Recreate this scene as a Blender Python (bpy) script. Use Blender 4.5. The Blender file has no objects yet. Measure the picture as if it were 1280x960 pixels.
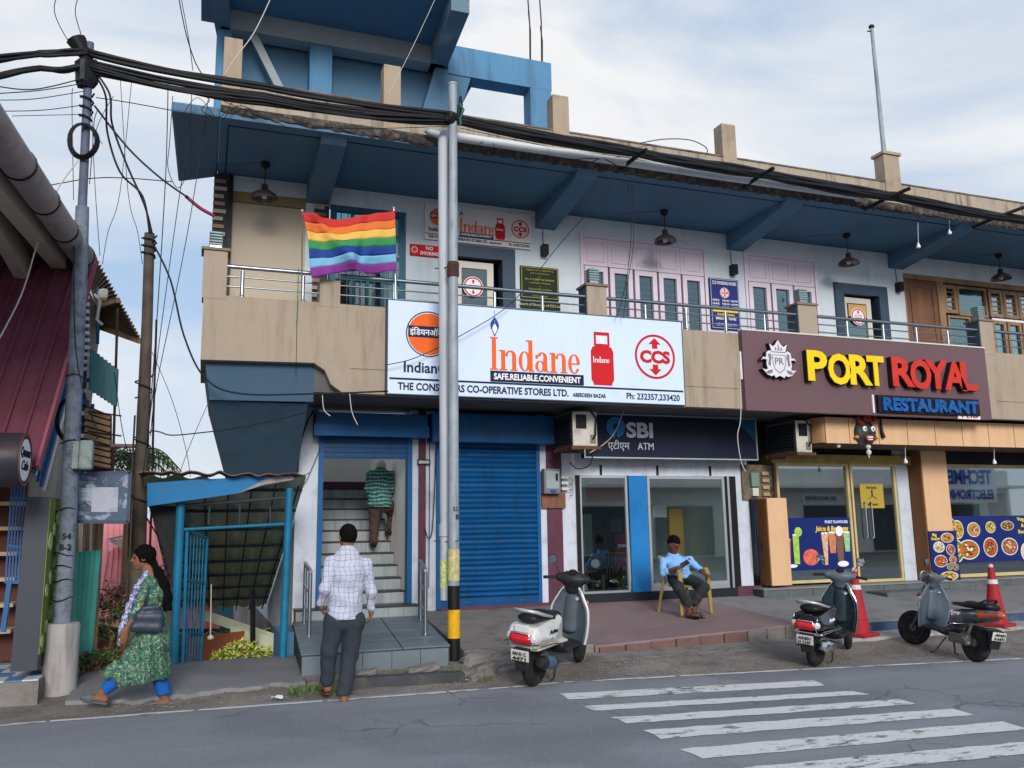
import bpy, math, random
import numpy as np
from mathutils import Vector, Matrix
random.seed(7)
sc = bpy.context.scene
COL = sc.collection
R = math.radians

# ------------------------------------------------------------------ camera
F_PX, PITCH, YAW, ROLL = 1060.0, R(9.6), R(20.0), R(-0.86)
CAM = Vector((0, -12.5, 1.65))
_f = Vector((math.sin(YAW)*math.cos(PITCH), math.cos(YAW)*math.cos(PITCH), math.sin(PITCH)))
_r0 = Vector((math.cos(YAW), -math.sin(YAW), 0)); _u0 = _r0.cross(_f)
_r = _r0*math.cos(ROLL)+_u0*math.sin(ROLL); _u = -_r0*math.sin(ROLL)+_u0*math.cos(ROLL)
cd = bpy.data.cameras.new('camera'); cam = bpy.data.objects.new('camera', cd); COL.objects.link(cam)
cd.sensor_fit = 'HORIZONTAL'; cd.sensor_width = 36.0; cd.lens = F_PX/1280*36.0
cd.clip_start = 0.1; cd.clip_end = 3000
cam.matrix_world = Matrix.Translation(CAM) @ Matrix((_r, _u, -_f)).transposed().to_4x4()
sc.camera = cam
def ray(x, y): return _f + _r*((x-640)/F_PX) - _u*((y-480)/F_PX)
# measuring helpers: where a sight line meets a real plane of the place
def at(x, y, Y): d = ray(x, y); return CAM + d*((Y-CAM.y)/d.y)
def atz(x, y, z): d = ray(x, y); return CAM + d*((z-CAM.z)/d.z)
def atx(x, y, X): d = ray(x, y); return CAM + d*((X-CAM.x)/d.x)

# ------------------------------------------------------------------ light
SUN_DIR = Vector((-0.12, -0.93, 0.36)).normalized()       # towards the sun
w = bpy.data.worlds.new('World'); sc.world = w; w.use_nodes = True
nt = w.node_tree; nt.nodes.clear()
def N(t, nt_, **kw):
    n = nt_.nodes.new(t)
    for k, v in kw.items(): setattr(n, k, v)
    return n
sky = N('ShaderNodeTexSky', nt, sky_type='NISHITA', sun_disc=False)
sky.sun_elevation = math.asin(SUN_DIR.z); sky.sun_rotation = math.atan2(SUN_DIR.x, SUN_DIR.y)
sky.air_density = 1.0; sky.dust_density = 1.5
tc = N('ShaderNodeTexCoord', nt)
mp = N('ShaderNodeMapping', nt); mp.inputs['Scale'].default_value = (1.0, 1.0, 2.6); mp.inputs['Location'].default_value = (3.3, 1.7, 0.4)
no = N('ShaderNodeTexNoise', nt); no.inputs['Scale'].default_value = 1.7; no.inputs['Detail'].default_value = 7; no.inputs['Roughness'].default_value = 0.52; no.inputs['Distortion'].default_value = 0.5
cr = N('ShaderNodeValToRGB', nt); cr.color_ramp.elements[0].position = 0.40; cr.color_ramp.elements[1].position = 0.62
no2 = N('ShaderNodeTexNoise', nt); no2.inputs['Scale'].default_value = 3.1; no2.inputs['Detail'].default_value = 5
cr2 = N('ShaderNodeValToRGB', nt)
cr2.color_ramp.elements[0].position = 0.32; cr2.color_ramp.elements[0].color = (5.5, 5.75, 6.1, 1)
cr2.color_ramp.elements[1].position = 0.66; cr2.color_ramp.elements[1].color = (6.75, 6.75, 6.75, 1)
mx = N('ShaderNodeMix', nt, data_type='RGBA')
sm = N('ShaderNodeMix', nt, data_type='RGBA'); sm.inputs[0].default_value = 0.74; sm.inputs[7].default_value = (3.3, 4.4, 6.0, 1)
bg = N('ShaderNodeBackground', nt); bg.inputs['Strength'].default_value = 0.054
wo = N('ShaderNodeOutputWorld', nt)
L = nt.links.new
L(tc.outputs['Generated'], mp.inputs['Vector']); L(mp.outputs[0], no.inputs['Vector']); L(mp.outputs[0], no2.inputs['Vector'])
L(no.outputs['Fac'], cr.inputs[0]); L(no2.outputs['Fac'], cr2.inputs[0])
L(sky.outputs[0], sm.inputs[6]); L(sm.outputs[2], mx.inputs[6])
L(cr.outputs[0], mx.inputs[0]); L(cr2.outputs[0], mx.inputs[7])
L(mx.outputs[2], bg.inputs['Color']); L(bg.outputs[0], wo.inputs['Surface'])
sl = bpy.data.lights.new('sun', 'SUN'); so = bpy.data.objects.new('sun', sl); COL.objects.link(so)
sl.energy = 1.0; sl.angle = R(18); sl.color = (1.0, 0.95, 0.88)
so.rotation_euler = SUN_DIR.to_track_quat('Z', 'Y').to_euler()
so.location = (4, -20, 20)
sc.view_settings.view_transform = 'Standard'; sc.view_settings.look = 'None'
sc.view_settings.exposure = 1.4; sc.view_settings.gamma = 1.0; sc.view_settings.use_curve_mapping = False

# ------------------------------------------------------------------ materials
def c8(r, g, b):
    f = lambda v: (v/255/12.92) if v/255 <= 0.04045 else ((v/255+0.055)/1.055)**2.4
    return (f(r), f(g), f(b))
MATS = {}
def nodes(name):
    m = bpy.data.materials.new(name); m.use_nodes = True; t = m.node_tree; t.nodes.clear()
    b = N('ShaderNodeBsdfPrincipled', t); o = N('ShaderNodeOutputMaterial', t); t.links.new(b.outputs[0], o.inputs[0])
    MATS[name] = m
    return m, t, b
def mixc(t, fac, a, b):
    m = N('ShaderNodeMix', t, data_type='RGBA')
    for i, v in ((0, fac), (6, a), (7, b)):
        if hasattr(v, 'is_linked') or hasattr(v, 'links'): t.links.new(v, m.inputs[i])
        elif i == 0: m.inputs[0].default_value = v
        else: m.inputs[i].default_value = (*v[:3], 1)
    return m.outputs[2]
def noise(t, vec, scale, detail=4, rough=0.55, dist=0.0):
    n = N('ShaderNodeTexNoise', t); n.inputs['Scale'].default_value = scale; n.inputs['Detail'].default_value = detail
    n.inputs['Roughness'].default_value = rough; n.inputs['Distortion'].default_value = dist
    t.links.new(vec, n.inputs['Vector']); return n.outputs['Fac']
def ramp(t, fac, p0, p1, c0=(0, 0, 0), c1=(1, 1, 1)):
    r_ = N('ShaderNodeValToRGB', t); e = r_.color_ramp.elements
    e[0].position = p0; e[1].position = p1; e[0].color = (*c0, 1); e[1].color = (*c1, 1)
    t.links.new(fac, r_.inputs[0]); return r_.outputs[0]
def math_(t, op, a, b=None):
    n = N('ShaderNodeMath', t, operation=op)
    for i, v in enumerate((a, b)):
        if v is None: continue
        if hasattr(v, 'links'): t.links.new(v, n.inputs[i])
        else: n.inputs[i].default_value = v
    return n.outputs[0]
def M(name, col, rough=0.6, var=0.18, scale=2.5, bump=0.15, bscale=45, metal=0.0, dirt=None, dirtamt=0.5, streak=False, spec=0.25, sub=0, coat=0, mould=0.0):
    """paint / concrete / cloth: base colour, broad unevenness, grime patches, fine relief"""
    if name in MATS: return MATS[name]
    m, t, b = nodes(name)
    g = N('ShaderNodeNewGeometry', t).outputs['Position']
    n1 = noise(t, g, scale, 5, 0.6)
    dk = tuple(v*(1-var) for v in col); lt = tuple(min(1, v*(1+var)) for v in col)
    cc = mixc(t, ramp(t, n1, 0.3, 0.7), dk, lt)
    if dirt:
        mpn = N('ShaderNodeMapping', t); mpn.inputs['Scale'].default_value = (1, 1, 0.13) if streak else (1, 1, 1)
        t.links.new(g, mpn.inputs[0])
        n2 = noise(t, mpn.outputs[0], scale*(3.2 if streak else 1.3), 7, 0.68, 0.3)
        cc = mixc(t, math_(t, 'MULTIPLY', ramp(t, n2, 0.50, 0.68), dirtamt), cc, dirt)
    if mould:
        mm = N('ShaderNodeMapping', t); mm.inputs['Scale'].default_value = (1, 1, 0.09); t.links.new(g, mm.inputs[0])
        n3 = noise(t, mm.outputs[0], 5.5, 8, 0.7); n4 = noise(t, g, 0.7, 4, 0.6)
        f3 = math_(t, 'MULTIPLY', ramp(t, n3, .53, .70), ramp(t, n4, .42, .62))
        cc = mixc(t, math_(t, 'MULTIPLY', f3, mould), cc, c8(58, 54, 50))
    t.links.new(cc, b.inputs['Base Color'])
    b.inputs['Roughness'].default_value = rough; b.inputs['Metallic'].default_value = metal
    b.inputs['Specular IOR Level'].default_value = spec
    if coat: b.inputs['Coat Weight'].default_value = coat; b.inputs['Coat Roughness'].default_value = 0.08
    if bump:
        bn = N('ShaderNodeBump', t); bn.inputs['Strength'].default_value = bump; bn.inputs['Distance'].default_value = 0.01
        t.links.new(noise(t, g, bscale, 4, 0.6), bn.inputs['Height']); t.links.new(bn.outputs[0], b.inputs['Normal'])
        t.links.new(ramp(t, n1, 0.2, 0.8, (rough*0.85,)*3, (min(1, rough*1.15),)*3), b.inputs['Roughness'])
    return m
def glass(name, tint, trans=0.7, gloss=0.3, rough=0.02):
    if name in MATS: return MATS[name]
    m = bpy.data.materials.new(name); m.use_nodes = True; t = m.node_tree; t.nodes.clear(); MATS[name] = m
    o = N('ShaderNodeOutputMaterial', t); tr = N('ShaderNodeBsdfTransparent', t); gl = N('ShaderNodeBsdfGlossy', t); mxs = N('ShaderNodeMixShader', t)
    tr.inputs[0].default_value = (*tint, 1); gl.inputs['Roughness'].default_value = rough; gl.inputs[0].default_value = (0.95, 0.97, 1, 1)
    lw = N('ShaderNodeLayerWeight', t); lw.inputs[0].default_value = 0.35
    f_ = math_(t, 'ADD', math_(t, 'MULTIPLY', lw.outputs['Fresnel'], 0.6), gloss)
    cl = N('ShaderNodeClamp', t); t.links.new(f_, cl.inputs[0])
    t.links.new(cl.outputs[0], mxs.inputs[0]); t.links.new(tr.outputs[0], mxs.inputs[1]); t.links.new(gl.outputs[0], mxs.inputs[2])
    t.links.new(mxs.outputs[0], o.inputs[0]); return m
def emis(name, col, st):
    if name in MATS: return MATS[name]
    m, t, b = nodes(name); b.inputs['Base Color'].default_value = (*col, 1)
    b.inputs['Emission Color'].default_value = (*col, 1); b.inputs['Emission Strength'].default_value = st
    return m

beige = M('beige_plaster', c8(162, 148, 132), 0.85, 0.07, 1.3, 0.25, 30, dirt=c8(112, 100, 88), dirtamt=0.5, streak=True, mould=.42)
beige_old = M('beige_parapet', c8(166, 154, 138), 0.9, 0.10, 1.6, 0.3, 30, dirt=c8(70, 62, 55), dirtamt=0.75, streak=True, mould=.85)
post_paint = M('post_plaster', c8(166, 150, 130), 0.85, 0.08, 2, 0.25, 40, dirt=c8(120, 104, 88), dirtamt=0.5, mould=.5)
slate_blue = M('slate_blue_paint', c8(88, 118, 144), 0.75, 0.10, 0.9, 0.15, 30, dirt=c8(116, 136, 150), dirtamt=0.4)
deep_blue = M('deep_blue_paint', c8(84, 122, 152), 0.75, 0.10, 0.9, 0.15, 30, dirt=c8(96, 116, 130), dirtamt=0.55)
sky_blue = M('sky_blue_paint', c8(88, 136, 172), 0.75, 0.12, 1.4, 0.15, 30, dirt=c8(60, 90, 120), dirtamt=0.6, streak=True)
grey_beam = M('grey_beam_paint', c8(150, 160, 166), 0.8, 0.07, 1.5, 0.1, 30)
pale_wall = M('pale_blue_wall', c8(198, 210, 220), 0.8, 0.05, 1.1, 0.12, 35, dirt=c8(170, 178, 188), dirtamt=0.4, streak=True, mould=.18)
lilac = M('lilac_paint', c8(214, 202, 218), 0.7, 0.05, 2, 0.08, 40)
white_wall = M('white_plaster', c8(198, 206, 220), 0.85, 0.05, 2.0, 0.2, 30, dirt=c8(156, 152, 154), dirtamt=0.55, mould=.5)
maroon = M('maroon_paint', c8(92, 52, 70), 0.6, 0.15, 3, 0.15, 40, dirt=c8(60, 45, 50), dirtamt=0.5)
shut_blue = M('shutter_blue', c8(4, 72, 124), 0.45, 0.12, 1.5, 0.06, 60, dirt=c8(20, 58, 88), dirtamt=0.7, streak=True)
frame_blue = M('frame_blue', c8(14, 84, 140), 0.5, 0.12, 3, 0.1, 60, dirt=c8(50, 70, 100), dirtamt=0.4)
gate_teal = M('gate_teal', c8(22, 108, 144), 0.5, 0.12, 3, 0.1, 60, dirt=c8(40, 70, 80), dirtamt=0.5)
teal_frame = M('teal_frame', c8(36, 88, 112), 0.5, 0.1, 3, 0.08, 50)
dark_frame = M('dark_slate_frame', c8(58, 74, 92), 0.5, 0.08, 3, 0.06, 50)
steel = M('steel', c8(158, 168, 176), 0.32, 0.05, 6, 0.0, metal=1.0)
galv = M('galvanised', c8(150, 160, 168), 0.6, 0.15, 5, 0.1, 60, metal=0.15, dirt=c8(90, 92, 95), dirtamt=0.5, streak=True)
pole_con = M('speckled_pole', c8(112, 122, 136), 0.75, 0.22, 9, 0.4, 60, dirt=c8(50, 58, 70), dirtamt=0.7)
pvc = M('grey_pvc', c8(176, 182, 190), 0.4, 0.05, 3, 0.03, 60, dirt=c8(110, 112, 118), dirtamt=0.4, streak=True)
concrete = M('concrete', c8(128, 124, 120), 0.92, 0.15, 2.2, 0.6, 28, dirt=c8(72, 68, 66), dirtamt=0.6)
concrete_lt = M('concrete_light', c8(160, 158, 158), 0.9, 0.12, 3, 0.4, 35, dirt=c8(96, 84, 76), dirtamt=0.6, streak=True)
concrete_dk = M('concrete_dark', c8(66, 68, 72), 0.9, 0.2, 3, 0.5, 30, dirt=c8(110, 106, 100), dirtamt=0.4)
mould = M('mouldy_edge', c8(66, 62, 62), 0.95, 0.5, 9, 1.0, 35, dirt=c8(150, 134, 116), dirtamt=0.5)
black = M('black_paint', c8(22, 22, 26), 0.5, 0.15, 6, 0.05, 40)
cable_m = M('cable_rubber', c8(26, 27, 33), 0.55, 0.25, 4, 0.0)
yellow = M('road_yellow', c8(222, 168, 24), 0.6, 0.1, 5, 0.1, 40, dirt=c8(120, 96, 40), dirtamt=0.4)
white_p = M('white_plastic', c8(224, 226, 230), 0.45, 0.04, 6, 0.0)
sign_white = M('sign_white', c8(204, 220, 244), 0.6, 0.02, 1, 0.0, dirt=c8(180, 192, 214), dirtamt=0.25)
sign_old = M('sign_old_white', c8(214, 208, 210), 0.6, 0.04, 2, 0.0)
ink_navy = M('ink_navy', c8(24, 32, 62), 0.7, 0.03, 1, 0.0)
ink_black = M('ink_black', c8(26, 26, 34), 0.7, 0.03, 1, 0.0)
ink_orange = M('ink_orange', c8(230, 98, 36), 0.7, 0.03, 1, 0.0)
ink_red = M('ink_red', c8(196, 26, 36), 0.7, 0.05, 1, 0.0)
ink_white = M('ink_white', c8(232, 234, 240), 0.7, 0.02, 1, 0.0)
ink_yellow = M('ink_yellow', c8(236, 206, 40), 0.7, 0.03, 1, 0.0)
ink_blue = M('ink_blue', c8(30, 70, 160), 0.7, 0.05, 1, 0.0)
tile_pale = M('stair_tile', c8(146, 154, 158), 0.35, 0.1, 1.6, 0.03, 50, dirt=c8(98, 106, 112), dirtamt=0.7, streak=True)
tile_grey = M('grey_floor_tile', c8(104, 116, 124), 0.45, 0.12, 1.2, 0.12, 40, dirt=c8(66, 74, 80), dirtamt=0.6)
tread = M('dark_tread', c8(52, 50, 54), 0.4, 0.12, 3, 0.05)
red_floor = M('red_oxide_floor', c8(134, 112, 114), 0.7, 0.12, 1.6, 0.3, 40, dirt=c8(112, 104, 102), dirtamt=0.65)
red_kerb = M('red_kerb', c8(112, 86, 82), 0.8, 0.15, 3, 0.4, 40, dirt=c8(88, 78, 74), dirtamt=0.6)
interior = M('interior_wall', c8(226, 232, 230), 0.8, 0.05, 2, 0.0)
stair_wall = M('stair_wall', c8(240, 234, 224), 0.85, 0.04, 2, 0.1)
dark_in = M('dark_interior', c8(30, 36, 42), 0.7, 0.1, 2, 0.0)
wood = M('brown_wood', c8(120, 84, 64), 0.65, 0.25, 3, 0.2, 30, dirt=c8(80, 54, 42), dirtamt=0.5, streak=True)
wood_old = M('weathered_wood', c8(150, 122, 96), 0.8, 0.25, 3, 0.4, 30, dirt=c8(84, 70, 58), dirtamt=0.6, streak=True)
tan_panel = M('tan_cladding', c8(214, 176, 138), 0.55, 0.05, 1.5, 0.05, 40, dirt=c8(184, 142, 104), dirtamt=0.3, streak=True)
sign_plum = M('plum_sign', c8(104, 80, 86), 0.45, 0.04, 1, 0.0)
glass_shop = glass('shop_glass', (0.80, 0.88, 0.88), gloss=0.16)
glass_dark = glass('dark_glass', (0.46, 0.58, 0.58), gloss=0.28)
glass_up = glass('window_glass', (0.42, 0.68, 0.70), gloss=0.10, rough=0.05)

# ------------------------------------------------------------------ mesh builder
class MB:
    def __init__(s): s.v = []; s.f = []; s.mi = []; s.m = 0
    def add(s, vs, fs):
        o = len(s.v); s.v += [tuple(v) for v in vs]; s.f += [tuple(i+o for i in f) for f in fs]; s.mi += [s.m]*len(fs); return s
    def box(s, x0, x1, y0, y1, z0, z1):
        vs = [(x, y, z) for z in (z0, z1) for y in (y0, y1) for x in (x0, x1)]
        return s.add(vs, [(0, 2, 3, 1), (4, 5, 7, 6), (0, 1, 5, 4), (1, 3, 7, 5), (3, 2, 6, 7), (2, 0, 4, 6)])
    def hexa(s, p):   # 8 points: bottom 4 (ccw), top 4
        return s.add(p, [(3, 2, 1, 0), (4, 5, 6, 7), (0, 1, 5, 4), (1, 2, 6, 5), (2, 3, 7, 6), (3, 0, 4, 7)])
    def obox(s, c, size, rot):
        rot = rot if isinstance(rot, Matrix) else Matrix.Rotation(rot, 3, 'Z')
        c = Vector(c); hx, hy, hz = [v/2 for v in size]
        vs = [c + rot @ Vector((x, y, z)) for z in (-hz, hz) for y in (-hy, hy) for x in (-hx, hx)]
        return s.add(vs, [(0, 2, 3, 1), (4, 5, 7, 6), (0, 1, 5, 4), (1, 3, 7, 5), (3, 2, 6, 7), (2, 0, 4, 6)])
    def bar(s, a, b, wd, ht, up=(0, 0, 1)):
        a = Vector(a); b = Vector(b); d = (b-a).normalized(); up = Vector(up)
        sd = d.cross(up)
        if sd.length < 1e-4: sd = d.cross(Vector((0, 1, 0)))
        sd.normalize(); u2 = sd.cross(d)
        vs = [p + sd*(i*wd/2) + u2*(j*ht/2) for p in (a, b) for j in (-1, 1) for i in (-1, 1)]
        return s.add(vs, [(0, 1, 3, 2), (4, 6, 7, 5), (0, 4, 5, 1), (1, 5, 7, 3), (3, 7, 6, 2), (2, 6, 4, 0)])
    def tube(s, pts, r, n=8, r1=None, cap=True, closed=False):
        pts = [Vector(p) for p in pts]; k = len(pts); vs = []; fs = []
        prev = None
        for i, p in enumerate(pts):
            if closed: d = (pts[(i+1) % k]-pts[i-1])
            else: d = (pts[min(i+1, k-1)]-pts[max(i-1, 0)])
            d.normalize()
            if prev is None:
                a = d.orthogonal().normalized()
            else:
                a = (prev - d*prev.dot(d));
                a = a.normalized() if a.length > 1e-6 else d.orthogonal().normalized()
            prev = a; b = d.cross(a)
            rr = (r[i] if isinstance(r, (list, tuple)) else (r if r1 is None else r+(r1-r)*i/(k-1)))
            for j in range(n):
                t = 2*math.pi*j/n; vs.append(p + a*(rr*math.cos(t)) + b*(rr*math.sin(t)))
        for i in range(k if closed else k-1):
            i2 = (i+1) % k
            for j in range(n): fs.append((i*n+j, i*n+(j+1) % n, i2*n+(j+1) % n, i2*n+j))
        if cap and not closed: fs.append(tuple(range(n-1, -1, -1))); fs.append(tuple((k-1)*n+j for j in range(n)))
        return s.add(vs, fs)
    def lathe(s, prof, c=(0, 0, 0), n=20, axis=(0, 0, 1)):
        ax = Vector(axis).normalized(); a = ax.orthogonal().normalized(); b = ax.cross(a); c = Vector(c)
        vs = []; fs = []; k = len(prof)
        for r_, z in prof:
            for j in range(n):
                t = 2*math.pi*j/n; vs.append(c + ax*z + a*(r_*math.cos(t)) + b*(r_*math.sin(t)))
        for i in range(k-1):
            for j in range(n): fs.append((i*n+j, i*n+(j+1) % n, (i+1)*n+(j+1) % n, (i+1)*n+j))
        if prof[0][0] > 1e-5: fs.append(tuple(range(n-1, -1, -1)))
        if prof[-1][0] > 1e-5: fs.append(tuple((k-1)*n+j for j in range(n)))
        return s.add(vs, fs)
    def prism(s, poly, o, ux, uy, depth):   # 2-D outline (ccw) in frame (o, ux, uy), thickness along ux x uy
        o = Vector(o); ux = Vector(ux); uy = Vector(uy); nn = ux.cross(uy).normalized()*depth; k = len(poly)
        vs = [o+ux*p[0]+uy*p[1] for p in poly]; vs += [v+nn for v in vs]
        fs = [tuple(range(k-1, -1, -1)), tuple(range(k, 2*k))] + [(i, (i+1) % k, k+(i+1) % k, k+i) for i in range(k)]
        return s.add(vs, fs)
    def xz(s, poly, y_front, depth):        # outline given as (X, Z) facing -Y
        return s.prism(poly, (0, y_front+depth, 0), (1, 0, 0), (0, 0, 1), depth)
    def disc(s, x, z, r_, y_front, depth, n=32, rz=None):
        rz = rz or r_
        return s.xz([(x+r_*math.cos(2*math.pi*i/n), z+rz*math.sin(2*math.pi*i/n)) for i in range(n)], y_front, depth)
    def ringxz(s, x, z, ro, ri, y_front, depth, n=40):
        vs = []; fs = []
        for (rr, yy) in ((ro, y_front), (ri, y_front), (ri, y_front+depth), (ro, y_front+depth)):
            vs += [(x+rr*math.cos(2*math.pi*i/n), yy, z+rr*math.sin(2*math.pi*i/n)) for i in range(n)]
        for a in range(4):
            b = (a+1) % 4
            fs += [(a*n+i, b*n+i, b*n+(i+1) % n, a*n+(i+1) % n) for i in range(n)]
        return s.add(vs, fs)
    def grid(s, fn, nu, nv):                # fn(i/nu, j/nv) -> point
        vs = [fn(i/nu, j/nv) for j in range(nv+1) for i in range(nu+1)]
        return s.add(vs, [(j*(nu+1)+i, j*(nu+1)+i+1, (j+1)*(nu+1)+i+1, (j+1)*(nu+1)+i) for j in range(nv) for i in range(nu)])
    def sheet(s, fn, nu, nv, th):           # a grid with real thickness (offset along normal)
        P = [[Vector(fn(i/nu, j/nv)) for i in range(nu+1)] for j in range(nv+1)]
        vs = []; nr = []
        for j in range(nv+1):
            for i in range(nu+1):
                du = P[j][min(i+1, nu)]-P[j][max(i-1, 0)]; dv = P[min(j+1, nv)][i]-P[max(j-1, 0)][i]
                n_ = du.cross(dv); n_ = n_.normalized() if n_.length > 1e-9 else Vector((0, 0, 1))
                vs.append(P[j][i]); nr.append(n_)
        k = len(vs); vs2 = [v - n_*th for v, n_ in zip(vs, nr)]; W_ = nu+1
        fs = [(j*W_+i, j*W_+i+1, (j+1)*W_+i+1, (j+1)*W_+i) for j in range(nv) for i in range(nu)]
        fs2 = [tuple(k+q for q in reversed(f)) for f in fs]
        ed = []
        for i in range(nu): ed += [(i+1, i, k+i, k+i+1), (nv*W_+i, nv*W_+i+1, k+nv*W_+i+1, k+nv*W_+i)]
        for j in range(nv): ed += [(j*W_, (j+1)*W_, k+(j+1)*W_, k+j*W_), ((j+1)*W_+nu, j*W_+nu, k+j*W_+nu, k+(j+1)*W_+nu)]
        return s.add(vs+vs2, fs+fs2+ed)

WM = {}     # world matrices by object name
def link(o, parent=None, mw=None):
    COL.objects.link(o)
    if parent is not None: o.parent = parent
    WM[o.name] = mw if mw is not None else (WM[parent.name].copy() if parent is not None else Matrix())
def tag(o, label=None, cat=None, group=None, kind=None):
    if label: o['label'] = label
    if cat: o['category'] = cat
    if group: o['group'] = group
    if kind: o['kind'] = kind
    return o
def thing(name, label, cat, loc=(0, 0, 0), rz=0, group=None):
    o = bpy.data.objects.new(name, None); o.empty_display_size = 0.2
    o.location = loc; o.rotation_euler = (0, 0, rz)
    link(o, None, Matrix.Translation(Vector(loc)) @ Matrix.Rotation(rz, 4, 'Z'))
    return tag(o, label, cat, group)
def mesh_of(name, mb, mats, inv=None, smooth=None):
    me = bpy.data.meshes.new(name)
    vs = mb.v if inv is None else [tuple(inv @ Vector(v)) for v in mb.v]
    me.from_pydata(vs, [], mb.f)
    mats = mats if isinstance(mats, (list, tuple)) else [mats]
    for m in mats: me.materials.append(m)
    if len(mats) > 1: me.polygons.foreach_set('material_index', mb.mi)
    me.update()
    if smooth is not None:
        me.polygons.foreach_set('use_smooth', [True]*len(me.polygons))
        if smooth < 180: me.set_sharp_from_angle(angle=R(smooth))
    return me
def part(name, mb, mats, parent=None, smooth=None, world=True, bevel=0, label=None, stuff=False):
    inv = WM[parent.name].inverted() if (parent is not None and world) else None
    me = mesh_of(name, mb, mats, inv, smooth)
    o = bpy.data.objects.new(name, me); link(o, parent)
    if bevel:
        b = o.modifiers.new('bevel', 'BEVEL'); b.width = bevel; b.segments = 2; b.limit_method = 'ANGLE'; b.angle_limit = R(40)
    if label: o['label'] = label
    if stuff: o['kind'] = 'stuff'
    return o
def single(name, mb, mats, label, cat, group=None, smooth=None, bevel=0, loc=None):
    """a thing that is one mesh; origin at its lowest centre"""
    if loc is None:
        xs = [v[0] for v in mb.v]; ys = [v[1] for v in mb.v]; zs = [v[2] for v in mb.v]
        loc = ((min(xs)+max(xs))/2, (min(ys)+max(ys))/2, min(zs))
    me = mesh_of(name, mb, mats, Matrix.Translation(Vector(loc)).inverted(), smooth)
    o = bpy.data.objects.new(name, me); o.location = loc; link(o, None, Matrix.Translation(Vector(loc)))
    if bevel:
        b = o.modifiers.new('bevel', 'BEVEL'); b.width = bevel; b.segments = 2; b.limit_method = 'ANGLE'; b.angle_limit = R(40)
    return tag(o, label, cat, group)
def struct(name, mb, mats, smooth=None, parent=None):
    me = mesh_of(name, mb, mats, None, smooth); o = bpy.data.objects.new(name, me); link(o, parent)
    o['kind'] = 'structure'; return o
def copy_tree(o, parent=None, loc=None, rz=None, label=None):
    c = o.copy(); COL.objects.link(c); c.parent = parent
    WM[c.name] = WM[o.name].copy()
    if loc is not None:
        c.location = loc
        if rz is not None: c.rotation_euler = (0, 0, rz)
        WM[c.name] = Matrix.Translation(Vector(loc)) @ Matrix.Rotation(c.rotation_euler.z, 4, 'Z')
    if label: c['label'] = label
    for ch in [x for x in COL.objects if x.parent == o]: copy_tree(ch, c)
    return c
# lettering
_tc = {}
def text_mb(mb, s, x, z, h, y_front, depth=0.004, bold=0.0, xs=1.0, align='CENTER', origin=None, ux=None, uy=None, width=None, shear=0):
    """letters with real thickness; (x, z) baseline point on a facade plane, or a frame origin/ux/uy"""
    cu = bpy.data.curves.new('t', 'FONT'); cu.body = s; cu.size = 1.0; cu.align_x = 'LEFT'; cu.offset = bold; cu.resolution_u = 3; cu.shear = shear
    cu.fill_mode = 'FRONT'
    ob = bpy.data.objects.new('t', cu); me = bpy.data.meshes.new_from_object(ob)
    vs = np.array([tuple(v.co) for v in me.vertices]) if len(me.vertices) else np.zeros((0, 3))
    fs = [tuple(p.vertices) for p in me.polygons]
    # boundary edges for side walls
    ec = {}
    for f in fs:
        for i in range(len(f)):
            e = (f[i], f[(i+1) % len(f)]); ec[e] = 1
    bd = [e for e in ec if (e[1], e[0]) not in ec]
    bpy.data.objects.remove(ob); bpy.data.curves.remove(cu); bpy.data.meshes.remove(me)
    if not len(vs): return mb
    wdt = vs[:, 0].max()-vs[:, 0].min(); sc_ = h/0.72
    if width: xs = width/(wdt*sc_)
    vs[:, 0] = (vs[:, 0]-vs[:, 0].min())*sc_*xs; vs[:, 1] *= sc_
    W_ = wdt*sc_*xs
    off = {'CENTER': -W_/2, 'LEFT': 0, 'RIGHT': -W_}[align]
    if origin is None: o = Vector((x, y_front, z)); ux = Vector((1, 0, 0)); uy = Vector((0, 0, 1))
    else: o = Vector(origin); ux = Vector(ux); uy = Vector(uy)
    nn = ux.cross(uy)      # pointing towards the reader (-Y on the facade)
    P = [o + ux*(v[0]+off) + uy*v[1] for v in vs]; k = len(P)
    back = [p - nn*depth for p in P]
    ff = list(fs)
    ff += [tuple(k+i for i in reversed(f)) for f in fs]
    ff += [(e[1], e[0], k+e[0], k+e[1]) for e in bd]
    return mb.add(P+back, ff)
# ------------------------------------------------------------------ ground, road, pavements
def line_y(x): return -3.62 - 0.105*max(0, x-1.5) if x > 1.5 else -3.62
def g_h(x, y):
    s = y - line_y(x)
    h = 0.0 if s < 0 else min(0.10, 0.10*s/1.3)
    if x < 1.1 and y > -1.35:                       # the land falls away behind the pavement
        k = min(1, (y+1.35)/9.0); h = 0.10 - 3.6*k
    return h
def axis_pts(a, b, fine, outs):
    p = list(np.arange(a, b+1e-6, fine)); return sorted(set([round(float(v), 3) for v in p+outs]))
def terrain():
    xs = axis_pts(-4, 17, 0.25, [-900, -200, -60, -20, -8, -5, 19, 25, 45, 90, 250, 900])
    ys = axis_pts(-5.4, 9, 0.25, [-900, -200, -60, -28, -14, -11, -8, -6.5, 12, 20, 50, 120, 300, 900])
    mb = MB(); nx = len(xs)
    for y in ys:
        for x in xs:
            z = g_h(x, y); s = y-line_y(x)
            if 0.05 < s < 2.2 and -3 < x < 16 and y < -1.0: z += 0.012*math.sin(x*7.1+y*5)*math.sin(y*9-x*3) + random.uniform(-.006, .006)
            if y < -8.2: z -= 0
            mb.v.append((x, y, z))
    for j in range(len(ys)-1):
        for i in range(nx-1):
            mb.f.append((j*nx+i, j*nx+i+1, (j+1)*nx+i+1, (j+1)*nx+i)); mb.mi.append(0)
    return mb
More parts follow.
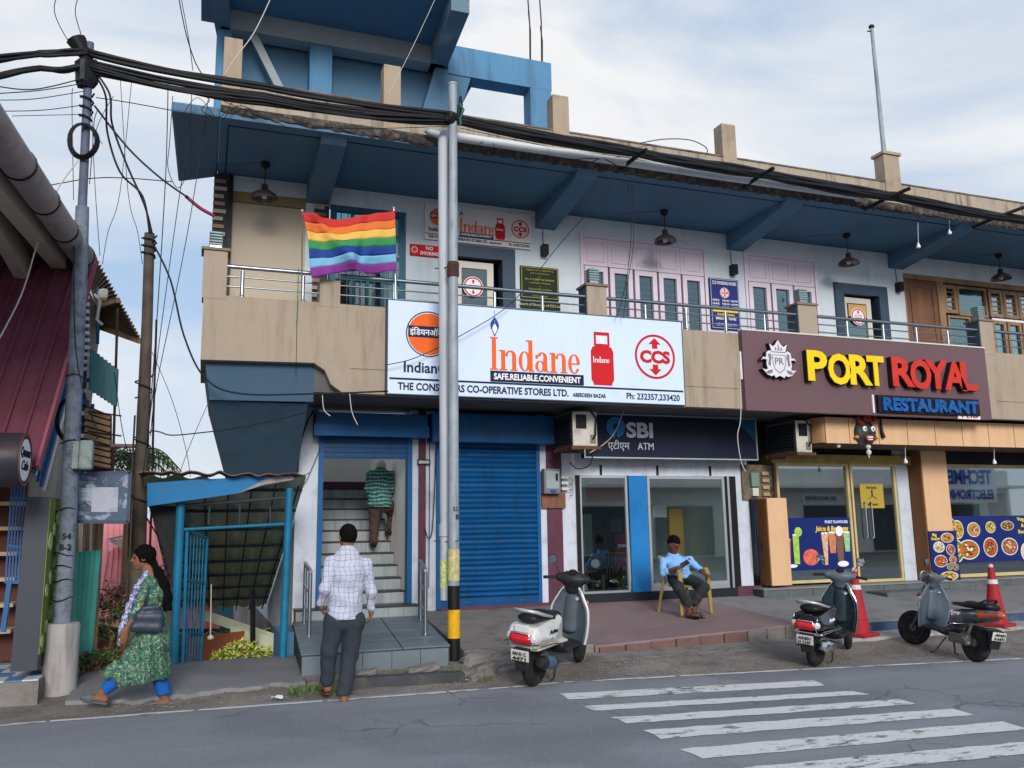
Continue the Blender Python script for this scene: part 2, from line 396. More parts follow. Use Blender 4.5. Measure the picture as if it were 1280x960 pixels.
def ground_mat():
    m, t, b = nodes('dusty_ground')
    g = N('ShaderNodeNewGeometry', t).outputs['Position']
    n1 = noise(t, g, 1.1, 6, 0.65); n2 = noise(t, g, 22, 5, 0.7); n3 = noise(t, g, 90, 3, 0.7)
    c = mixc(t, ramp(t, n1, .38, .66), c8(108, 102, 97), c8(142, 135, 128))
    c = mixc(t, math_(t, 'MULTIPLY', ramp(t, n2, .45, .7), .6), c, c8(84, 76, 71))
    c = mixc(t, math_(t, 'MULTIPLY', ramp(t, n3, .6, .72), .5), c, c8(150, 144, 138))
    t.links.new(c, b.inputs['Base Color']); b.inputs['Roughness'].default_value = .95
    bn = N('ShaderNodeBump', t); bn.inputs['Strength'].default_value = .8; bn.inputs['Distance'].default_value = .03
    t.links.new(n2, bn.inputs['Height']); t.links.new(bn.outputs[0], b.inputs['Normal']); return m
def asphalt_mat(name, c0, c1):
    m, t, b = nodes(name)
    g = N('ShaderNodeNewGeometry', t).outputs['Position']
    mpn = N('ShaderNodeMapping', t); mpn.inputs['Scale'].default_value = (.25, 1.1, 1); t.links.new(g, mpn.inputs[0])
    n1 = noise(t, mpn.outputs[0], 1.0, 6, 0.6); n2 = noise(t, g, 70, 3, 0.8); n3 = noise(t, g, 160, 2, 0.8); n4 = noise(t, g, 0.45, 4, 0.5)
    c = mixc(t, ramp(t, n1, .35, .68), c0, c1)
    c = mixc(t, math_(t, 'MULTIPLY', ramp(t, n4, .50, .56), .45), c, tuple(v*.7 for v in c0))
    c = mixc(t, math_(t, 'MULTIPLY', ramp(t, n2, .52, .68), .45), c, tuple(v*1.7 for v in c1))
    c = mixc(t, math_(t, 'MULTIPLY', ramp(t, n3, .5, .62), .4), c, tuple(v*.45 for v in c0))
    wob = N('ShaderNodeVectorMath', t, operation='ADD'); nz = N('ShaderNodeTexNoise', t); nz.inputs['Scale'].default_value = 2.2; nz.inputs['Detail'].default_value = 6
    sc3 = N('ShaderNodeVectorMath', t, operation='SCALE'); sc3.inputs['Scale'].default_value = .5; t.links.new(g, nz.inputs['Vector']); t.links.new(nz.outputs['Color'], sc3.inputs[0]); t.links.new(g, wob.inputs[0]); t.links.new(sc3.outputs[0], wob.inputs[1])
    vo = N('ShaderNodeTexVoronoi', t, feature='DISTANCE_TO_EDGE'); vo.inputs['Scale'].default_value = .55; t.links.new(wob.outputs[0], vo.inputs['Vector'])
    crk = math_(t, 'MULTIPLY', math_(t, 'LESS_THAN', vo.outputs['Distance'], .006), ramp(t, noise(t, g, .5, 3), .52, .60))
    c = mixc(t, math_(t, 'MULTIPLY', crk, .7), c, tuple(v*.35 for v in c0))
    t.links.new(c, b.inputs['Base Color']); b.inputs['Roughness'].default_value = .85
    bn = N('ShaderNodeBump', t); bn.inputs['Strength'].default_value = .6; bn.inputs['Distance'].default_value = .008
    t.links.new(n2, bn.inputs['Height']); t.links.new(bn.outputs[0], b.inputs['Normal']); return m
asph = asphalt_mat('road_asphalt', c8(116, 119, 127), c8(138, 141, 148))
asph2 = asphalt_mat('pavement_asphalt', c8(112, 112, 116), c8(130, 129, 132))
def worn_paint():
    m, t, b = nodes('worn_road_paint')
    g = N('ShaderNodeNewGeometry', t).outputs['Position']
    mpn = N('ShaderNodeMapping', t); mpn.inputs['Scale'].default_value = (1, 2.4, 1); t.links.new(g, mpn.inputs[0])
    n1 = noise(t, mpn.outputs[0], 4, 8, 0.75); n2 = noise(t, g, 60, 3, 0.7); n3 = noise(t, g, .8, 3, .5)
    c = mixc(t, ramp(t, n2, .45, .7), c8(214, 214, 214), c8(188, 188, 190))
    wr = math_(t, 'ADD', n1, math_(t, 'MULTIPLY', math_(t, 'SUBTRACT', n3, 0.5), 0.35))
    c = mixc(t, ramp(t, wr, .54, .61), c, c8(104, 104, 108))
    t.links.new(c, b.inputs['Base Color']); b.inputs['Roughness'].default_value = .75; return m
road_white = worn_paint()
dusty = ground_mat()
struct('ground', terrain(), dusty)
# road: a sheet 4 mm above the ground, edge along the verge
mb = MB()
xs = [-200, -60, -20, -8] + [x*0.2 for x in range(-20, 81)] + [18, 25, 60, 200]
rnd = random.Random(3)
top = [(x, line_y(x)+0.10+0.05*math.sin(x*1.7)+rnd.uniform(-.025, .025), 0.006) for x in xs]
k = len(xs)
mb.v = [(x, -13.2, 0.006) for x in xs] + top + [(p[0], p[1]+.01, -.03) for p in top]
mb.f = [(i, i+1, k+i+1, k+i) for i in range(k-1)] + [(k+i, k+i+1, 2*k+i+1, 2*k+i) for i in range(k-1)]; mb.mi = [0]*len(mb.f)
road = struct('road', mb, asph)
# crossing stripes and the edge line, each a sheet 4 mm above the road
def flat_poly(pts, z=0.0105, jag=0.012, seed=1):
    rn = random.Random(seed); out = []
    for i, p in enumerate(pts):
        q = pts[(i+1) % len(pts)]; n_ = max(1, int(math.hypot(q[0]-p[0], q[1]-p[1])/0.12))
        for j in range(n_):
            out.append((p[0]+(q[0]-p[0])*j/n_+rn.uniform(-jag, jag), p[1]+(q[1]-p[1])*j/n_+rn.uniform(-jag, jag), z))
    return out
stripes = [((3.42, -4.33), (6.15, -4.77), (6.06, -5.06), (3.40, -4.64)), ((3.39, -4.96), (6.10, -5.40), (6.14, -5.60), (3.39, -5.19)),
           ((3.42, -5.50), (6.22, -5.90), (6.20, -6.13), (3.44, -5.75)), ((3.45, -6.01), (6.33, -6.40), (6.30, -6.66), (3.44, -6.32)),
           ((3.41, -6.65), (6.30, -6.93), (6.26, -7.20), (3.42, -6.95)), ((3.42, -7.23), (6.25, -7.52), (6.25, -7.80), (3.42, -7.52)),
           ((3.42, -7.82), (6.25, -8.08), (6.25, -8.38), (3.42, -8.10))]
for i, q in enumerate(stripes):
    mb = MB(); p = flat_poly(list(reversed(q)), seed=i+1); mb.add(p, [tuple(range(len(p)-1, -1, -1))])
    part('crossing_stripe', mb, road_white, road)
edge = [(-9, -3.75), (-1.21, -3.62), (0.03, -3.66), (1.2, -3.72), (2.43, -3.77), (3.1, -3.80), (3.7, -3.76), (5, -3.95), (6.47, -4.16), (9.35, -4.62), (14, -5.3)]
gaps = {2: (.75, .85), 5: (.3, .9)}
for i in range(len(edge)-1):
    a, b_ = edge[i], edge[i+1]
    d = Vector((b_[0]-a[0], b_[1]-a[1])).normalized(); nrm = Vector((-d.y, d.x))*0.035
    a2 = (a[0]+d.x*(.02), a[1]+d.y*.02); b2 = (b_[0]-d.x*.02, b_[1]-d.y*.02)
    p = flat_poly([(a2[0]+nrm.x, a2[1]+nrm.y), (a2[0]-nrm.x, a2[1]-nrm.y), (b2[0]-nrm.x, b2[1]-nrm.y), (b2[0]+nrm.x, b2[1]+nrm.y)], jag=.010, seed=20+i)
    mb = MB(); mb.add(p, [tuple(range(len(p)))]); part('edge_line', mb, road_white, road)
# asphalt apron in front of the covered passage (broken edge over the dirt)
mb = MB(); rn = random.Random(5)
xs = [-1.15+0.1*i for i in range(0, 24)]
fr = [(x, -3.10+0.10*math.sin(x*3)+rn.uniform(-.06, .06)+(0.25 if x > 0.6 else 0)*(x-.6)) for x in xs]
k = len(xs)
mb.v = [(x, -1.33, g_h(x, -1.36)+.035) for x in xs] + [(x, -2.4, g_h(x, -2.4)+.036) for x in xs] + [(x, y, g_h(x, y)+.035) for x, y in fr] + [(x, y-.02, g_h(x, y)-.02) for x, y in fr]
mb.f = [(r_*k+i+k, r_*k+i+1+k, r_*k+i+1, r_*k+i) for r_ in range(3) for i in range(k-1)]; mb.mi = [0]*len(mb.f)
struct('pavement', mb, asph2)

# platform of grey tiles before the stair door (slopes a little to the street)
def zq(y): return 0.42 + (0.32-0.42)*((-0.25-y)/2.45)
mb = MB()
mb.hexa([(1.08, -2.70, -.1), (2.74, -2.74, -.1), (3.02, -.25, -.1), (1.22, -.25, -.1), (1.08, -2.70, .31), (2.74, -2.74, .31), (3.02, -.25, .415), (1.22, -.25, .415)])
plat = struct('stair_platform', mb, concrete_dk)
nxx, nyy = 3, 4
for j in range(nyy):
    for i in range(nxx):
        def P(u, v, dz):
            y = -2.72+2.47*v; x0 = 1.07+.15*v; x1 = 2.76+.27*v
            return (x0+(x1-x0)*u, y, .31+.105*v+dz)
        e = .004
        u0, u1, v0, v1 = i/nxx+e, (i+1)/nxx-e, j/nyy+e, (j+1)/nyy-e
        t = MB(); t.hexa([P(u0, v0, .001), P(u1, v0, .001), P(u1, v1, .001), P(u0, v1, .001), P(u0, v0, .014), P(u1, v0, .014), P(u1, v1, .014), P(u0, v1, .014)])
        part('floor_tile', t, tile_grey, plat)
for i in range(5):
    t = MB(); x0 = 1.085+.328*i; t.box(x0, x0+.322, -2.765, -2.742, .10, .30); part('face_tile', t, tile_grey, plat)
# white tiled first step at the door
mb = MB(); mb.box(1.26, 2.98, -.24, 0.0, .38, .56); step0 = struct('door_step', mb, concrete)
for i in range(8):
    t = MB(); x0 = 1.27+.213*i; t.box(x0, x0+.208, -.255, -.241, .42, .555); part('riser_tile', t, tile_pale, step0)
t = MB(); t.box(1.25, 2.99, -.275, .0, .562, .582); part('tread', t, tread, step0)
# low kerb in front
mb = MB()
mb.hexa([(1.42, -3.33, -.02), (2.74, -3.40, -.02), (2.74, -3.22, -.02), (1.42, -3.15, -.02), (1.44, -3.32, .135), (2.73, -3.39, .125), (2.73, -3.22, .125), (1.44, -3.16, .135)])
o = struct('low_kerb', mb, concrete_dk); o.modifiers.new('b', 'BEVEL').width = .012
mb = MB(); mb.hexa([(1.1, -3.2, -.05), (2.9, -3.24, -.05), (2.9, -2.7, -.05), (1.1, -2.7, -.05), (1.1, -3.17, .10), (2.9, -3.21, .10), (2.9, -2.7, .11), (1.1, -2.7, .11)])
struct('pavement', mb, dusty)

# raised verandah floors
def floor_piece(name, x0, x1, yf, z0f, z1f, zb, mat_, x1f=None):
    mb = MB()
    mb.hexa([(x0, yf[0], -.1), (x1, yf[1], -.1), (x1, 0.1, -.1), (x0, 0.1, -.1), (x0, yf[0], z0f), (x1, yf[1], z1f), (x1, 0.1, zb), (x0, 0.1, zb)])
    o = struct(name, mb, mat_); o.modifiers.new('b', 'BEVEL').width = .01; return o
floor_piece('verandah_floor', 3.03, 4.66, (-2.35, -2.55), .20, .20, .47, concrete)
vf = floor_piece('verandah_floor', 4.66, 7.72, (-2.58, -2.62), .185, .30, .48, red_floor)
for i in range(6):       # red kerb stones
    x0 = 4.70+.36*i; t = MB(); z1 = .18+.115*(x0-4.66)/3.06-.012
    t.box(x0, x0+.35, -2.625-.01*(i % 2), -2.60, .02, z1); part('kerb_stone', t, red_kerb, vf, bevel=.006)
for i in range(3):
    x0 = 6.86+.30*i; t = MB(); z1 = .255+.012*i
    t.box(x0, x0+.29, -2.64, -2.605, .04, z1); part('kerb_stone', t, concrete, vf, bevel=.006)
grey_floor = M('grey_floor', c8(132, 132, 134), 0.75, 0.1, 1.6, 0.3, 30, dirt=c8(84, 84, 84), dirtamt=.5)
dk_stone = M('dark_stone_wall', c8(92, 98, 102), 0.7, 0.14, 2.4, 0.3, 30, dirt=c8(60, 64, 66), dirtamt=.5)
strip_blue = M('blue_stone', c8(56, 76, 104), 0.5, 0.2, 4, 0.2, 30, dirt=c8(120, 130, 140), dirtamt=.45)
floor_piece('verandah_floor', 7.72, 16.5, (-2.62, -2.62), .27, .27, .47, grey_floor)
mb = MB(); mb.box(8.35, 16.5, -2.655, -2.625, .12, .262)
sb = struct('verandah_kerb', mb, strip_blue)
mb = MB(); mb.hexa([(7.75, -3.14, -.1), (16.5, -3.14, -.1), (16.5, -2.6, -.1), (7.75, -2.6, -.1), (7.75, -3.14, .135), (16.5, -3.14, .135), (16.5, -2.6, .145), (7.75, -2.6, .145)])
o = struct('verandah_step', mb, concrete_lt); o.modifiers.new('b', 'BEVEL').width = .015
mb = MB(); mb.hexa([(3.4, -3.0, -.1), (7.72, -3.12, -.1), (7.72, -2.6, -.1), (3.4, -2.5, -.1), (3.4, -2.95, .07), (7.72, -3.08, .09), (7.72, -2.6, .13), (3.4, -2.5, .10)])
o = struct('verandah_step', mb, concrete)
# restaurant plinth of stone blocks
rest_base = struct('restaurant_plinth', MB().box(8.8, 16.5, -.33, .02, .3, .56), concrete_dk)
for i in range(15):
    x0 = 8.8+.5*i; t = MB(); t.box(x0+.004, x0+.494, -.352, -.331, .42, .555); part('plinth_block', t, dk_stone, rest_base)
t = MB(); t.box(8.79, 16.5, -.37, 0, .562, .585); part('plinth_cap', t, grey_floor, rest_base)
struct('door_landing', MB().box(10.9, 12.5, -.85, -.375, .3, .47), dk_stone)

# rubble beside the street pole
def rock(c, s, seed, flat=.5, rz=None):
    rn = random.Random(seed); mb = MB(); nu, nv = 9, 6; vs = []
    rz = rn.uniform(0, 3) if rz is None else rz
    for j in range(nv+1):
        ph = math.pi*j/nv
        for i in range(nu):
            th = 2*math.pi*i/nu
            q = [math.copysign(abs(v)**.55, v) for v in (math.sin(ph)*math.cos(th), math.sin(ph)*math.sin(th), math.cos(ph))]
            r_ = 1+rn.uniform(-.16, .16)
            x, y, z = q[0]*s*r_, q[1]*s*.7*r_, q[2]*s*flat*(1+rn.uniform(-.1, .1))
            vs.append((c[0]+x*math.cos(rz)-y*math.sin(rz), c[1]+x*math.sin(rz)+y*math.cos(rz), c[2]+z+.12*x))
    fs = [(j*nu+i, j*nu+(i+1) % nu, (j+1)*nu+(i+1) % nu, (j+1)*nu+i) for j in range(nv) for i in range(nu)]
    mb.add(vs, [f[::-1] for f in fs]); return mb
RK = [((3.12, -2.72, .15), .24, 'slab', .35), ((3.42, -2.86, .13), .26, 'slab', .32), ((3.02, -3.12, .08), .16, 'lump', .5), ((3.30, -3.22, .06), .15, 'lump', .45),
      ((3.66, -3.02, .07), .17, 'lump', .4), ((2.86, -3.34, .05), .10, 'lump', .5), ((1.75, -2.98, .13), .13, 'flat', .25), ((2.35, -3.0, .13), .18, 'flat', .22), ((3.55, -2.58, .17), .17, 'slab', .3), ((3.5, -3.32, .04), .10, 'lump', .45)]
RKL = ['broken concrete slab tilted right beside the black and yellow pole', 'large cracked concrete slab between the pole and the white scooter', 'rough grey rubble lump just in front of the striped pole foot', 'low rubble lump near the rear wheel of the white scooter',
       'rubble piece half hidden behind the white scooter rear wheel', 'small stone at the right end of the low black kerb', 'flat broken stone lying on the low kerb behind the walking man', 'flat pale stone on the low kerb left of the pole', 'broken slab edge under the grey verandah floor', 'small rubble lump closest to the road line by the white scooter']
for i, (c, s, kd, fl) in enumerate(RK):
    single('concrete_rubble', rock(c, s, 40+i, fl, 0.3*(i % 3)-.2), concrete, RKL[i], 'rubble', 'broken concrete beside the street pole')
# gravel and litter on the verge: uncountable
mb = MB(); rn = random.Random(11)
for i in range(900):
    x = rn.uniform(-1.0, 9.5); y = line_y(x)+rn.uniform(.10, 1.0)
    if 1.0 < x < 3 and y > -3.42: continue
    s = rn.uniform(.006, .022); z = g_h(x, y)+s*.2
    vs = [(x+rn.uniform(-1, 1)*s*.3+dx*s, y+dy*s, z+dz*s*.6) for dx, dy, dz in ((1, 0, 0), (-.4, .9, 0), (-.6, -.8, 0), (0, 0, 1.0))]
    mb.add(vs, [(0, 1, 3), (1, 2, 3), (2, 0, 3)])
o = single('gravel', mb, concrete, 'loose grey gravel and grit strewn along the dirt verge', 'gravel'); o['kind'] = 'stuff'
def tuft(mb, c, n, h, sp, rn):
    for i in range(n):
        a = rn.uniform(0, 6.28); r_ = rn.uniform(0, sp); x = c[0]+r_*math.cos(a); y = c[1]+r_*math.sin(a)
        hh = h*rn.uniform(.5, 1.1); b_ = rn.uniform(0, 6.28); w_ = .012; lean = rn.uniform(.2, .9)*hh
        p = [(x-w_*math.sin(b_), y+w_*math.cos(b_), c[2]), (x+w_*math.sin(b_), y-w_*math.cos(b_), c[2]), (x+lean*.5*math.cos(b_)+w_, y+lean*.5*math.sin(b_), c[2]+hh*.7), (x+lean*math.cos(b_), y+lean*math.sin(b_), c[2]+hh)]
        mb.add(p, [(0, 1, 2), (0, 2, 3)])
weed = M('weed_green', c8(84, 104, 56), .8, .35, 9, 0)
mb = MB()
for (x, y, n) in ((1.15, -3.3, 60), (1.35, -3.42, 40), (.95, -3.35, 30), (2.12, -3.0, 24), (2.7, -3.05, 14), (2.95, -3.45, 12), (-.85, -1.9, 40), (-.55, -1.7, 40)):
    tuft(mb, (x, y, g_h(x, y)+.0), n, .09, .12, rn)
o = single('grass', mb, weed, 'small weeds and grass growing along the kerb and verge', 'grass'); o['kind'] = 'stuff'

def litter(px, py, z, col, label, s=.05):
    p = atz(px, py, z); rn = random.Random(px); mb = MB()
    mb.sheet(lambda u, v: (p.x+(u-.5)*s*1.6, p.y+(v-.5)*s*1.2, z+.006+.012*math.sin(u*5+v*4+px)), 5, 5, .002)
    single('litter', mb, M('litter_%s' % label.split()[0], c8(*col), .6, .1, 20, 0), label, 'litter')
litter(543, 817, .14, (226, 206, 40), 'yellow wrapper lying on the low kerb left of the striped pole', .09)
litter(575, 851, .03, (206, 222, 234), 'pale plastic scrap on the verge in front of the pole foot', .10)
litter(603, 790, .17, (224, 224, 224), 'white paper bit on the broken slab by the pole', .05)
litter(346, 872, .04, (216, 216, 220), 'crumpled whitish scrap on the verge left of the walking man', .07)
litter(57, 868, .03, (200, 206, 214), 'greyish plastic bag scrap at the foot of the utility pole', .09)
# ------------------------------------------------------------------ the commercial building
B = thing('commercial_building', 'two storey commercial building with beige balcony fascia and slate blue soffit above blue shutters', 'building', (7, 0, 0))
def bp(name, mb, m, **k): return part(name, mb, m, k.pop('parent', B), **k)
XR = 18.0
# --- ground floor walls (front face Y=0)
for (x0, x1, m, yf, z0) in ((1.24, 1.55, white_wall, 0, .1), (2.93, 3.03, white_wall, 0, .3), (3.03, 3.14, maroon, -.03, .3), (3.14, 3.30, white_wall, 0, .3), (4.98, 5.10, white_wall, 0, .45), (5.10, 5.36, maroon, -.02, .45),
                        (5.36, 5.60, white_wall, 0, .45), (8.60, 8.86, white_wall, -.01, .45), (12.13, 12.46, white_wall, 0.03, .5)):
    bp('pier', MB().box(x0, x1, yf, .3, z0, 3.42), m)
bp('pier_base', MB().box(3.36, 5.60, -.07, .0, .40, .50), maroon)
bp('pier_base', MB().box(8.5, 8.98, -.06, -.012, .44, .62), maroon)
bp('pier_base', MB().box(1.0, 1.24, -.9, .0, -.1, .36), sky_blue)
# side wall of the stair column towards the passage
bp('side_wall', MB().box(1.24, 1.45, .3, 9, -4, 2.1).box(1.24, 1.45, .3, .6, 2.1, 3.4), white_wall)
bp('rear_wall', MB().box(1.24, XR, 8.8, 9, -4, 9), white_wall)
# --- stair door
for x0, x1 in ((1.55, 1.62), (2.86, 2.93)): bp('door_jamb', MB().box(x0, x1, -.04, .12, .585, 2.98), frame_blue)
s1 = bp('shutter_box', MB().box(1.46, 3.10, -.30, -.002, 2.98, 3.32), shut_blue, bevel=.01)
bp('shutter_box_lip', MB().box(1.44, 3.12, -.315, -.301, 2.98, 3.14), frame_blue, parent=s1)
rs = bp('rolled_shutter', MB().box(1.62, 2.86, -.02, .02, 2.68, 2.98), shut_blue)
for i in range(4): bp('shutter_slat', MB().box(1.622, 2.858, -.032-.004*(i % 2), -.02, 2.70+.07*i, 2.755+.07*i), shut_blue, parent=rs)
# stair steps, each with its tiled riser
for k_ in range(10):
    z1 = .57+.18*(k_+0); y0 = .02+.26*k_
    st = bp('stair_step', MB().box(1.47, 2.90, y0+.28, y0+.56, z1-.02 if k_ else .3, z1+.155), concrete)
    n_ = 7; x0 = 1.475
    for i in range(n_):
        wd = 1.42/n_
        part('riser_tile', MB().box(x0+i*wd+.003, x0+(i+1)*wd-.003, y0+.268, y0+.279, z1+.004, z1+.152), tile_pale, st)
    part('tread', MB().box(1.47, 2.90, y0+.262, y0+.565, z1+.156, z1+.18), tread, st)
bp('floor', MB().box(1.47, 2.90, .0, .30, .3, .575), tile_grey)
bp('inner_wall', MB().box(1.45, 2.93, 3.22, 3.32, 2.3, 6.84), stair_wall)
bp('inner_wall', MB().box(2.905, 2.93, .3, 3.45, .3, 6.84), stair_wall)
bp('inner_wall', MB().box(1.455, 1.468, .3, 3.45, .3, 2.1), white_wall)
bp('skirting', MB().box(1.47, 2.90, 3.19, 3.22, 2.38, 2.52), maroon)
# hand pipe inside; the roof slab has an added gap above for daylight
bp('hand_pipe', MB().tube([(1.62, .35, 1.6), (1.60, 1.6, 2.45), (1.60, 3.2, 3.5)], .02), wood_old)
# --- blue rolling shutter shop
for x0, x1 in ((3.30, 3.37), (4.92, 4.98)): bp('door_jamb', MB().box(x0, x1, -.05, .10, .47, 2.98), frame_blue)
s2 = bp('shutter_box', MB().box(3.16, 5.12, -.34, -.002, 2.92, 3.36), shut_blue, bevel=.01)
sh = MB()
nsl = 30; z0 = .62; pz = (2.95-z0)/nsl
prof = []
for i in range(nsl):
    for u in (0, .12, .3, .5, .7, .88): prof.append((z0+pz*(i+u), -.012-(.026+.006*math.sin(i*2.3))*math.sin(math.pi*u)))
prof.append((2.95, -.012))
sxs = [3.37+1.55*i/24 for i in range(25)]
sh.v = [(x, y+.008*math.exp(-((x-4.5)/.22)**2-((z-1.3)/.12)**2)+.006*math.exp(-((x-3.75)/.18)**2-((z-1.9)/.1)**2)+.0015*math.sin(x*9+z*31), z+.002*math.sin(x*5+z*3)) for z, y in prof for x in sxs]
sh.f = [(25*j+i, 25*j+i+1, 25*(j+1)+i+1, 25*(j+1)+i) for j in range(len(prof)-1) for i in range(24)]; sh.mi = [0]*len(sh.f)
sh.box(3.37, 4.92, .0, .03, .5, 2.95)
shp = bp('rolling_shutter', sh, shut_blue, smooth=30)
part('bottom_rail', MB().box(3.37, 4.92, -.05, -.001, .50, .62), shut_blue, shp)
for x in (3.72, 4.2, 4.6):
    part('shutter_handle', MB().box(x, x+.10, -.062, -.051, .545, .57), frame_blue, shp)
# --- ATM lobby
bp('threshold', MB().box(5.60, 8.60, -.05, .2, .47, .60), dark_in)
bp('lintel', MB().box(5.60, 8.60, 0, .3, 2.46, 3.42), white_wall)
for i, x in enumerate((6.04, 7.08, 8.10)): bp('lintel_bracket', MB().box(x, x+.035, -.02, -.001, 2.47, 2.63), black)
atm = bp('atm_front', MB().box(5.60, 5.66, -.05, .1, .6, 2.46), black)
def frame(mb, x0, x1, z0, z1, y, d, wd):
    mb.box(x0, x0+wd, y, y+d, z0, z1); mb.box(x1-wd, x1, y, y+d, z0, z1)
    mb.box(x0+wd, x1-wd, y, y+d, z0, z0+wd); mb.box(x0+wd, x1-wd, y, y+d, z1-wd, z1)
    return mb
alum = M('aluminium', c8(190, 196, 202), .35, .05, 4, 0, metal=.7)
part('door_frame', frame(MB(), 5.665, 6.52, .60, 2.455, -.02, .05, .035), alum, atm)
part('glass_pane', MB().box(5.70, 6.485, .0, .008, .64, 2.42), glass_shop, atm)
part('blue_panel', MB().box(6.54, 6.87, -.04, .0, .60, 2.455), M('atm_blue', c8(34, 118, 186), .4, .12, 1.2, 0, dirt=c8(24, 84, 140), dirtamt=.5), atm)
part('door_frame', frame(MB(), 6.89, 8.38, .60, 2.455, -.02, .05, .045), alum, atm)
part('glass_pane', MB().box(6.935, 8.335, .0, .008, .72, 2.41), glass_shop, atm)
part('sill', MB().box(6.93, 8.34, -.03, .02, .645, .72), alum, atm)
part('jamb', MB().box(8.385, 8.60, -.03, .1, .6, 2.46), black, atm)
part('jamb_strip', MB().box(8.42, 8.46, -.045, -.031, .6, 2.46), alum, atm)
# lobby interior
lob = bp('atm_lobby', MB().box(5.62, 8.58, 2.6, 2.7, .5, 2.6), interior)
part('lobby_floor', MB().box(5.62, 8.58, .2, 2.6, .5, .58), tile_pale, lob)
part('lobby_wall', MB().box(5.61, 5.67, .1, 2.6, .58, 2.6), interior, lob)
part('lobby_wall', MB().box(8.52, 8.59, .1, 2.6, .58, 2.6), interior, lob)
part('lobby_ceiling', MB().box(5.6, 8.6, .3, 2.7, 2.61, 2.68), interior, lob)
part('blue_band', MB().box(5.68, 8.5, 2.57, 2.599, 1.88, 2.05), M('band_navy', c8(30, 60, 110), .5, .05, 2, 0), lob)
part('wall_poster', MB().box(6.0, 6.25, 2.56, 2.598, 2.1, 2.4), sign_old, lob)
part('wall_poster', MB().box(7.0, 7.9, 2.56, 2.598, 2.12, 2.45), ink_red, lob)
# --- restaurant front: cladding boxes, door, windows
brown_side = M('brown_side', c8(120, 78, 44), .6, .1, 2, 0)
cl = bp('clad_box', MB().box(9.02, 9.42, -.30, .0, .62, 2.08), tan_panel, bevel=.006)
part('clad_side', MB().box(9.0, 9.018, -.29, .0, .63, 2.07), brown_side, cl)
cl = bp('clad_pillar', MB().box(12.50, 13.10, -.28, .25, .59, 3.2), tan_panel)
part('clad_side', MB().box(12.47, 12.498, -.27, .25, .59, 3.2), brown_side, cl)
ytrim = M('yellow_trim', c8(196, 178, 128), .6, .08, 2, .05, dirt=c8(150, 130, 80), dirtamt=.5)
ybeam = M('yellow_beam', c8(168, 148, 84), .7, .15, 2, .2, dirt=c8(90, 76, 50), dirtamt=.6)
bp('shop_lintel', MB().box(9.35, 12.47, -.06, .2, 2.70, 2.86), ybeam)
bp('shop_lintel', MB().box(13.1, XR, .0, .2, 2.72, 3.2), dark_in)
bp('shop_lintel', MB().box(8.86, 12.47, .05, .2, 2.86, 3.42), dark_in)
rw = bp('shop_window', frame(MB(), 9.44, 11.02, .62, 2.70, -.04, .08, .05), ytrim)
part('glass_pane', MB().box(9.49, 10.97, .0, .008, .67, 2.65), glass_dark, rw)
rd = bp('glass_door', frame(MB(), 11.06, 12.10, .59, 2.70, -.03, .06, .045), ytrim)
part('glass_pane', MB().box(11.10, 12.06, .0, .008, .62, 2.66), glass_dark, rd)
part('door_leaf', frame(MB(), 11.30, 11.98, .60, 2.62, .03, .04, .05), dark_frame, rd)
for x in (11.32, 11.46): part('pull_handle', MB().tube([(x, -.03, 1.35), (x, -.06, 1.38), (x, -.06, 1.98), (x, -.03, 2.01)], .012), steel, rd)
bp('door_surround', MB().box(12.10, 12.13, -.05, .1, .59, 2.75), white_wall)
rw2 = bp('shop_window', frame(MB(), 13.12, 17.0, .60, 2.72, -.04, .08, .06), ytrim)
part('glass_pane', MB().box(13.18, 16.94, .0, .008, .66, 2.66), glass_dark, rw2)
ri = bp('restaurant_interior', MB().box(8.9, XR, 3.6, 3.7, .5, 3.3), M('in_wall', c8(160, 160, 148), .8, .2, 1.5, 0))
part('dining_floor', MB().box(8.9, XR, .2, 3.6, .5, .58), tile_grey, ri)
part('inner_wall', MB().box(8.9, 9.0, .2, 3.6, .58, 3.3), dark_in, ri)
part('dining_ceiling', MB().box(8.9, XR, .2, 3.6, 3.0, 3.1), M('in_ceil', c8(180, 180, 172), .8, .1, 1.5, 0), ri)
part('bamboo_screen', MB().box(9.6, 10.9, .08, .1, .67, 1.02), M('bamboo_strip', c8(110, 124, 104), .7, .4, 14, .2), ri)
part('bamboo_screen', MB().box(13.2, 16.9, .08, .1, .67, .98), MATS['bamboo_strip'], ri)
# restaurant awning of tan panels
AX = at(1031, 540, -1.2).x
aw = bp('awning_core', MB().box(9.66, XR, -1.18, .0, 2.97, 3.36), dark_in)
seams = [AX] + [at(px, 555, -1.2).x for px in (1062, 1097, 1137, 1171, 1206, 1238, 1268)]
dx = (seams[-1]-seams[1])/6
xs_ = [AX]+[seams[1]+dx*i for i in range(0, 15)]
for i in range(len(xs_)-1):
    if xs_[i] > XR-.5: break
    part('clad_panel', MB().box(xs_[i]+.007, xs_[i+1]-.007, -1.215, -1.181, 2.94, 3.37), tan_panel, aw)
t = MB()
t.grid(lambda u, v: (AX-.16*math.sin(u*math.pi/2), -1.2+1.15*(1-math.cos(u*math.pi/2)), 2.95+.42*v), 10, 1)
t.f = [f[::-1] for f in t.f]
part('curved_end', t, M('tan_end', c8(176, 134, 94), .6, .06, 1.5, 0), aw, smooth=60)
part('underside', MB().box(9.62, XR, -1.17, -.3, 2.945, 2.968), M('awning_under', c8(100, 82, 60), .8, .1, 2, 0), aw)

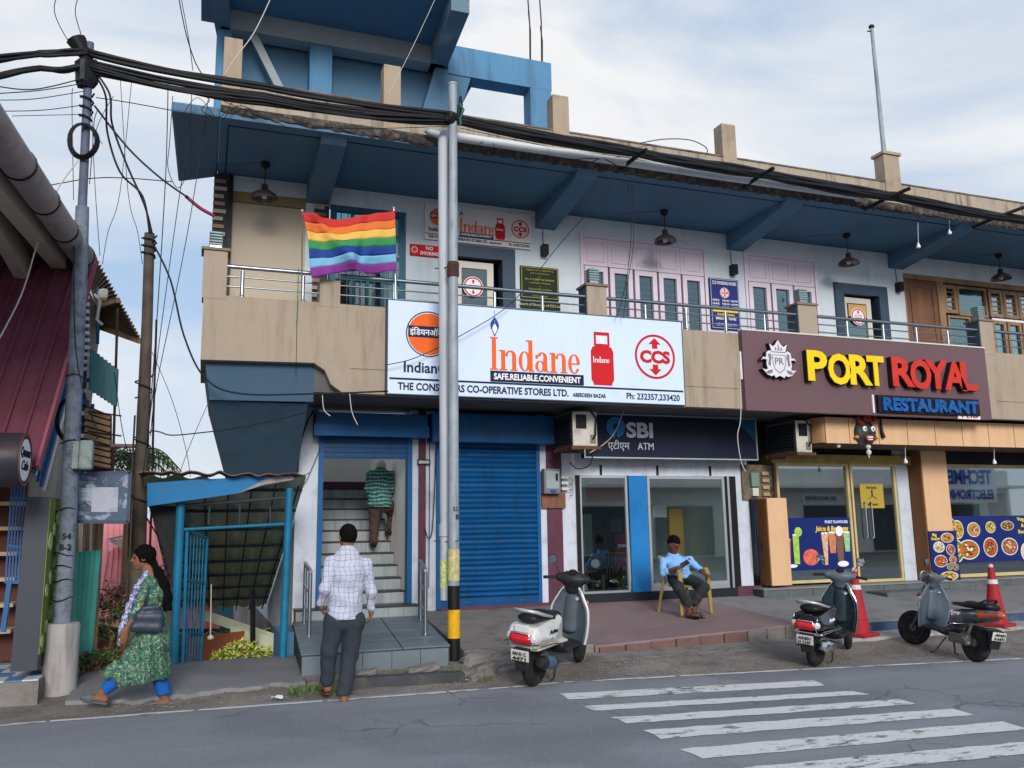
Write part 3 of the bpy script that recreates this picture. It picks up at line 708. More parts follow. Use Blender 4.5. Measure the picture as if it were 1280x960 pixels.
# --- balcony
bp('balcony_slab', MB().box(1.3, XR, -1.36, .25, 3.43, 4.10), M('soffit_grey', c8(92, 92, 96), .9, .15, 2, .2))
bp('balcony_slab', MB().box(-.06, 1.3, -1.36, .25, 3.80, 4.10), slate_blue)
fs = MB()
n_ = 60
poly = [(-.10, 3.76), (1.28, 3.79), (1.42, 3.70), (1.50, 3.52), (1.66, 3.41), (XR, 3.40), (XR, 4.60), (-.10, 4.60)]
fs.xz(poly, -1.5, .14)
bp('balcony_fascia', fs, beige)
bp('balcony_fascia', MB().box(-.10, .04, -1.36, .3, 3.76, 4.60), beige)
for (x0, x1, zt) in ((-.12, .17, 5.18), (1.33, 1.60, 4.92), (5.20, 5.52, 5.16), (8.97, 9.33, 5.16), (12.88, 13.20, 5.16)):
    pl = bp('balcony_pillar', MB().box(x0, x1, -1.505, -1.22, 4.55, zt), beige, bevel=.004)
    if zt > 5: part('pillar_cap', MB().box(x0-.03, x1+.03, -1.53, -1.19, zt+.001, zt+.035), M('cap_stone', c8(128, 112, 96), .8, .1, 4, .2), pl)
    if x0 > 5: part('pillar_side', MB().box(x0-.012, x0-.001, -1.49, -1.23, 4.6, zt-.01), dark_frame, pl)  # dark slab stands in for the shadow on the left face
# drip moulding line on the fascia and the worn lower edge
bp('fascia_moulding', MB().box(6.72, 7.75, -1.512, -1.501, 3.72, 3.735).box(13.1, XR, -1.512, -1.501, 3.72, 3.735).box(1.75, 2.2, -1.512, -1.501, 3.74, 3.75), beige)
# slanting underside left of the shops
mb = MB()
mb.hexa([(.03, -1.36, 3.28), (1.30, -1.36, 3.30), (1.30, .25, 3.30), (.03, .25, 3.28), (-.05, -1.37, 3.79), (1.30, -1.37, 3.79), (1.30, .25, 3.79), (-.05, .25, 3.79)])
bp('edge_beam', mb, M('shaded_beam_blue', c8(64, 88, 110), .8, .1, 1.2, .15, dirt=c8(90, 104, 114), dirtamt=.3))  # blue darkened so the sun-facing beam looks shaded
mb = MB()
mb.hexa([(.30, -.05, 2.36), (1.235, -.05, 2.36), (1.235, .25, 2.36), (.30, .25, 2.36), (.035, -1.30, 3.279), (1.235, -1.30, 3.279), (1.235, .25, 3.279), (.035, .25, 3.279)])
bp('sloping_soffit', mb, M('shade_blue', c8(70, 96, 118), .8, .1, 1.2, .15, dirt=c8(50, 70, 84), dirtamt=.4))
# railings: five runs between the pillars
def railing(x0, x1, posts, label):
    rt = thing('balcony_railing', label, 'railing', ((x0+x1)/2, -1.45, 4.6), 0, 'stainless balcony railings between the beige pillars')
    part('top_rail', MB().tube([(x0, -1.45, 5.0), (x1, -1.45, 5.0)], .028, 10), steel, rt, smooth=60)
    for z in (4.74, 4.87): part('middle_rail', MB().tube([(x0, -1.44, z), (x1, -1.44, z)], .011, 8), steel, rt, smooth=60)
    for x in posts:
        part('post', MB().tube([(x, -1.45, 4.58), (x, -1.45, 4.95)], .024, 10).lathe([(.035, 4.60), (.035, 4.615), (.026, 4.63)], (x, -1.45, 0), 12), steel, rt, smooth=50)
railing(.17, 1.33, (.36, 1.12), 'short steel railing at the left end of the balcony, partly behind the rainbow flag')
railing(1.60, 5.20, (2.33, 3.2, 3.78, 4.51), 'long steel railing above the white gas agency sign')
railing(5.52, 8.97, (6.19, 6.90, 7.61, 8.34), 'steel railing in front of the lilac windows and blue notice board')
railing(9.33, 12.88, (9.98, 10.74, 11.46, 12.17), 'steel railing above the plum restaurant sign with a warm glint')
railing(13.20, 17.6, (14.0, 14.75, 15.5), 'steel railing at the right edge in front of the wooden doors')
# --- upper floor wall (front face Y=0), openings left free
ZC = 6.84
for (x0, x1, z0, z1) in ((1.28, 1.63, 4.1, ZC), (1.63, 2.82, 6.56, ZC), (2.82, 3.36, 4.1, ZC), (3.36, 4.62, 6.13, ZC), (4.62, 5.80, 4.1, ZC), (5.80, 8.26, 6.53, ZC), (5.80, 8.26, 4.1, 4.85),
                         (8.26, 9.06, 4.1, ZC), (9.06, 10.66, 6.50, ZC), (9.06, 10.66, 4.1, 4.85), (10.66, 11.04, 4.1, ZC), (11.04, 12.29, 6.14, ZC), (12.29, 12.76, 4.1, ZC), (12.76, XR, 6.48, ZC)):
    bp('upper_wall', MB().box(x0, x1, 0, .22, z0, z1), pale_wall)
bp('upper_wall', MB().box(.20, 1.28, .0, .22, 6.60, ZC), pale_wall)
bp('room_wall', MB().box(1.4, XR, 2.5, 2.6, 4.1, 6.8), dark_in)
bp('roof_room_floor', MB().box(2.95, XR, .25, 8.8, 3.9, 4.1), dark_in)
bp('landing_wall', MB().box(1.3, 2.95, 3.6, 3.7, 4.0, 6.8), white_wall)
bp('landing_ledge', MB().box(1.3, 2.95, .25, .45, 3.43, 4.1), white_wall)
# left bay: striped stone cladding and plain tan board
cream = M('cream_stone', c8(176, 164, 146), .8, .15, 6, .2); dstone = M('dark_stone', c8(60, 62, 70), .8, .2, 6, .2)
def clad(x0, x1, z0, z1):
    c_ = bp('stone_cladding', MB().box(x0, x1, -.02, .2, z0, z1), dstone); i = 0; z = z0
    while z < z1-.03:
        part('stone_strip', MB().box(x0-.004, x1-.03-.02*(i % 3), -.045-.008*(i % 2), -.021, z, z+.055), (cream, wood_old, cream)[i % 3], c_); z += .115; i += 1
clad(-.04, .17, 4.15, 6.82); clad(1.40, 1.62, 4.15, 6.52)
bp('corner_post', MB().box(.172, .225, -.05, .2, 4.1, 6.82), black)
bp('tan_board', MB().box(.23, 1.28, .04, .1, 4.1, 6.44), M('board_tan', c8(190, 178, 160), .8, .04, 1.2, .05))
bp('board_header', MB().box(.23, 1.28, .0, .1, 6.442, 6.598), M('olive_header', c8(140, 124, 88), .8, .1, 2, .05))
# teal grille door behind the flag
tg = bp('grille_door', frame(MB(), 1.65, 2.80, 4.12, 6.55, -.02, .08, .09), teal_frame)
part('door_leaf', MB().box(1.74, 2.71, .04, .06, 4.2, 6.46), glass_up, tg)
for x in (1.98, 2.225, 2.47): part('mullion', MB().box(x-.022, x+.022, .0, .035, 4.21, 6.46), teal_frame, tg)
for z in (4.6, 5.0, 5.4, 5.8, 6.15): part('cross_bar', MB().box(1.74, 2.71, -.012, -.001, z-.012, z+.012), teal_frame, tg)
for i in range(9): part('grille_bar', MB().box(1.80+.105*i, 1.812+.105*i, -.024, -.013, 4.2, 6.46), teal_frame, tg)
# framed glass doors
ivory = M('ivory_frame', c8(206, 202, 192), .5, .04, 3, .05)
def glass_door(x0, x1, zt, xi0, xi1, zi):
    d = bp('office_door', MB().box(x0, xi0, -.05, .18, 4.1, zt).box(xi1, x1, -.05, .18, 4.1, zt).box(xi0, xi1, -.05, .18, zi, zt), dark_frame)
    part('leaf_frame', frame(MB(), xi0+.03, xi1-.12, 4.12, zi-.04, .06, .05, .11), ivory, d)
    part('glass_pane', MB().box(xi0+.14, xi1-.23, .08, .088, 4.23, zi-.15), glass_up, d)
    return d
d2 = glass_door(3.36, 4.62, 6.12, 3.60, 4.40, 5.92)
d3 = glass_door(11.04, 12.29, 6.13, 11.24, 12.08, 5.93)
part('door_notice', MB().box(11.42, 11.84, .065, .078, 5.52, 5.76), M('kraft', c8(206, 160, 100), .7, .05, 3, 0), d3)
def sticker(d, x, z, r_):
    s_ = part('round_sticker', MB().disc(x, z, r_, .045, .01), ink_white, d)
    t = MB(); t.ringxz(x, z, r_*.92, r_*.80, .040, .004); t.xz([(x-.03, z+.10*r_/.2), (x+.03, z+.1*r_/.2), (x, z+.145*r_/.2)], .040, .004)
    t.box(x-.012, x+.012, .040, .044, z+.055, z+.1*r_/.2); t.xz([(x-.03, z-.10*r_/.2), (x, z-.145*r_/.2), (x+.03, z-.1*r_/.2)], .040, .004); t.box(x-.012, x+.012, .040, .044, z-.1*r_/.2, z-.055)
    text_mb(t, 'CCS', x, z-.032, .064, .044, bold=.02)
    part('sticker_print', t, ink_red, s_)
sticker(d2, 3.93, 5.46, .17); sticker(d3, 11.62, 5.52, .17)
# lilac window groups with glass louvres
def window_group(x0, x1, n, blank):
    wg = bp('window_group', frame(MB(), x0, x1, 4.85, 6.53, -.03, .14, .05), lilac)
    wd = (x1-x0-.1)/n
    for i in range(n):
        a = x0+.05+wd*i; b_ = a+wd
        part('transom_panel', MB().box(a+.002, b_-.002, .0, .05, 6.0, 6.48), lilac, wg)
        part('transom_mould', frame(MB(), a+.07, b_-.07, 6.07, 6.40, -.012, .011, .014), lilac, wg)
        cs = part('casement', frame(MB(), a+.02, b_-.02, 4.9, 5.98, -.025, .06, .085), lilac, wg)
        part('glass_pane', MB().box(a+.11, b_-.11, .02, .026, 4.99, 5.89), glass_up, cs)
        for k_ in range(9):
            z = 5.02+.1*k_; t = MB(); t.obox(((a+b_)/2, .045, z), (b_-a-.22, .05, .006), Matrix.Rotation(R(35), 3, 'X')); part('louvre', t, M('louvre_glass', c8(96, 156, 164), .2, .1, 3, 0), cs)
window_group(5.80, 8.26, 5, 0); window_group(9.06, 10.66, 3, 0)
# dark-wood doors and windows at the right
wdg = bp('wooden_front', MB().box(12.76, XR, .02, .12, 6.38, 6.48).box(12.76, 12.82, .02, .12, 4.1, 6.38), wood_old)
dp = part('door_panel', MB().box(12.83, 13.62, .03, .10, 4.12, 6.37), wood, wdg)
t = MB(); frame(t, 12.93, 13.52, 4.9, 6.25, .014, .015, .03); part('panel_mould', t, wood, dp)
part('door_panel', MB().box(12.95, 13.5, .015, .029, 4.2, 4.8), glass_up, wdg)
part('jamb', MB().box(13.62, 13.78, -.0, .12, 4.1, 6.38), wood_old, wdg)
for (a, b_, z0, z1, sub) in ((13.78, 14.12, 5.75, 6.33, 'v'), (14.14, 14.92, 5.72, 6.33, 'g'), (14.98, 15.36, 5.75, 6.33, 'v'), (15.38, 15.78, 5.75, 6.33, 'v'), (15.80, 16.2, 5.75, 6.33, 'v'),
                             (13.82, 14.42, 4.2, 5.70, 'g'), (14.46, 14.96, 4.2, 5.70, 'g'), (15.0, 15.38, 4.2, 5.68, 'p'), (15.42, 15.80, 4.2, 5.68, 'p'), (15.84, 16.2, 4.2, 5.68, 'p')):
    cs = part('casement', frame(MB(), a, b_, z0, z1, .0, .08, .07 if sub != 'g' else .045), wood_old, wdg)
    part('glass_pane', MB().box(a+.05, b_-.05, .04, .047, z0+.05, z1-.05), glass_up if sub != 'v' else glass_dark, cs)
    if sub == 'v':
        for k_ in range(4): part('vent_slat', MB().box(a+.08, b_-.08, .02, .035, z0+.13+.1*k_, z0+.145+.1*k_), wood_old, cs)
bp('upper_wall', MB().box(16.22, XR, .0, .2, 4.1, 6.38), pale_wall)
# --- roof slab, beams, parapet
rsb = bp('roof_slab', MB().box(.0, XR, -1.80, .5, 6.85, 7.0).box(2.95, XR, .5, 9, 6.85, 7.0).box(.0, 1.42, .5, 9, 6.85, 7.0).box(1.42, 2.95, 3.72, 9, 6.85, 7.0), deep_blue)  # gap over the stair added to let daylight down
part('slab_wing', MB().hexa([(-.58, -1.78, 6.85), (-.002, -1.79, 6.85), (-.002, .18, 6.85), (-.55, .55, 6.85), (-.58, -1.78, 6.99), (-.002, -1.79, 6.99), (-.002, .18, 6.99), (-.55, .55, 6.99)]), slate_blue, rsb, bevel=.03)
for (x0, x1, m_) in ((1.28, 1.62, slate_blue), (5.00, 5.34, deep_blue), (8.72, 9.06, deep_blue), (12.42, 12.78, deep_blue), (16.1, 16.45, deep_blue)):
    bp('roof_beam', MB().hexa([(x0, -1.62, 6.76), (x1, -1.62, 6.76), (x1, -.001, 6.54), (x0, -.001, 6.54), (x0, -1.75, 6.849), (x1, -1.75, 6.849), (x1, -.001, 6.849), (x0, -.001, 6.849)]), m_)
bp('drip_groove', MB().box(.1, XR, -1.60, -1.585, 6.842, 6.849).box(.1, .115, -1.585, -.05, 6.842, 6.849), black)
# crumbling mouldy slab edge
mb = MB(); rn = random.Random(9)
nx = 260; rows = []
for i in range(nx+1):
    x = .0+XR*i/nx; e = .5+.5*math.sin(x*1.3)+rn.random()
    g_ = .35+.65*min(1, x/3); zb_ = 6.97-.10*g_
    rows.append([(x, -1.805, 7.015), (x, -1.825-rn.uniform(0, .02), 7.005-rn.uniform(0, .01)), (x, -1.83-rn.uniform(0, .022)*g_, 6.97), (x, -1.82-rn.uniform(0, .02)*g_, zb_+rn.uniform(-.02, .02)), (x, -1.802, zb_-.03+rn.uniform(-.02, .02))])
mb.v = [p for r_ in rows for p in r_]; mb.f = [(i*5+j, i*5+j+1, (i+1)*5+j+1, (i+1)*5+j) for i in range(nx) for j in range(4)]; mb.mi = [0]*len(mb.f)
eo = part('slab_edge', mb, mould, rsb)
pr = bp('parapet', MB().box(.0, XR, -1.72, -1.58, 7.0, 7.41), beige_old)
part('parapet_coping', MB().box(-.01, XR, -1.735, -1.565, 7.412, 7.435), M('coping_grime', c8(120, 108, 98), .9, .4, 4, .4, dirt=c8(50, 46, 46), dirtamt=.8), pr)
bp('parapet', MB().box(.0, .14, -1.58, .3, 7.0, 7.41), beige_old)
for x0, x1, zt in ((.01, .24, 8.0), (2.10, 2.34, 8.0), (4.62, 4.88, 7.98), (7.54, 7.80, 7.98), (10.80, 11.14, 7.92), (14.5, 14.8, 7.9)):
    bp('parapet_post', MB().box(x0, x1, -1.75, -1.52, 7.0, zt), post_paint, bevel=.008)
bp('post_cap', MB().box(10.77, 11.17, -1.78, -1.49, 7.921, 7.97), post_paint)
# --- roof head room in blue
for (x0, x1) in ((-.10, .11), (1.28, 1.62)): bp('roof_column', MB().box(x0, x1, 0, .3, 7.0, 9.15), sky_blue)
rb = bp('roof_beam', MB().box(-.05, 3.44, -.06, .22, 9.15, 9.46), grey_beam)
bp('roof_beam', MB().hexa([(3.12, -1.56, 9.15), (3.40, -1.56, 9.15), (3.50, .25, 9.15), (3.22, .25, 9.15), (3.12, -1.56, 9.46), (3.40, -1.56, 9.46), (3.50, .25, 9.46), (3.22, .25, 9.46)]), M('faded_beam', c8(104, 128, 146), .8, .1, 1.2, .15, dirt=c8(190, 196, 200), dirtamt=.4))
bp('roof_beam', MB().hexa([(-.31, -1.5, 9.15), (.0, -1.5, 9.15), (.10, .25, 9.15), (-.10, .25, 9.15), (-.31, -1.5, 9.46), (.0, -1.5, 9.46), (.10, .25, 9.46), (-.10, .25, 9.46)]), slate_blue)
bp('head_room_roof', MB().box(-.34, 3.45, -1.62, .4, 9.461, 9.60), deep_blue)
bp('head_room_wall', MB().xz([(.1, 7.0), (3.2, 7.0), (3.62, 8.25), (4.0, 9.05), (3.9, 9.45), (.1, 9.45)], .31, .15), deep_blue)
bp('stair_waist', MB().hexa([(2.7, .02, 7.0), (3.3, .02, 7.0), (3.3, .3, 7.0), (2.7, .3, 7.0), (3.3, .02, 9.14), (3.93, .02, 9.14), (3.93, .3, 9.14), (3.3, .3, 9.14)]), M('stair_under', c8(84, 118, 146), .8, .1, 1.1, .1, dirt=c8(60, 84, 104), dirtamt=.4))
bp('stair_edge', MB().bar((.42, -.02, 9.12), (1.0, -.02, 8.0), .12, .05, (0, 1, 0)), grey_beam)
bp('portal_beam', MB().box(3.51, 5.36, .0, .32, 9.06, 9.58), sky_blue)
pc = bp('portal_column', MB().box(4.96, 5.35, .003, .317, 7.0, 9.06), sky_blue)
for (x, h_) in ((5.00, .95), (5.05, 1.35), (5.22, .7), (5.27, 1.5)):
    part('reinforcing_bar', MB().tube([(x, .06+.15*(h_ > 1), 9.57), (x+.01, .06+.15*(h_ > 1), 9.58+h_*.6), (x-.02, .06+.15*(h_ > 1), 9.58+h_)], .012, 6), M('rust', c8(70, 50, 44), .9, .3, 8, .3), pc)

# machine, bin and counter inside the bank lobby
atmM = thing('cash_machine', 'tall dark cash machine with a maroon poster inside the glass bank lobby', 'cash machine', (6.4, 1.6, .58))
a_, b__ = at(757, 640, 1.3), at(786, 728, 1.3)
part('cabinet', MB().box(a_.x, b__.x, 1.3, 1.9, .585, a_.z+.05), black, atmM, bevel=.02)
part('maroon_poster', MB().box(at(768, 670, 1.28).x, b__.x, 1.285, 1.295, at(768, 712, 1.28).z, at(768, 668, 1.28).z), M('poster_maroon', c8(120, 24, 64), .5, .1, 3, 0), atmM)
part('screen', MB().box(a_.x+.08, b__.x-.1, 1.285, 1.297, a_.z-.35, a_.z-.12), dark_frame, atmM)
w__ = MB(); text_mb(w__, 'yono', at(776, 690, 1.27).x+.05, at(768, 684, 1.28).z, .07, 1.28, .004, bold=.02); part('white_print', w__, ink_white, atmM)
a_, b__ = at(737, 696, 1.0), at(762, 729, 1.0)
single('waste_bin', MB().hexa([(a_.x+.04, 1.0, .582), (b__.x-.04, 1.0, .582), (b__.x-.04, 1.3, .582), (a_.x+.04, 1.3, .582), (a_.x, .96, a_.z), (b__.x, .96, a_.z), (b__.x, 1.34, a_.z), (a_.x, 1.34, a_.z)]), black, 'black tapered waste bin on the bank lobby floor behind the left pane', 'bin')
a_, b__ = at(836, 636, 1.4), at(858, 735, 1.4)
single('yellow_panel', MB().box(a_.x, b__.x, 1.4, 1.5, .585, a_.z), M('panel_amber', c8(214, 160, 70), .5, .1, 2, 0), 'tall amber partition panel inside the bank lobby behind the seated man', 'partition')
a_, b__ = at(816, 632, 1.3), at(834, 650, 1.3)
single('wall_notice', MB().box(a_.x, b__.x, 1.3, 1.33, b__.z+.05, a_.z), sign_old, 'small pale notice hanging inside the bank lobby left of the amber panel', 'notice')
# ------------------------------------------------------------------ signs
def arc(cx, cz, rx, rz, a0, a1, n=16): return [(cx+rx*math.cos(a0+(a1-a0)*i/n), cz+rz*math.sin(a0+(a1-a0)*i/n)) for i in range(n+1)]
def ring_glyph(mb, cx, cz, rx, rz, ix, iz, y, d, n=28, a0=0, a1=2*math.pi):
    """oval stroke, thick at the sides and thin at top and bottom"""
    o = arc(cx, cz, rx, rz, a0, a1, n); i_ = arc(cx, cz, ix, iz, a0, a1, n)
    for k_ in range(n): mb.xz([i_[k_], o[k_], o[k_+1], i_[k_+1]], y, d)
def serif_word(mb_, x_, z, h, y, d, sx=.83):
    t_ = MB(); w_ = _serif_word(t_, 0, z, h, y, d)
    t_.v = [(x_+v[0]*sx, v[1], v[2]) for v in t_.v]; mb_.add(t_.v, t_.f); return x_+w_*sx
def _serif_word(mb, x, z, h, y, d):
    """the word 'Indane' in a fat-face serif; h = height of the capital I; returns width"""
    s = h; xh = .62*s; st = .155*s; hair = .03*s; sf = .045*s
    def stem(cx, z0, z1, top=True, bot=True, left=True, right=True):
        mb.box(cx-st/2, cx+st/2, y, y+d, z0, z1)
        if bot: mb.box(cx-st*.95, cx+st*.95, y-.0004, y+d, z0, z0+sf)
        if top: mb.box(cx-st*.95, cx+(st*.95 if right else st/2), y-.0004, y+d, z1-sf, z1)
    def n_(x0):
        stem(x0+st*.95, z, z+xh, right=False); xr = x0+st*.95+.42*s
        mb.box(xr-st/2, xr+st/2, y, y+d, z, z+xh*.72); mb.box(xr-st*.85, xr+st*.85, y-.0004, y+d, z, z+sf)
        cx = (x0+st*1.45+xr+st/2)/2; rx = (xr+st/2-cx)
        o = arc(cx, z+xh*.72, rx, xh*.28, 0, math.pi, 14); i_ = arc(cx-.0*s, z+xh*.70, rx-st*.98, xh*.22, 0, math.pi, 14)
        i_ = [(max(p[0]-st*.30, x0+st*1.3) if p[0] < cx else p[0], p[1]) for p in i_]
        for k_ in range(14): mb.xz([i_[k_], o[k_], o[k_+1], i_[k_+1]], y-.0003, d)
        return x0+st*.95+.42*s+st*.95
    x += st*.95; stem(x, z, z+s); x += st*1.1+.03*s
    x = n_(x)+.03*s
    # d
    rx = .235*s; ring_glyph(mb, x+rx, z+xh/2, rx, xh/2, rx-st*.85, xh/2-hair, y, d); xs_ = x+2*rx-.02*s
    mb.box(xs_-st*.4, xs_+st*.6, y-.0005, y+d, z, z+s*.97); mb.box(xs_-st*1.0, xs_-st*.4, y-.0004, y+d, z+s*.97-sf, z+s*.97); mb.box(xs_+st*.6, xs_+st*1.0, y-.0004, y+d, z, z+sf); x = xs_+st*1.05+.03*s
    # a
    rx = .20*s; ring_glyph(mb, x+rx, z+xh*.29, rx, xh*.29, rx-st*.75, xh*.29-hair, y, d); xs_ = x+2*rx
    mb.box(xs_-st*.5, xs_+st*.5, y-.0005, y+d, z+.02*s, z+xh*.72); mb.box(xs_+st*.5, xs_+st*.9, y-.0004, y+d, z, z+sf)
    ring_glyph(mb, xs_-rx+st*.5, z+xh*.72, rx, xh*.28, rx-st*.9, xh*.28-hair*1.3, y-.0003, d, a0=0, a1=math.pi*.9)
    mb.disc(x+.07*s, z+xh*.76, .06*s, y-.0006, d, 16); x = xs_+st*.95+.03*s
    x = n_(x)+.03*s
    # e
    rx = .24*s; ring_glyph(mb, x+rx, z+xh/2, rx, xh/2, rx-st*.85, xh/2-hair*1.2, y, d, a0=0.0, a1=math.pi*1.83)
    mb.box(x+st*.5, x+2*rx-st*.3, y-.0004, y+d, z+xh*.5-hair*.7, z+xh*.5+hair*.7)
    return x+2*rx
def cylinder_print(mbr, mbw, cx, z0, h, y):
    wd = h*.46
    mbr.xz([(cx-wd*.40, z0), (cx+wd*.40, z0), (cx+wd*.42, z0+h*.05), (cx+wd*.5, z0+h*.10), (cx+wd*.5, z0+h*.63), (cx+wd*.42, z0+h*.71), (cx+wd*.2, z0+h*.76), (cx-wd*.2, z0+h*.76), (cx-wd*.42, z0+h*.71), (cx-wd*.5, z0+h*.63), (cx-wd*.5, z0+h*.10), (cx-wd*.42, z0+h*.05)], y, .004)
    for sx in (-1, 1): mbr.box(cx+sx*wd*.30-wd*.045, cx+sx*wd*.30+wd*.045, y, y+.004, z0+h*.74, z0+h*.97)
    mbr.box(cx-wd*.34, cx+wd*.34, y-.001, y+.004, z0+h*.94, z0+h); mbr.box(cx-wd*.30, cx+wd*.30, y-.001, y+.004, z0+h*.74, z0+h*.775)
    mbw.box(cx-wd*.10, cx+wd*.10, y-.001, y+.004, z0+h*.78, z0+h*.90)
    serif_word(mbw, cx-wd*.42, z0+h*.42, h*.115, y-.003, .003) if h > .3 else None
def ccs_logo(mb, cx, cz, r_, y):
    mb.ringxz(cx, cz, r_, r_*.90, y, .005)
    for s in (1, -1):
        a = [(-r_*.13, .36), (-r_*.13, .56), (-r_*.30, .56), (0, .84), (r_*.30, .56), (r_*.13, .56), (r_*.13, .36)]
        p = [(cx+q[0], cz+s*q[1]*r_) for q in a]
        if s > 0: p = p[::-1]
        mb.xz(p, y, .005)
    text_mb(mb, 'CCS', cx, cz-.26*r_, .52*r_, y, .005, bold=.05, width=r_*1.50)
def flame(mb, cx, z0, h, y):
    mb.xz([(cx-.02*h, z0), (cx+.02*h, z0)] + [(cx+h*.20*math.sin(math.pi*min(1, u*1.35))*(1-u*.3), z0+h*(.08+.92*u)) for u in (.12, .25, .38, .5, .62, .74)] + [(cx+.012*h, z0+h), (cx-.012*h, z0+h)] + [(cx-h*.20*math.sin(math.pi*min(1, u*1.35))*(1-u*.3), z0+h*(.08+.92*u)) for u in (.74, .62, .5, .38, .25, .12)], y, .004)
def gas_sign(root, x0, z0, W_, H_, y, paint):
    """agency signboard print on a board whose front is at y; proportions of the big sign 4.47 x 1.26"""
    X = lambda u: x0+W_*u; Z = lambda v: z0+H_*v; k_ = H_/1.26
    orange, navy, red, white = MB(), MB(), MB(), MB()
    cx, cz, r_ = X(.124), Z(.655), .285*k_
    navy.ringxz(cx, cz, r_*1.10, r_*1.05, y-.004, .004)
    t1 = MB().disc(cx, cz, r_, y-.005, .004, 48)
    part('round_emblem', t1, ink_orange, root)
    navy.xz([(cx-r_*.99, cz-.05*k_), (cx+r_*.99, cz-.05*k_), (cx+r_*.99, cz+.105*k_), (cx-r_*.99, cz+.105*k_)], y-.009, .004)
    text_mb(white, '\u0907\u0902\u0921\u093f\u092f\u0928\u0911\u092f\u0932'.replace('\u0921\u093f', '\u093f\u0921'), cx, cz-.02*k_, .085*k_, y-.012, .003, bold=.012, width=r_*1.85)
    text_mb(navy, 'IndianOil', cx+.01*k_, Z(.235), .145*k_, y-.004, .004, bold=.022, width=.70*k_)
    ox, oz = X(.318), Z(.305)
    wd = serif_word(orange, ox, oz, .46*k_, y-.005, .004)-ox
    fl_ = MB(); flame(fl_, ox+.07*k_, oz+.475*k_, .36*k_, y-.004); part('flame_picture', fl_, ink_blue, root); flame(white, ox+.07*k_, oz+.50*k_, .20*k_, y-.008)
    bx0, bx1 = X(.318), X(.632)
    navy.box(bx0, bx1, y-.005, y-.001, Z(.175), Z(.295))
    text_mb(white, 'SAFE.RELIABLE.CONVENIENT', (bx0+bx1)/2, Z(.202), .085*k_, y-.009, .003, bold=.03, width=(bx1-bx0)*.93)
    cy_ = MB(); cylinder_print(cy_, white, X(.700), Z(.19), .78*k_, y-.005)
    ccs_logo(red, X(.894), Z(.56), .335*k_, y-.006)
    navy.box(X(.005), X(.995), y-.004, y-.001, Z(.150), Z(.170))
    text_mb(navy, 'THE CONSUMERS CO-OPERATIVE STORES LTD.', X(.03), Z(.045), .098*k_, y-.005, .004, bold=.028, align='LEFT', width=W_*.548)
    text_mb(navy, 'ABERDEEN BAZAR', X(.592), Z(.045), .055*k_, y-.005, .004, bold=.03, align='LEFT', width=W_*.117)
    text_mb(navy, 'Ph: 232357,233420', X(.783), Z(.045), .092*k_, y-.005, .004, bold=.02, align='LEFT', width=W_*.197)
    part('orange_lettering', orange, ink_orange, root); part('navy_print', navy, ink_navy, root); part('ccs_emblem', red, ink_red, root); part('cylinder_picture', cy_, ink_red, root); part('white_print', white, ink_white, root)
t = thing('signboard', 'large white gas agency signboard with orange Indane lettering and red cylinder on the balcony front', 'signboard', (4.45, -1.60, 3.40))
part('board', MB().box(2.22, 6.70, -1.62, -1.505, 3.41, 4.675), sign_white, t, bevel=.004)
part('board_edge', MB().box(2.205, 2.219, -1.622, -1.504, 3.40, 4.685).box(2.205, 6.712, -1.622, -1.504, 4.676, 4.688).box(6.701, 6.713, -1.622, -1.504, 3.40, 4.675).box(2.22, 6.70, -1.622, -1.504, 3.398, 3.409), dark_frame, t)
gas_sign(t, 2.22, 3.41, 4.48, 1.265, -1.62, None)
t = thing('signboard', 'small faded white gas agency board on the upper wall under the soffit', 'signboard', (4.0, -.05, 6.15))
part('board', MB().box(3.11, 4.91, -.04, -.001, 6.15, 6.745), sign_old, t)
gas_sign(t, 3.11, 6.155, 1.80, .58, -.041, None)
# no smoking
t = thing('wall_sign', 'red NO SMOKING sign left of the dark framed glass door', 'sign', (3.13, -.02, 5.87))
part('plate', MB().box(2.88, 3.36, -.03, -.001, 5.87, 6.05), ink_red, t)
w_ = MB(); text_mb(w_, 'NO', 3.19, 5.975, .055, -.034, .003, bold=.02); text_mb(w_, 'SMOKING', 3.19, 5.89, .055, -.034, .003, bold=.02, width=.30)
w_.ringxz(2.95, 5.96, .05, .04, -.034, .003, 20); w_.bar((2.92, -.0335, 5.99), (2.98, -.0335, 5.93), .01, .003)
part('white_print', w_, ink_white, t)
# granite plaques
dgreen = M('green_granite', c8(18, 40, 26), .6, .15, 8, 0)
t = thing('wall_plaque', 'dark green granite plaque with rows of gold lettering beside the glass door', 'plaque', (5.05, -.03, 5.33))
part('slab', MB().box(4.71, 5.38, -.045, -.001, 5.32, 5.865), dgreen, t)
part('gold_border', frame(MB(), 4.725, 5.365, 5.335, 5.85, -.049, .003, .008), M('gold_ink', c8(190, 170, 50), .4, .05, 2, 0), t)
g_ = MB()
for i, (s, hh) in enumerate((('Inauguration of New Office Building', .028), ('of the Co-operative Stores', .026), ('by', .022), ('Shri. KULDEEP RAI SHARMA', .036), ("Hon'ble Member of Parliament", .026), ('on', .02), ('10 January 2022 at 11:00 am', .03), ('in the presence of', .02), ('Chairman and Members', .024))):
    part('text_line', text_mb(MB(), s, 5.045, 5.795-.054*i, hh*.85, -.049, .003, bold=.0), MATS['gold_ink'], t)
t = thing('wall_plaque', 'lower dark plaque listing the board of directors behind the railing', 'plaque', (5.05, -.03, 5.0))
part('slab', MB().box(4.71, 5.40, -.045, -.001, 4.72, 5.29), dgreen, t)
g_ = MB()
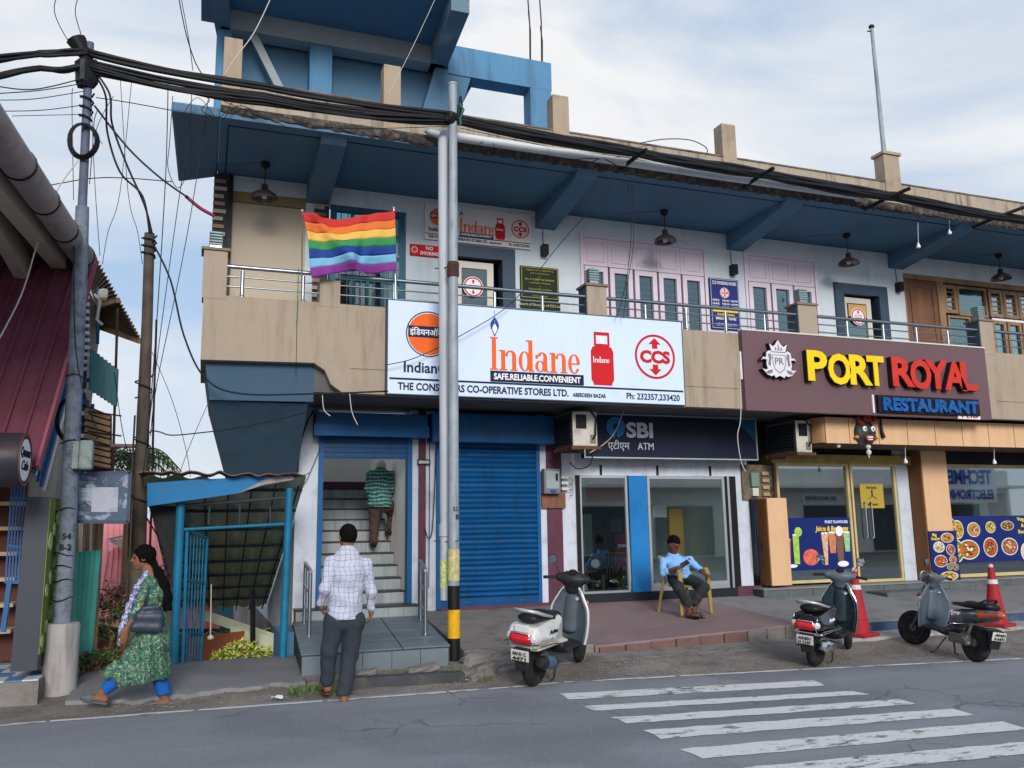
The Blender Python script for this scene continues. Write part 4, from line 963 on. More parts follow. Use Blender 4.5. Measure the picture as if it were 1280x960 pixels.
for i, s in enumerate(('Board of Directors of CCS Ltd.', 'Chairman', 'Vice Chairman', 'Directors', 'Secretary')): part('text_line', text_mb(MB(), s, 5.055, 5.20-.09*i, .042 if i == 0 else .03, -.049, .003, bold=.0), M('pale_gold', c8(214, 206, 150), .4, .05, 2, 0), t)
# blue notice board
nblue = M('notice_blue', c8(38, 48, 116), .4, .06, 2, 0)
t = thing('notice_board', 'blue CCS working hours board between the two lilac windows', 'notice board', (8.58, -.03, 5.05))
part('board', MB().box(8.29, 8.89, -.045, -.001, 5.05, 5.975), nblue, t)
w_ = frame(MB(), 8.305, 8.875, 5.065, 5.96, -.049, .003, .006); text_mb(w_, 'CCS WORKING HOURS', 8.59, 5.865, .06, -.049, .003, bold=.02, width=.50)
w_.disc(8.59, 5.715, .095, -.049, .003, 24)
for i, (a, b_) in enumerate((('OFFICE', '9.00 AM - 5.00 PM'), ('GAS', '9.00 AM - 4.30 PM'), ('SUNDAY', '9.00 AM - 1.00 PM'))):
    text_mb(w_, a, 8.33, 5.555-.062*i, .036, -.049, .003, bold=.02, align='LEFT', width=.14); text_mb(w_, b_, 8.85, 5.555-.062*i, .036, -.049, .003, bold=.02, align='RIGHT', width=.32)
for i, s in enumerate(('BREAK TIME', '1.00 PM - 2.00 PM')): text_mb(w_, s, 8.59, 5.22-.11*i, .045, -.049, .003, bold=.02, width=.42)
part('white_print', w_, ink_white, t)
g_ = MB(); g_.box(8.33, 8.85, -.049, -.046, 5.36, 5.40); text_mb(g_, 'Closed on holidays', 8.59, 5.30, .04, -.049, .003, bold=.02, width=.36)
part('yellow_print', g_, ink_yellow, t)
g_ = MB(); ccs_logo(g_, 8.59, 5.715, .085, -.054); part('red_emblem', g_, ink_red, t)
# ATM sign
navy_board = M('atm_board', c8(20, 27, 50), .5, .10, 1.2, 0, dirt=c8(30, 38, 58), dirtamt=.4)
ya = -.42
p0, p1, p2, p3 = at(733, 511, ya), at(947, 525, ya), at(731, 571, ya), at(948, 577, ya)
X0, X1, Z0, Z1 = 5.58, p3.x, (p2.z+p3.z)/2, 3.42
t = thing('atm_signboard', 'dark navy bank ATM signboard with a thin light border above the glass lobby', 'signboard', ((X0+X1)/2, ya, Z0))
part('board', MB().box(X0, X1, ya+.003, ya+.12, Z0, Z1), navy_board, t)
part('border', frame(MB(), X0, X1, Z0, Z1, ya-.006, .009, .022), alum, t)
part('teal_corner', MB().xz([(X1-.42, Z1-.03), (X1-.03, Z1-.40), (X1-.03, Z1-.03)], ya-.003, .005), M('teal_print', c8(18, 86, 120), .5, .05, 2, 0), t)
P_ = lambda x, y: at(x, y, ya)
q = P_(769.5, 534); t1 = MB()
rr = .165
n_ = 40
pts = [(q.x+rr*math.cos(a), q.z+rr*math.sin(a)) for a in [(-math.pi/2+.10)+(2*math.pi-.2)*i/n_ for i in range(n_+1)]]
hole = [(q.x-.016, q.z-.02)] + [(q.x+.052*math.cos(a), q.z+.01+.052*math.sin(a)) for a in [(-math.pi/2-.35)-(2*math.pi-.7)*i/18 for i in range(19)]] + [(q.x+.016, q.z-.02)]
t1.xz(pts+[(q.x-.016, q.z-rr)]+hole[0:1]+hole[1:-1]+hole[-1:]+[(q.x+.016, q.z-rr)], ya-.006, .006)
part('round_emblem', t1, M('sbi_blue', c8(16, 112, 176), .5, .05, 2, 0), t)
w_ = MB(); q = P_(783, 546); text_mb(w_, 'SBI', q.x, q.z, .235, ya-.006, .006, bold=.035, align='LEFT', width=P_(816, 540).x-q.x)
q = P_(797, 562); text_mb(w_, 'ATM', q.x, q.z, .115, ya-.006, .006, bold=.01, align='LEFT', width=P_(817, 560).x-q.x)
q = P_(760, 561); text_mb(w_, '\u090f\u091f\u0940\u090f\u092e', q.x, q.z, .115, ya-.006, .006, bold=.008, align='LEFT', width=P_(787, 560).x-q.x)
part('white_lettering', w_, M('sbi_white', c8(186, 194, 206), .5, .03, 2, 0), t)
# restaurant sign
t = thing('restaurant_signboard', 'long plum signboard with white crest, yellow PORT and red ROYAL letters', 'signboard', (10.3, -1.58, 3.37))
part('board', MB().box(7.79, 12.82, -1.60, -1.505, 3.37, 4.63), sign_plum, t, bevel=.003)
part('board_edge', MB().box(7.79, 12.83, -1.61, -1.505, 4.632, 4.655), ivory, t)
part('white_strip', MB().box(7.76, 7.786, -1.56, -1.503, 3.86, 4.30), white_p, t)
Q = lambda x, y: at(x, y, -1.70)
Ym = M('letter_yellow', c8(232, 200, 20), .55, .06, 5, 0); Rm = M('letter_red', c8(196, 52, 40), .55, .14, 5, 0)
dkside = M('letter_side', c8(34, 30, 36), .6, .1, 3, 0)
def channel_letter(ch, x0, x1, z0, z1, m_):
    lt = MB(); text_mb(lt, ch, x0, z0, z1-z0, -1.715, .012, bold=.035, align='LEFT', width=x1-x0)
    lo = part('letter', lt, m_, t); sd = MB(); text_mb(sd, ch, x0, z0, z1-z0, -1.702, .10, bold=.035, align='LEFT', width=x1-x0)
    part('letter_side', sd, dkside, lo)
for ch, xa, xb, yt, yb in (('P', 1010, 1032, 436, 474), ('O', 1036, 1061, 437, 478), ('R', 1063, 1087, 440, 479), ('T', 1085, 1103, 443, 480)):
    a, b_ = Q(xa, yb), Q(xb, yt); channel_letter(ch, a.x, b_.x, a.z-.0, a.z+.475, Ym)
for ch, xa, xb, yt, yb in (('R', 1116, 1140, 444, 481), ('O', 1139, 1161, 446, 484), ('Y', 1158, 1183, 448, 484), ('A', 1181, 1205, 450, 486), ('L', 1202, 1218, 450, 486)):
    a, b_ = Q(xa, yb), Q(xb, yt); channel_letter(ch, a.x, b_.x, a.z-.0, a.z+.475, Rm)
a, b_ = at(1099, 515, -1.66), at(1220, 493, -1.66)
rs_ = part('restaurant_panel', MB().box(a.x, b_.x+.05, -1.66, -1.605, a.z, a.z+.285), ink_black, t)
bl = MB(); text_mb(bl, 'RESTAURANT', (a.x+b_.x)/2+.03, a.z+.04, .20, -1.70, .035, bold=.05, width=b_.x-a.x-.08); part('blue_letter', bl, M('neon_blue', c8(24, 84, 150), .4, .5, 18, .3), rs_)
a = at(1093, 516, -1.63); part('white_strip', MB().box(a.x-.015, a.x+.015, -1.63, -1.604, a.z, a.z+.30), white_p, t)
# crest
cq = Q(974, 452); cx, cz = cq.x, cq.z; S = .36
cw = MB()
half = [(0, -.62), (.10, -.66), (.22, -.72), (.30, -.60), (.42, -.66), (.62, -.60), (.80, -.42), (.88, -.34), (.72, -.38), (.60, -.34), (.66, -.12), (.62, .06), (.80, .10), (.92, .02), (.80, .18), (.66, .16), (.62, .40), (.46, .48), (.34, .40), (.36, .46), (.46, .78), (.28, .66), (.16, .74), (0, .96)]
poly = [(cx+x*S, cz+z*S) for x, z in half] + [(cx-x*S, cz+z*S) for x, z in half[::-1][1:-1]]
cw.xz(poly, -1.70, .012)
part('crest', cw, M('crest_white', c8(214, 214, 222), .4, .04, 4, 0), t)
sd = MB(); sd.xz([(cx+(p[0]-cx)*1.03, cz+(p[1]-cz)*1.03) for p in poly], -1.687, .08); part('crest_side', sd, dkside, t)
cg = MB(); shp_ = [(0, -.52), (.24, -.36), (.34, -.10), (.34, .30), (-.34, .30), (-.34, -.10), (-.24, -.36)]
outer = [(cx+x*S, cz+z*S) for x, z in shp_]; inner = [(cx+x*S*.92, cz+z*S*.92) for x, z in shp_]
for i in range(len(outer)):
    j = (i+1) % len(outer); cg.xz([inner[i], outer[i], outer[j], inner[j]], -1.705, .005)
text_mb(cg, 'PR', cx, cz-.12*S, .30*S, -1.706, .005, bold=.012, width=.46*S)
cg.box(cx-.34*S, cx+.34*S, -1.705, -1.70, cz+.40*S, cz+.44*S)
for sx in (-1, 1):
    cg.xz([(cx+sx*x*S, cz+z*S) for x, z in ((.44, .36), (.56, .30), (.52, .10), (.58, -.14), (.46, -.22), (.44, .0), (.38, .16))[::sx]], -1.705, .005)
    cg.xz([(cx+sx*x*S, cz+z*S) for x, z in ((.36, -.36), (.56, -.40), (.72, -.50), (.56, -.56), (.40, -.50))[::sx]], -1.705, .005)
    cg.xz([(cx+sx*x*S, cz+z*S) for x, z in ((.14, .66), (.20, .50), (.10, .50))[::sx]], -1.705, .005)
cg.xz([(cx, cz+.82*S), (cx-.05*S, cz+.5*S), (cx+.05*S, cz+.5*S)], -1.705, .005)
part('crest_print', cg, M('crest_grey', c8(128, 120, 128), .5, .05, 4, 0), t)
a = at(1205, 518, -1.64)
t = thing('small_label_board', 'tiny white strip sign with red letters under the right corner of the plum signboard', 'sign', (a.x+.1, -1.63, a.z-.04))
part('strip', MB().box(a.x-.12, a.x+.38, -1.625, -1.61, a.z-.075, a.z+.035), ink_white, t)
w_ = MB(); text_mb(w_, 'P LTD', a.x+.14, a.z-.055, .06, -1.63, .004, bold=.04, width=.36); part('red_print', w_, ink_red, t)
# devil mask on the cladding
def mask():
    t = thing('wall_mask', 'dark grinning devil mask with horns hung on the tan cladding', 'mask', (10.42, -1.3, 2.75))
    a = at(1082, 540, -1.25); cx, cz = a.x, a.z; mk = MB()
    hw, hh = .22, .22
    mk.grid(lambda u, v: (cx+hw*math.sin(math.pi*(u-.5))*(math.sin(math.pi*(.12+.80*v)))**.6, -1.225-.11*math.cos(math.pi*(u-.5))*math.sin(math.pi*min(.98, max(.02, v)))-.02*math.exp(-((u-.5)/.08)**2), cz-hh+.42*v), 18, 12)
    mk.f = list(mk.f)
    part('face', mk, M('mask_dark', c8(52, 56, 60), .5, .35, 14, .3), t, smooth=60)
    for sx in (-1, 1):
        part('horn', MB().tube([(cx+sx*.08, -1.28, cz+.13), (cx+sx*.17, -1.29, cz+.20), (cx+sx*.16, -1.30, cz+.28), (cx+sx*.11, -1.30, cz+.31)], [.045, .04, .025, .006], 10), M('mask_red', c8(146, 58, 46), .5, .3, 14, .2), t, smooth=60)
        part('ear_ring', MB().lathe([(.0, -.03), (.03, -.02), (.04, 0), (.03, .02), (0, .03)], (cx+sx*.21, -1.27, cz-.09), 10), M('mask_gold', c8(206, 160, 40), .4, .2, 8, 0), t, smooth=60)
        e = part('eye', MB().lathe([(0, -.012), (.035, -.01), (.045, 0), (0, .012)], (cx+sx*.085, -1.333, cz+.045), 14, (0, 1, 0)), ink_white, t, smooth=60)
        part('pupil', MB().lathe([(0, -.006), (.016, 0), (0, .006)], (cx+sx*.08, -1.348, cz+.042), 10, (0, 1, 0)), ink_black, e)
        part('cheek', MB().lathe([(0, -.02), (.03, -.01), (.035, .01), (0, .02)], (cx+sx*.14, -1.29, cz-.05), 10, (0, 1, 0)), MATS['mask_red'], t, smooth=60)
    part('nose', MB().lathe([(0, -.03), (.03, -.01), (.035, .03), (0, .05)], (cx, -1.345, cz-.02), 10, (0, 1, 0)), MATS['mask_dark'], t, smooth=60)
    m2 = part('mouth', MB().disc(cx, cz-.11, .085, -1.345, .03, 20, .055), MATS['mask_red'], t)
    part('teeth', MB().box(cx-.055, cx+.055, -1.352, -1.346, cz-.105, cz-.085).box(cx-.045, cx+.045, -1.352, -1.346, cz-.14, cz-.125), ink_white, m2)
    part('crown', MB().disc(cx, cz+.215, .09, -1.33, .06, 16, .06), MATS['mask_red'], t)
    part('bead_string', MB().lathe([(0, -.20), (.012, -.2), (.012, -.16), (.04, -.13), (.045, -.10), (.012, -.06), (.045, -.03), (.04, .0), (0, .02)], (cx+.01, -1.27, cz-.23), 12), ivory, t, smooth=60)
mask()
a = at(1103, 540, -1.25)
single('hanging_tassel', MB().tube([(a.x-.02, -1.25, a.z+.22), (a.x-.01, -1.25, a.z), (a.x+.02, -1.25, a.z-.10)], [.018, .028, .035], 8), black, 'dark narrow tassel hanging on the cladding right of the devil mask', 'tassel')
# ------------------------------------------------------------------ window posters
poster_blue = M('poster_blue', c8(22, 40, 104), .35, .08, 1.2, 0)
t = thing('window_poster', 'blue juices and beverages poster on the shop window beside the glass door', 'poster', (10.2, -.06, .86))
X0, X1, Z0, Z1 = 9.45, 10.93, .84, 1.74
part('sheet', MB().box(X0, X1, -.058, -.045, Z0, Z1), poster_blue, t)
w_ = MB(); text_mb(w_, 'PORT FLAVOURS', X1-.04, Z1-.10, .05, -.062, .003, bold=.02, align='RIGHT', width=.5); part('white_print', w_, ink_white, t)
w_ = MB(); text_mb(w_, 'Juices & Beverages', X1-.04, Z1-.23, .085, -.062, .003, bold=.03, align='RIGHT', width=.72, shear=.25); part('yellow_print', w_, ink_yellow, t)
def glassware(cx, z0, wb, wt, h, col, y=-.064):
    g_ = part('drink', MB().xz([(cx-wb/2, z0), (cx+wb/2, z0), (cx+wt/2, z0+h), (cx-wt/2, z0+h)], y, .004), M('d%d_%d_%d' % col, c8(*col), .4, .3, 16, 0), t)
    g_.data.materials[0].name = 'drink_print'
    part('rim', MB().disc(cx, z0+h, wt/2, y-.002, .004, 16, .018), ink_white, g_)
glassware(9.55, .95, .10, .16, .42, (206, 92, 74)); glassware(9.74, .95, .11, .13, .50, (160, 196, 80)); glassware(10.36, .92, .06, .15, .55, (214, 170, 140)); glassware(10.52, 1.12, .12, .17, .36, (196, 130, 90)); glassware(10.68, .98, .12, .18, .50, (120, 88, 72)); glassware(10.84, 1.14, .10, .14, .34, (150, 196, 140))
part('drink', MB().disc(10.04, 1.06, .17, -.064, .004, 24, .14), M('sundae', c8(214, 104, 84), .4, .4, 14, 0), t)
part('saucer', MB().disc(10.72, .93, .12, -.066, .004, 20, .05), ink_white, t); part('saucer', MB().disc(9.62, .92, .12, -.066, .004, 20, .03), ink_white, t)
part('lime_slice', MB().disc(9.80, 1.50, .08, -.067, .004, 20), M('lime', c8(170, 206, 90), .4, .2, 10, 0), t)
part('cream', MB().disc(10.68, 1.50, .08, -.067, .004, 12, .09), ink_white, t)
for a, b_ in (((9.60, 1.36), (9.50, 1.58)), ((10.36, 1.45), (10.30, 1.62))): part('straw', MB().bar((a[0], -.068, a[1]), (b_[0], -.068, b_[1]), .01, .006), ink_red, t)
t = thing('door_sticker', 'square yellow emblem sticker on the restaurant glass door', 'sticker', (11.5, -.05, 1.9))
part('sheet', MB().box(11.27, 11.80, -.012, -.002, 1.90, 2.34), M('mustard', c8(176, 152, 64), .5, .06, 2, 0), t)
w_ = MB(); text_mb(w_, 'PORT ROYAL', 11.535, 2.25, .04, -.016, .003, bold=.03, width=.24); text_mb(w_, 'RESTAURANT', 11.535, 1.95, .035, -.016, .003, bold=.03, width=.24)
for a in (90, 210, 330): w_.bar((11.535, -.0145, 2.12), (11.535+.11*math.cos(R(a)), -.0145, 2.12+.11*math.sin(R(a))), .03, .003)
part('dark_print', w_, ink_black, t)
def garnish(root, cx, cz, rx, rz, y, seed):
    rn = random.Random(seed); cols = [c8(214, 190, 120), c8(120, 40, 26), c8(70, 104, 40), c8(226, 214, 190), c8(190, 96, 40)]
    for j in range(3):
        g_ = MB()
        for i in range(7):
            a, r_ = rn.uniform(0, 6.28), rn.uniform(0, .72); g_.disc(cx+rx*r_*math.cos(a), cz+rz*r_*math.sin(a), rx*rn.uniform(.08, .2), y-.0012-.0004*(i+7*j), .0012, 7, rz*rn.uniform(.08, .18))
        o = part('garnish', g_, M('garnish%d' % ((seed+j) % 5), cols[(seed+j) % 5], .7, .3, 40, 0), root); o['kind'] = 'stuff'
foods = [(214, 176, 60), (170, 110, 84), (120, 140, 60), (206, 150, 80), (190, 96, 60), (150, 96, 60), (226, 220, 190), (196, 120, 50)]
def plate(root, cx, cz, rx, rz, col, y):
    pt = part('plate', MB().disc(cx, cz, rx, y, .003, 28, rz), ink_white, root)
    garnish(root, cx, cz, rx*.85, rz*.85, y-.004, int(abs(cx*37+cz*91)) % 50)
    part('food', MB().disc(cx, cz, rx*.92, y-.003, .003, 24, rz*.91), MATS.get('food%d%d%d' % col) or M('food%d%d%d' % col, c8(*[v*.9 for v in col]), .7, .5, 26, 0, dirt=c8(96, 44, 24), dirtamt=.8), pt)
t = thing('food_poster', 'small blue breakfast poster with plates on the tan pillar', 'poster', (12.8, -.3, .55))
X0, X1 = 12.49, 13.12
part('sheet', MB().box(X0, X1+.02, -.308, -.285, .57, 1.47), poster_blue, t)
for i, (u, v, rx, rz) in enumerate(((.66, .86, .17, .09), (.32, .68, .15, .10), (.75, .62, .12, .10), (.34, .40, .17, .11), (.80, .42, .10, .07), (.66, .28, .08, .06), (.88, .27, .08, .06), (.60, .10, .24, .08))):
    plate(t, X0+.63*u, .57+.90*v, rx*.9, rz, foods[(i*3+3) % 8], -.313)
w_ = MB(); text_mb(w_, 'Big', X0+.12, 1.38, .05, -.312, .003, bold=.03, width=.1); text_mb(w_, 'Breakfast', X0+.14, 1.31, .05, -.312, .003, bold=.03, width=.2); part('yellow_print', w_, ink_yellow, t)
t = thing('food_poster', 'wide blue poster of curry and bread dishes on the right shop window', 'poster', (14.8, -.06, .88))
part('sheet', MB().box(13.16, 16.9, -.058, -.045, .87, 1.735), poster_blue, t)
for i, (px, py, rx, rz) in enumerate(((1181, 658, .12, .15), (1197, 662, .17, .19), (1217, 662, .19, .15), (1238, 659, .15, .12), (1259, 657, .20, .10), (1183, 689, .24, .24), (1211, 687, .31, .20), (1238, 684, .21, .20), (1262, 683, .25, .18), (1284, 690, .20, .2))):
    a = at(px, py, -.06); plate(t, max(a.x, 13.3+rx*.2), a.z, rx*.85, rz*.92, foods[(i*5+1 if i != 1 else 0) % 8], -.063-.0002*i)
w_ = MB(); a = at(1271, 651, -.06); text_mb(w_, 'Veg Lunch', a.x, a.z, .07, -.062, .003, bold=.03, align='LEFT', width=.5); text_mb(w_, '&', a.x+.1, a.z-.12, .07, -.062, .003, bold=.03, align='LEFT'); text_mb(w_, 'South Indian', a.x, a.z-.24, .07, -.062, .003, bold=.03, align='LEFT', width=.6); part('yellow_print', w_, ink_yellow, t)
# counter inside the right window
a, b_ = at(1176, 617, .35), at(1258, 645, .35)
t = thing('wooden_hatch', 'light wooden serving hatch frame seen through the right shop window', 'hatch', ((a.x+b_.x)/2, .4, b_.z-.2))
part('frame', MB().box(a.x, b_.x, .3, .5, a.z-.16, a.z).box(a.x, a.x+.3, .3, .5, .98, a.z-.161).box(b_.x-.28, b_.x, .3, .5, .98, a.z-.161), M('hatch_wood', c8(190, 150, 100), .6, .1, 3, .05), t)
# ------------------------------------------------------------------ things fixed to the building
def ac_unit(x0, x1, y0, y1, z0, z1, label):
    t = thing('air_conditioner', label, 'air conditioner', ((x0+x1)/2, (y0+y1)/2, z0), 0, 'outdoor air conditioner units on the shop fronts')
    cream_m = M('ac_cream', c8(196, 194, 186), .5, .06, 4, .03, dirt=c8(110, 100, 90), dirtamt=.5)
    part('casing', MB().box(x0, x1, y0, y1, z0, z1), cream_m, t, bevel=.012); part('dark_side_panel', MB().box(x0-.006, x0-.0005, y0+.01, y1-.01, z0+.01, z1-.01), M('ac_side', c8(70, 70, 68), .7, .2, 5, .1), t)  # left side covered by a panel darker than the casing
    part('grille', MB().box(x0-.012, x0-.001, y0+.05, y1-.04, z0+.05, z1-.05), black, t)
    for i in range(8): part('grille_slat', MB().box(x0-.022, x0-.013, y0+.05, y1-.04, z0+.07+.052*i, z0+.085+.052*i), M('slat_grey', c8(52, 54, 56), .6, .1, 4, 0), t)
    part('service_opening', MB().box(x0+.05, x0+.22, y0-.008, y0+.002, z1-.26, z1-.05), black, t)
    part('valve_plate', MB().box(x1-.12, x1-.03, y0-.01, y0-.001, z0+.04, z0+.17), M('valve', c8(120, 110, 96), .5, .3, 9, .2), t)
    part('pipe', MB().tube([(x1-.08, y0-.01, z0+.10), (x1-.06, y0-.06, z0+.16), (x1-.04, y0-.05, z1-.1), (x1-.10, y0+.02, z1+.02)], .014, 8), cable_m, t, smooth=60)
    part('bracket', MB().box(x0-.04, x1+.04, y0-.04, y0, z0-.05, z0-.002).box(x0-.04, x1+.04, y1-.05, y1, z0-.05, z0-.002).box(x0-.03, x0+.02, y0+.001, y1-.051, z0-.045, z0-.003), M('rusty_bracket', c8(96, 62, 48), .8, .3, 8, .2), t)
ac_unit(5.13, 5.53, -1.02, -.36, 2.83, 3.35, 'cream air conditioner unit between the blue shutter and the bank sign')
ac_unit(9.16, 9.46, -1.0, -.2, 2.80, 3.33, 'grimy air conditioner unit tucked beside the tan restaurant cladding')
def meter(x0, x1, z0, z1, label, board, yf=-.06):
    t = thing('electricity_meter', label, 'meter', ((x0+x1)/2, yf, z0))
    part('back_board', MB().box(*board, yf, -.035 if yf < -.2 else yf+.03, z0-.22, z0+.02), wood, t)
    part('box', MB().box(x0, x1, yf-.13, yf-.001, z0, z1), M('meter_grey', c8(112, 116, 118), .45, .1, 5, .03), t, bevel=.012)
    part('window', MB().box(x0+.03, x1-.03, yf-.137, yf-.131, z0+.08, z1-.04), M('meter_window', c8(150, 160, 166), .2, .15, 6, 0), t)
    part('blue_seal', MB().box(x0+.10, x1-.09, yf-.142, yf-.138, z0+.02, z0+.06), ink_blue, t)
    part('black_dial', MB().box(x1-.09, x1-.05, yf-.143, yf-.1375, z0+.20, z1-.08), black, t)
    for i in range(3):
        part('fuse', MB().box(x1+.05, x1+.17, yf-.05, yf-.001, z0+.06+.09*i, z0+.10+.09*i), ivory, t)
        part('fuse_wire', MB().tube([(x1+.17, yf-.03, z0+.08+.09*i), (x1+.24, yf-.03, z0+.05+.09*i), (x1+.25, yf-.03, z0-.02+.09*i), (x1+.19, yf-.02, z0-.03+.09*i)], .005, 6), cable_m, t)
meter(4.99, 5.27, 2.16, 2.55, 'grey electricity meter on a brown board beside the blue shutter', (5.0, 5.40))
t = thing('electricity_meter', 'small green electric meter on a cluttered wiring board left of the restaurant window', 'meter', (8.9, -.1, 2.1))
part('back_board', MB().box(8.72, 9.34, -.06, -.015, 2.06, 2.66), M('wiring_board', c8(112, 100, 84), .8, .35, 9, .3, dirt=c8(60, 52, 46), dirtamt=.6), t)
part('box', MB().box(8.86, 9.02, -.13, -.061, 2.28, 2.52), M('meter_green', c8(112, 136, 126), .5, .1, 5, .03), t, bevel=.008)
part('box', MB().box(8.88, 9.0, -.12, -.061, 2.12, 2.26), ivory, t, bevel=.006)
for i in range(4):
    part('fuse', MB().box(9.10, 9.24, -.11, -.061, 2.12+.12*i, 2.18+.12*i), M('fuse_tan', c8(160, 140, 112), .6, .2, 6, 0), t)
    part('fuse_wire', MB().tube([(9.24, -.09, 2.15+.12*i), (9.34, -.10, 2.12+.12*i), (9.30, -.10, 2.02+.1*i), (9.10+.03*i, -.09, 1.98)], .006, 6), cable_m, t)
for i in range(5):
    x = 8.84+.03*i
    single('hanging_cable', MB().tube([(x, -.10, 2.1), (x+.03*math.sin(i), -.10, 1.6), (x-.02+.02*i, -.11, 1.1), (x+.03, -.09, .72+.05*i)], .008, 6), M('cable_blue', c8(30, 50, 90), .5, .2, 4, 0) if i % 2 else cable_m,
           ('leftmost', 'second', 'middle', 'fourth', 'rightmost')[i]+' of the five loose cables hanging between the white pier and the tan clad box', 'cable', 'loose cables beside the tan clad box', smooth=60)
def lantern(x, lab):
    t = thing('pillar_lantern', lab, 'lantern', (x, -1.36, 5.2), 0, 'glass lanterns on the balcony pillars')
    part('base', MB().box(x-.07, x+.07, -1.43, -1.29, 5.20, 5.27), steel, t)
    gm = M('lantern_glass', c8(128, 150, 152), .3, .2, 12, 0)
    for i in range(5): part('glass_ring', MB().box(x-.082, x+.082, -1.442, -1.278, 5.275+.038*i, 5.303+.038*i), gm, t, bevel=.008)
    part('core', MB().box(x-.06, x+.06, -1.42, -1.30, 5.271, 5.45), M('lantern_core', c8(170, 190, 190), .4, .1, 8, 0), t)
for x, l in ((.02, 'green glass lantern on the far left balcony pillar'), (5.36, 'glass lantern on the pillar above the red gas cylinder print'), (9.15, 'glass lantern on the pillar above the crest of the plum signboard'), (13.04, 'glass lantern on the balcony pillar nearest the right edge')): lantern(x, l)
copper = M('lamp_copper', c8(110, 100, 98), .3, .2, 6, 0, metal=.8)
def pendant(px, py_top, py, lab):
    p = atz(px, py_top, 6.84); q = at(px, py, p.y)
    t = thing('pendant_lamp', lab, 'pendant lamp', (p.x, p.y, q.z-.1), 0, 'dish pendant lamps under the balcony soffit')
    part('ceiling_rose', MB().lathe([(.06, 6.845), (.07, 6.80), (.03, 6.76), (0, 6.755)], (p.x, p.y, 0), 12), black, t, smooth=60)
    part('cord', MB().tube([(p.x, p.y, 6.76), (p.x, p.y, q.z+.12)], .007, 6), black, t)
    z = q.z
    part('shade', MB().lathe([(.02, z+.16), (.045, z+.14), (.05, z+.07), (.10, z+.04), (.17, z-.01), (.19, z-.06), (.185, z-.06), (.16, z-.012), (.09, z+.03), (.0, z+.05)], (p.x, p.y, 0), 24), copper, t, smooth=60)
    part('bulb', MB().lathe([(0, z-.07), (.035, z-.055), (.045, z-.02), (.02, z+.03)], (p.x, p.y, 0), 12), white_p, t, smooth=60)
    single('ceiling_conduit', MB().tube([(p.x-.05, p.y, 6.835), (p.x-.62, p.y+.32, 6.835)], .006, 6), deep_blue, 'thin conduit on the soffit running to the '+lab.split(' dish')[0].replace('copper', '').strip()+' lamp' if 0 else lab.replace('copper dish lamp', 'thin soffit conduit feeding the lamp'), 'conduit', None)
pendant(332, 204, 243, 'copper dish lamp over the left end of the balcony')
pendant(830, 264, 298, 'copper dish lamp hanging before the lilac windows')
pendant(1058, 293, 326, 'copper dish lamp hanging above the PORT lettering')
pendant(1248, 318, 345, 'copper dish lamp hanging at the right edge by the wooden doors')
for x, l in ((5.13, 'small black wall box between the gas agency board and lilac windows'), (8.79, 'small black wall box above the blue working hours board'), (12.58, 'small black wall box left of the brown wooden door')):
    t = MB().box(x-.05, x+.05, -.14, -.01, 6.06, 6.24).tube([(x, -.02, 6.24), (x, -.015, 6.53)], .006, 6); single('wall_speaker', t, black, l, 'wall fitting', 'small black boxes on the upper wall')
# white gutter pipe along the slab edge and the down pipe
a, b_ = (3.0, -1.95, 6.972), (9.95, -1.95, 6.972)
single('gutter_pipe', MB().tube([a, (4.5, -1.95, 6.97), (7, -1.95, 6.965), b_, (10.02, -1.92, 6.97), (10.06, -1.84, 6.98)], .064, 12), M('pipe_white', c8(214, 218, 224), .4, .04, 3, 0, dirt=c8(150, 150, 152), dirtamt=.35), 'long grey plastic pipe running along the edge of the roof slab', 'pipe', smooth=50)
t = thing('down_pipe', 'white plastic drain pipe standing upright against the galvanised street pole', 'pipe', (2.90, -2.10, .75))
part('pipe', MB().tube([at(557, 750, -2.2), at(555.5, 500, -2.2), at(553.5, 182, -2.2), at(554, 172, -2.15), at(557, 166, -2.05)], .066, 14), pvc, t, smooth=50)
part('collar', MB().lathe([(.069, 1.55), (.08, 1.555), (.08, 1.70), (.069, 1.705)], (at(556.5, 690, -2.2).x, -2.2, 0), 14), pvc, t, smooth=40)
part('sticker', MB().tube([at(556.8, 735, -2.2), at(556.6, 700, -2.2)], .0675, 14), M('sticker_green', c8(196, 204, 130), .6, .35, 25, 0, dirt=c8(60, 150, 140), dirtamt=.8), t)
part('elbow', MB().tube([(2.83, -1.95, 6.96), (2.70, -1.93, 7.0), (2.66, -1.93, 7.03)], .05, 10), pvc, t, smooth=50)
# striped street pole
t = thing('street_pole', 'galvanised street pole with black and yellow painted foot in front of the white signboard', 'street pole', (2.89, -2.4, .08))
part('shaft', MB().tube([(2.89, -2.4, .97), (2.895, -2.4, 4.2), (2.90, -2.4, 7.48)], [.068, .062, .056], 16), galv, t, smooth=50)
part('black_band', MB().lathe([(.075, .08), (.0745, .36)], (2.89, -2.4, 0), 16), black, t, smooth=50)
part('yellow_band', MB().lathe([(.0745, .361), (.074, .69)], (2.89, -2.4, 0), 16), yellow, t, smooth=50)
part('black_band', MB().lathe([(.074, .691), (.0735, .969)], (2.89, -2.4, 0), 16), black, t, smooth=50)
part('pole_cap', MB().lathe([(.062, 7.47), (.062, 7.50), (0, 7.52)], (2.90, -2.4, 0), 16), galv, t)
part('wire_tie', MB().tube([(2.72, -2.10, 1.50), (2.80, -2.20, 1.49), (2.90, -2.49, 1.50), (2.975, -2.42, 1.51)], .006, 6), steel, t)
part('wire_tie', MB().tube([(2.72, -2.15, 5.0), (2.80, -2.22, 4.98), (2.90, -2.48, 4.97), (2.97, -2.42, 5.0)], .008, 6), M('rust', c8(70, 50, 44), .9, .3, 8, .3), t)
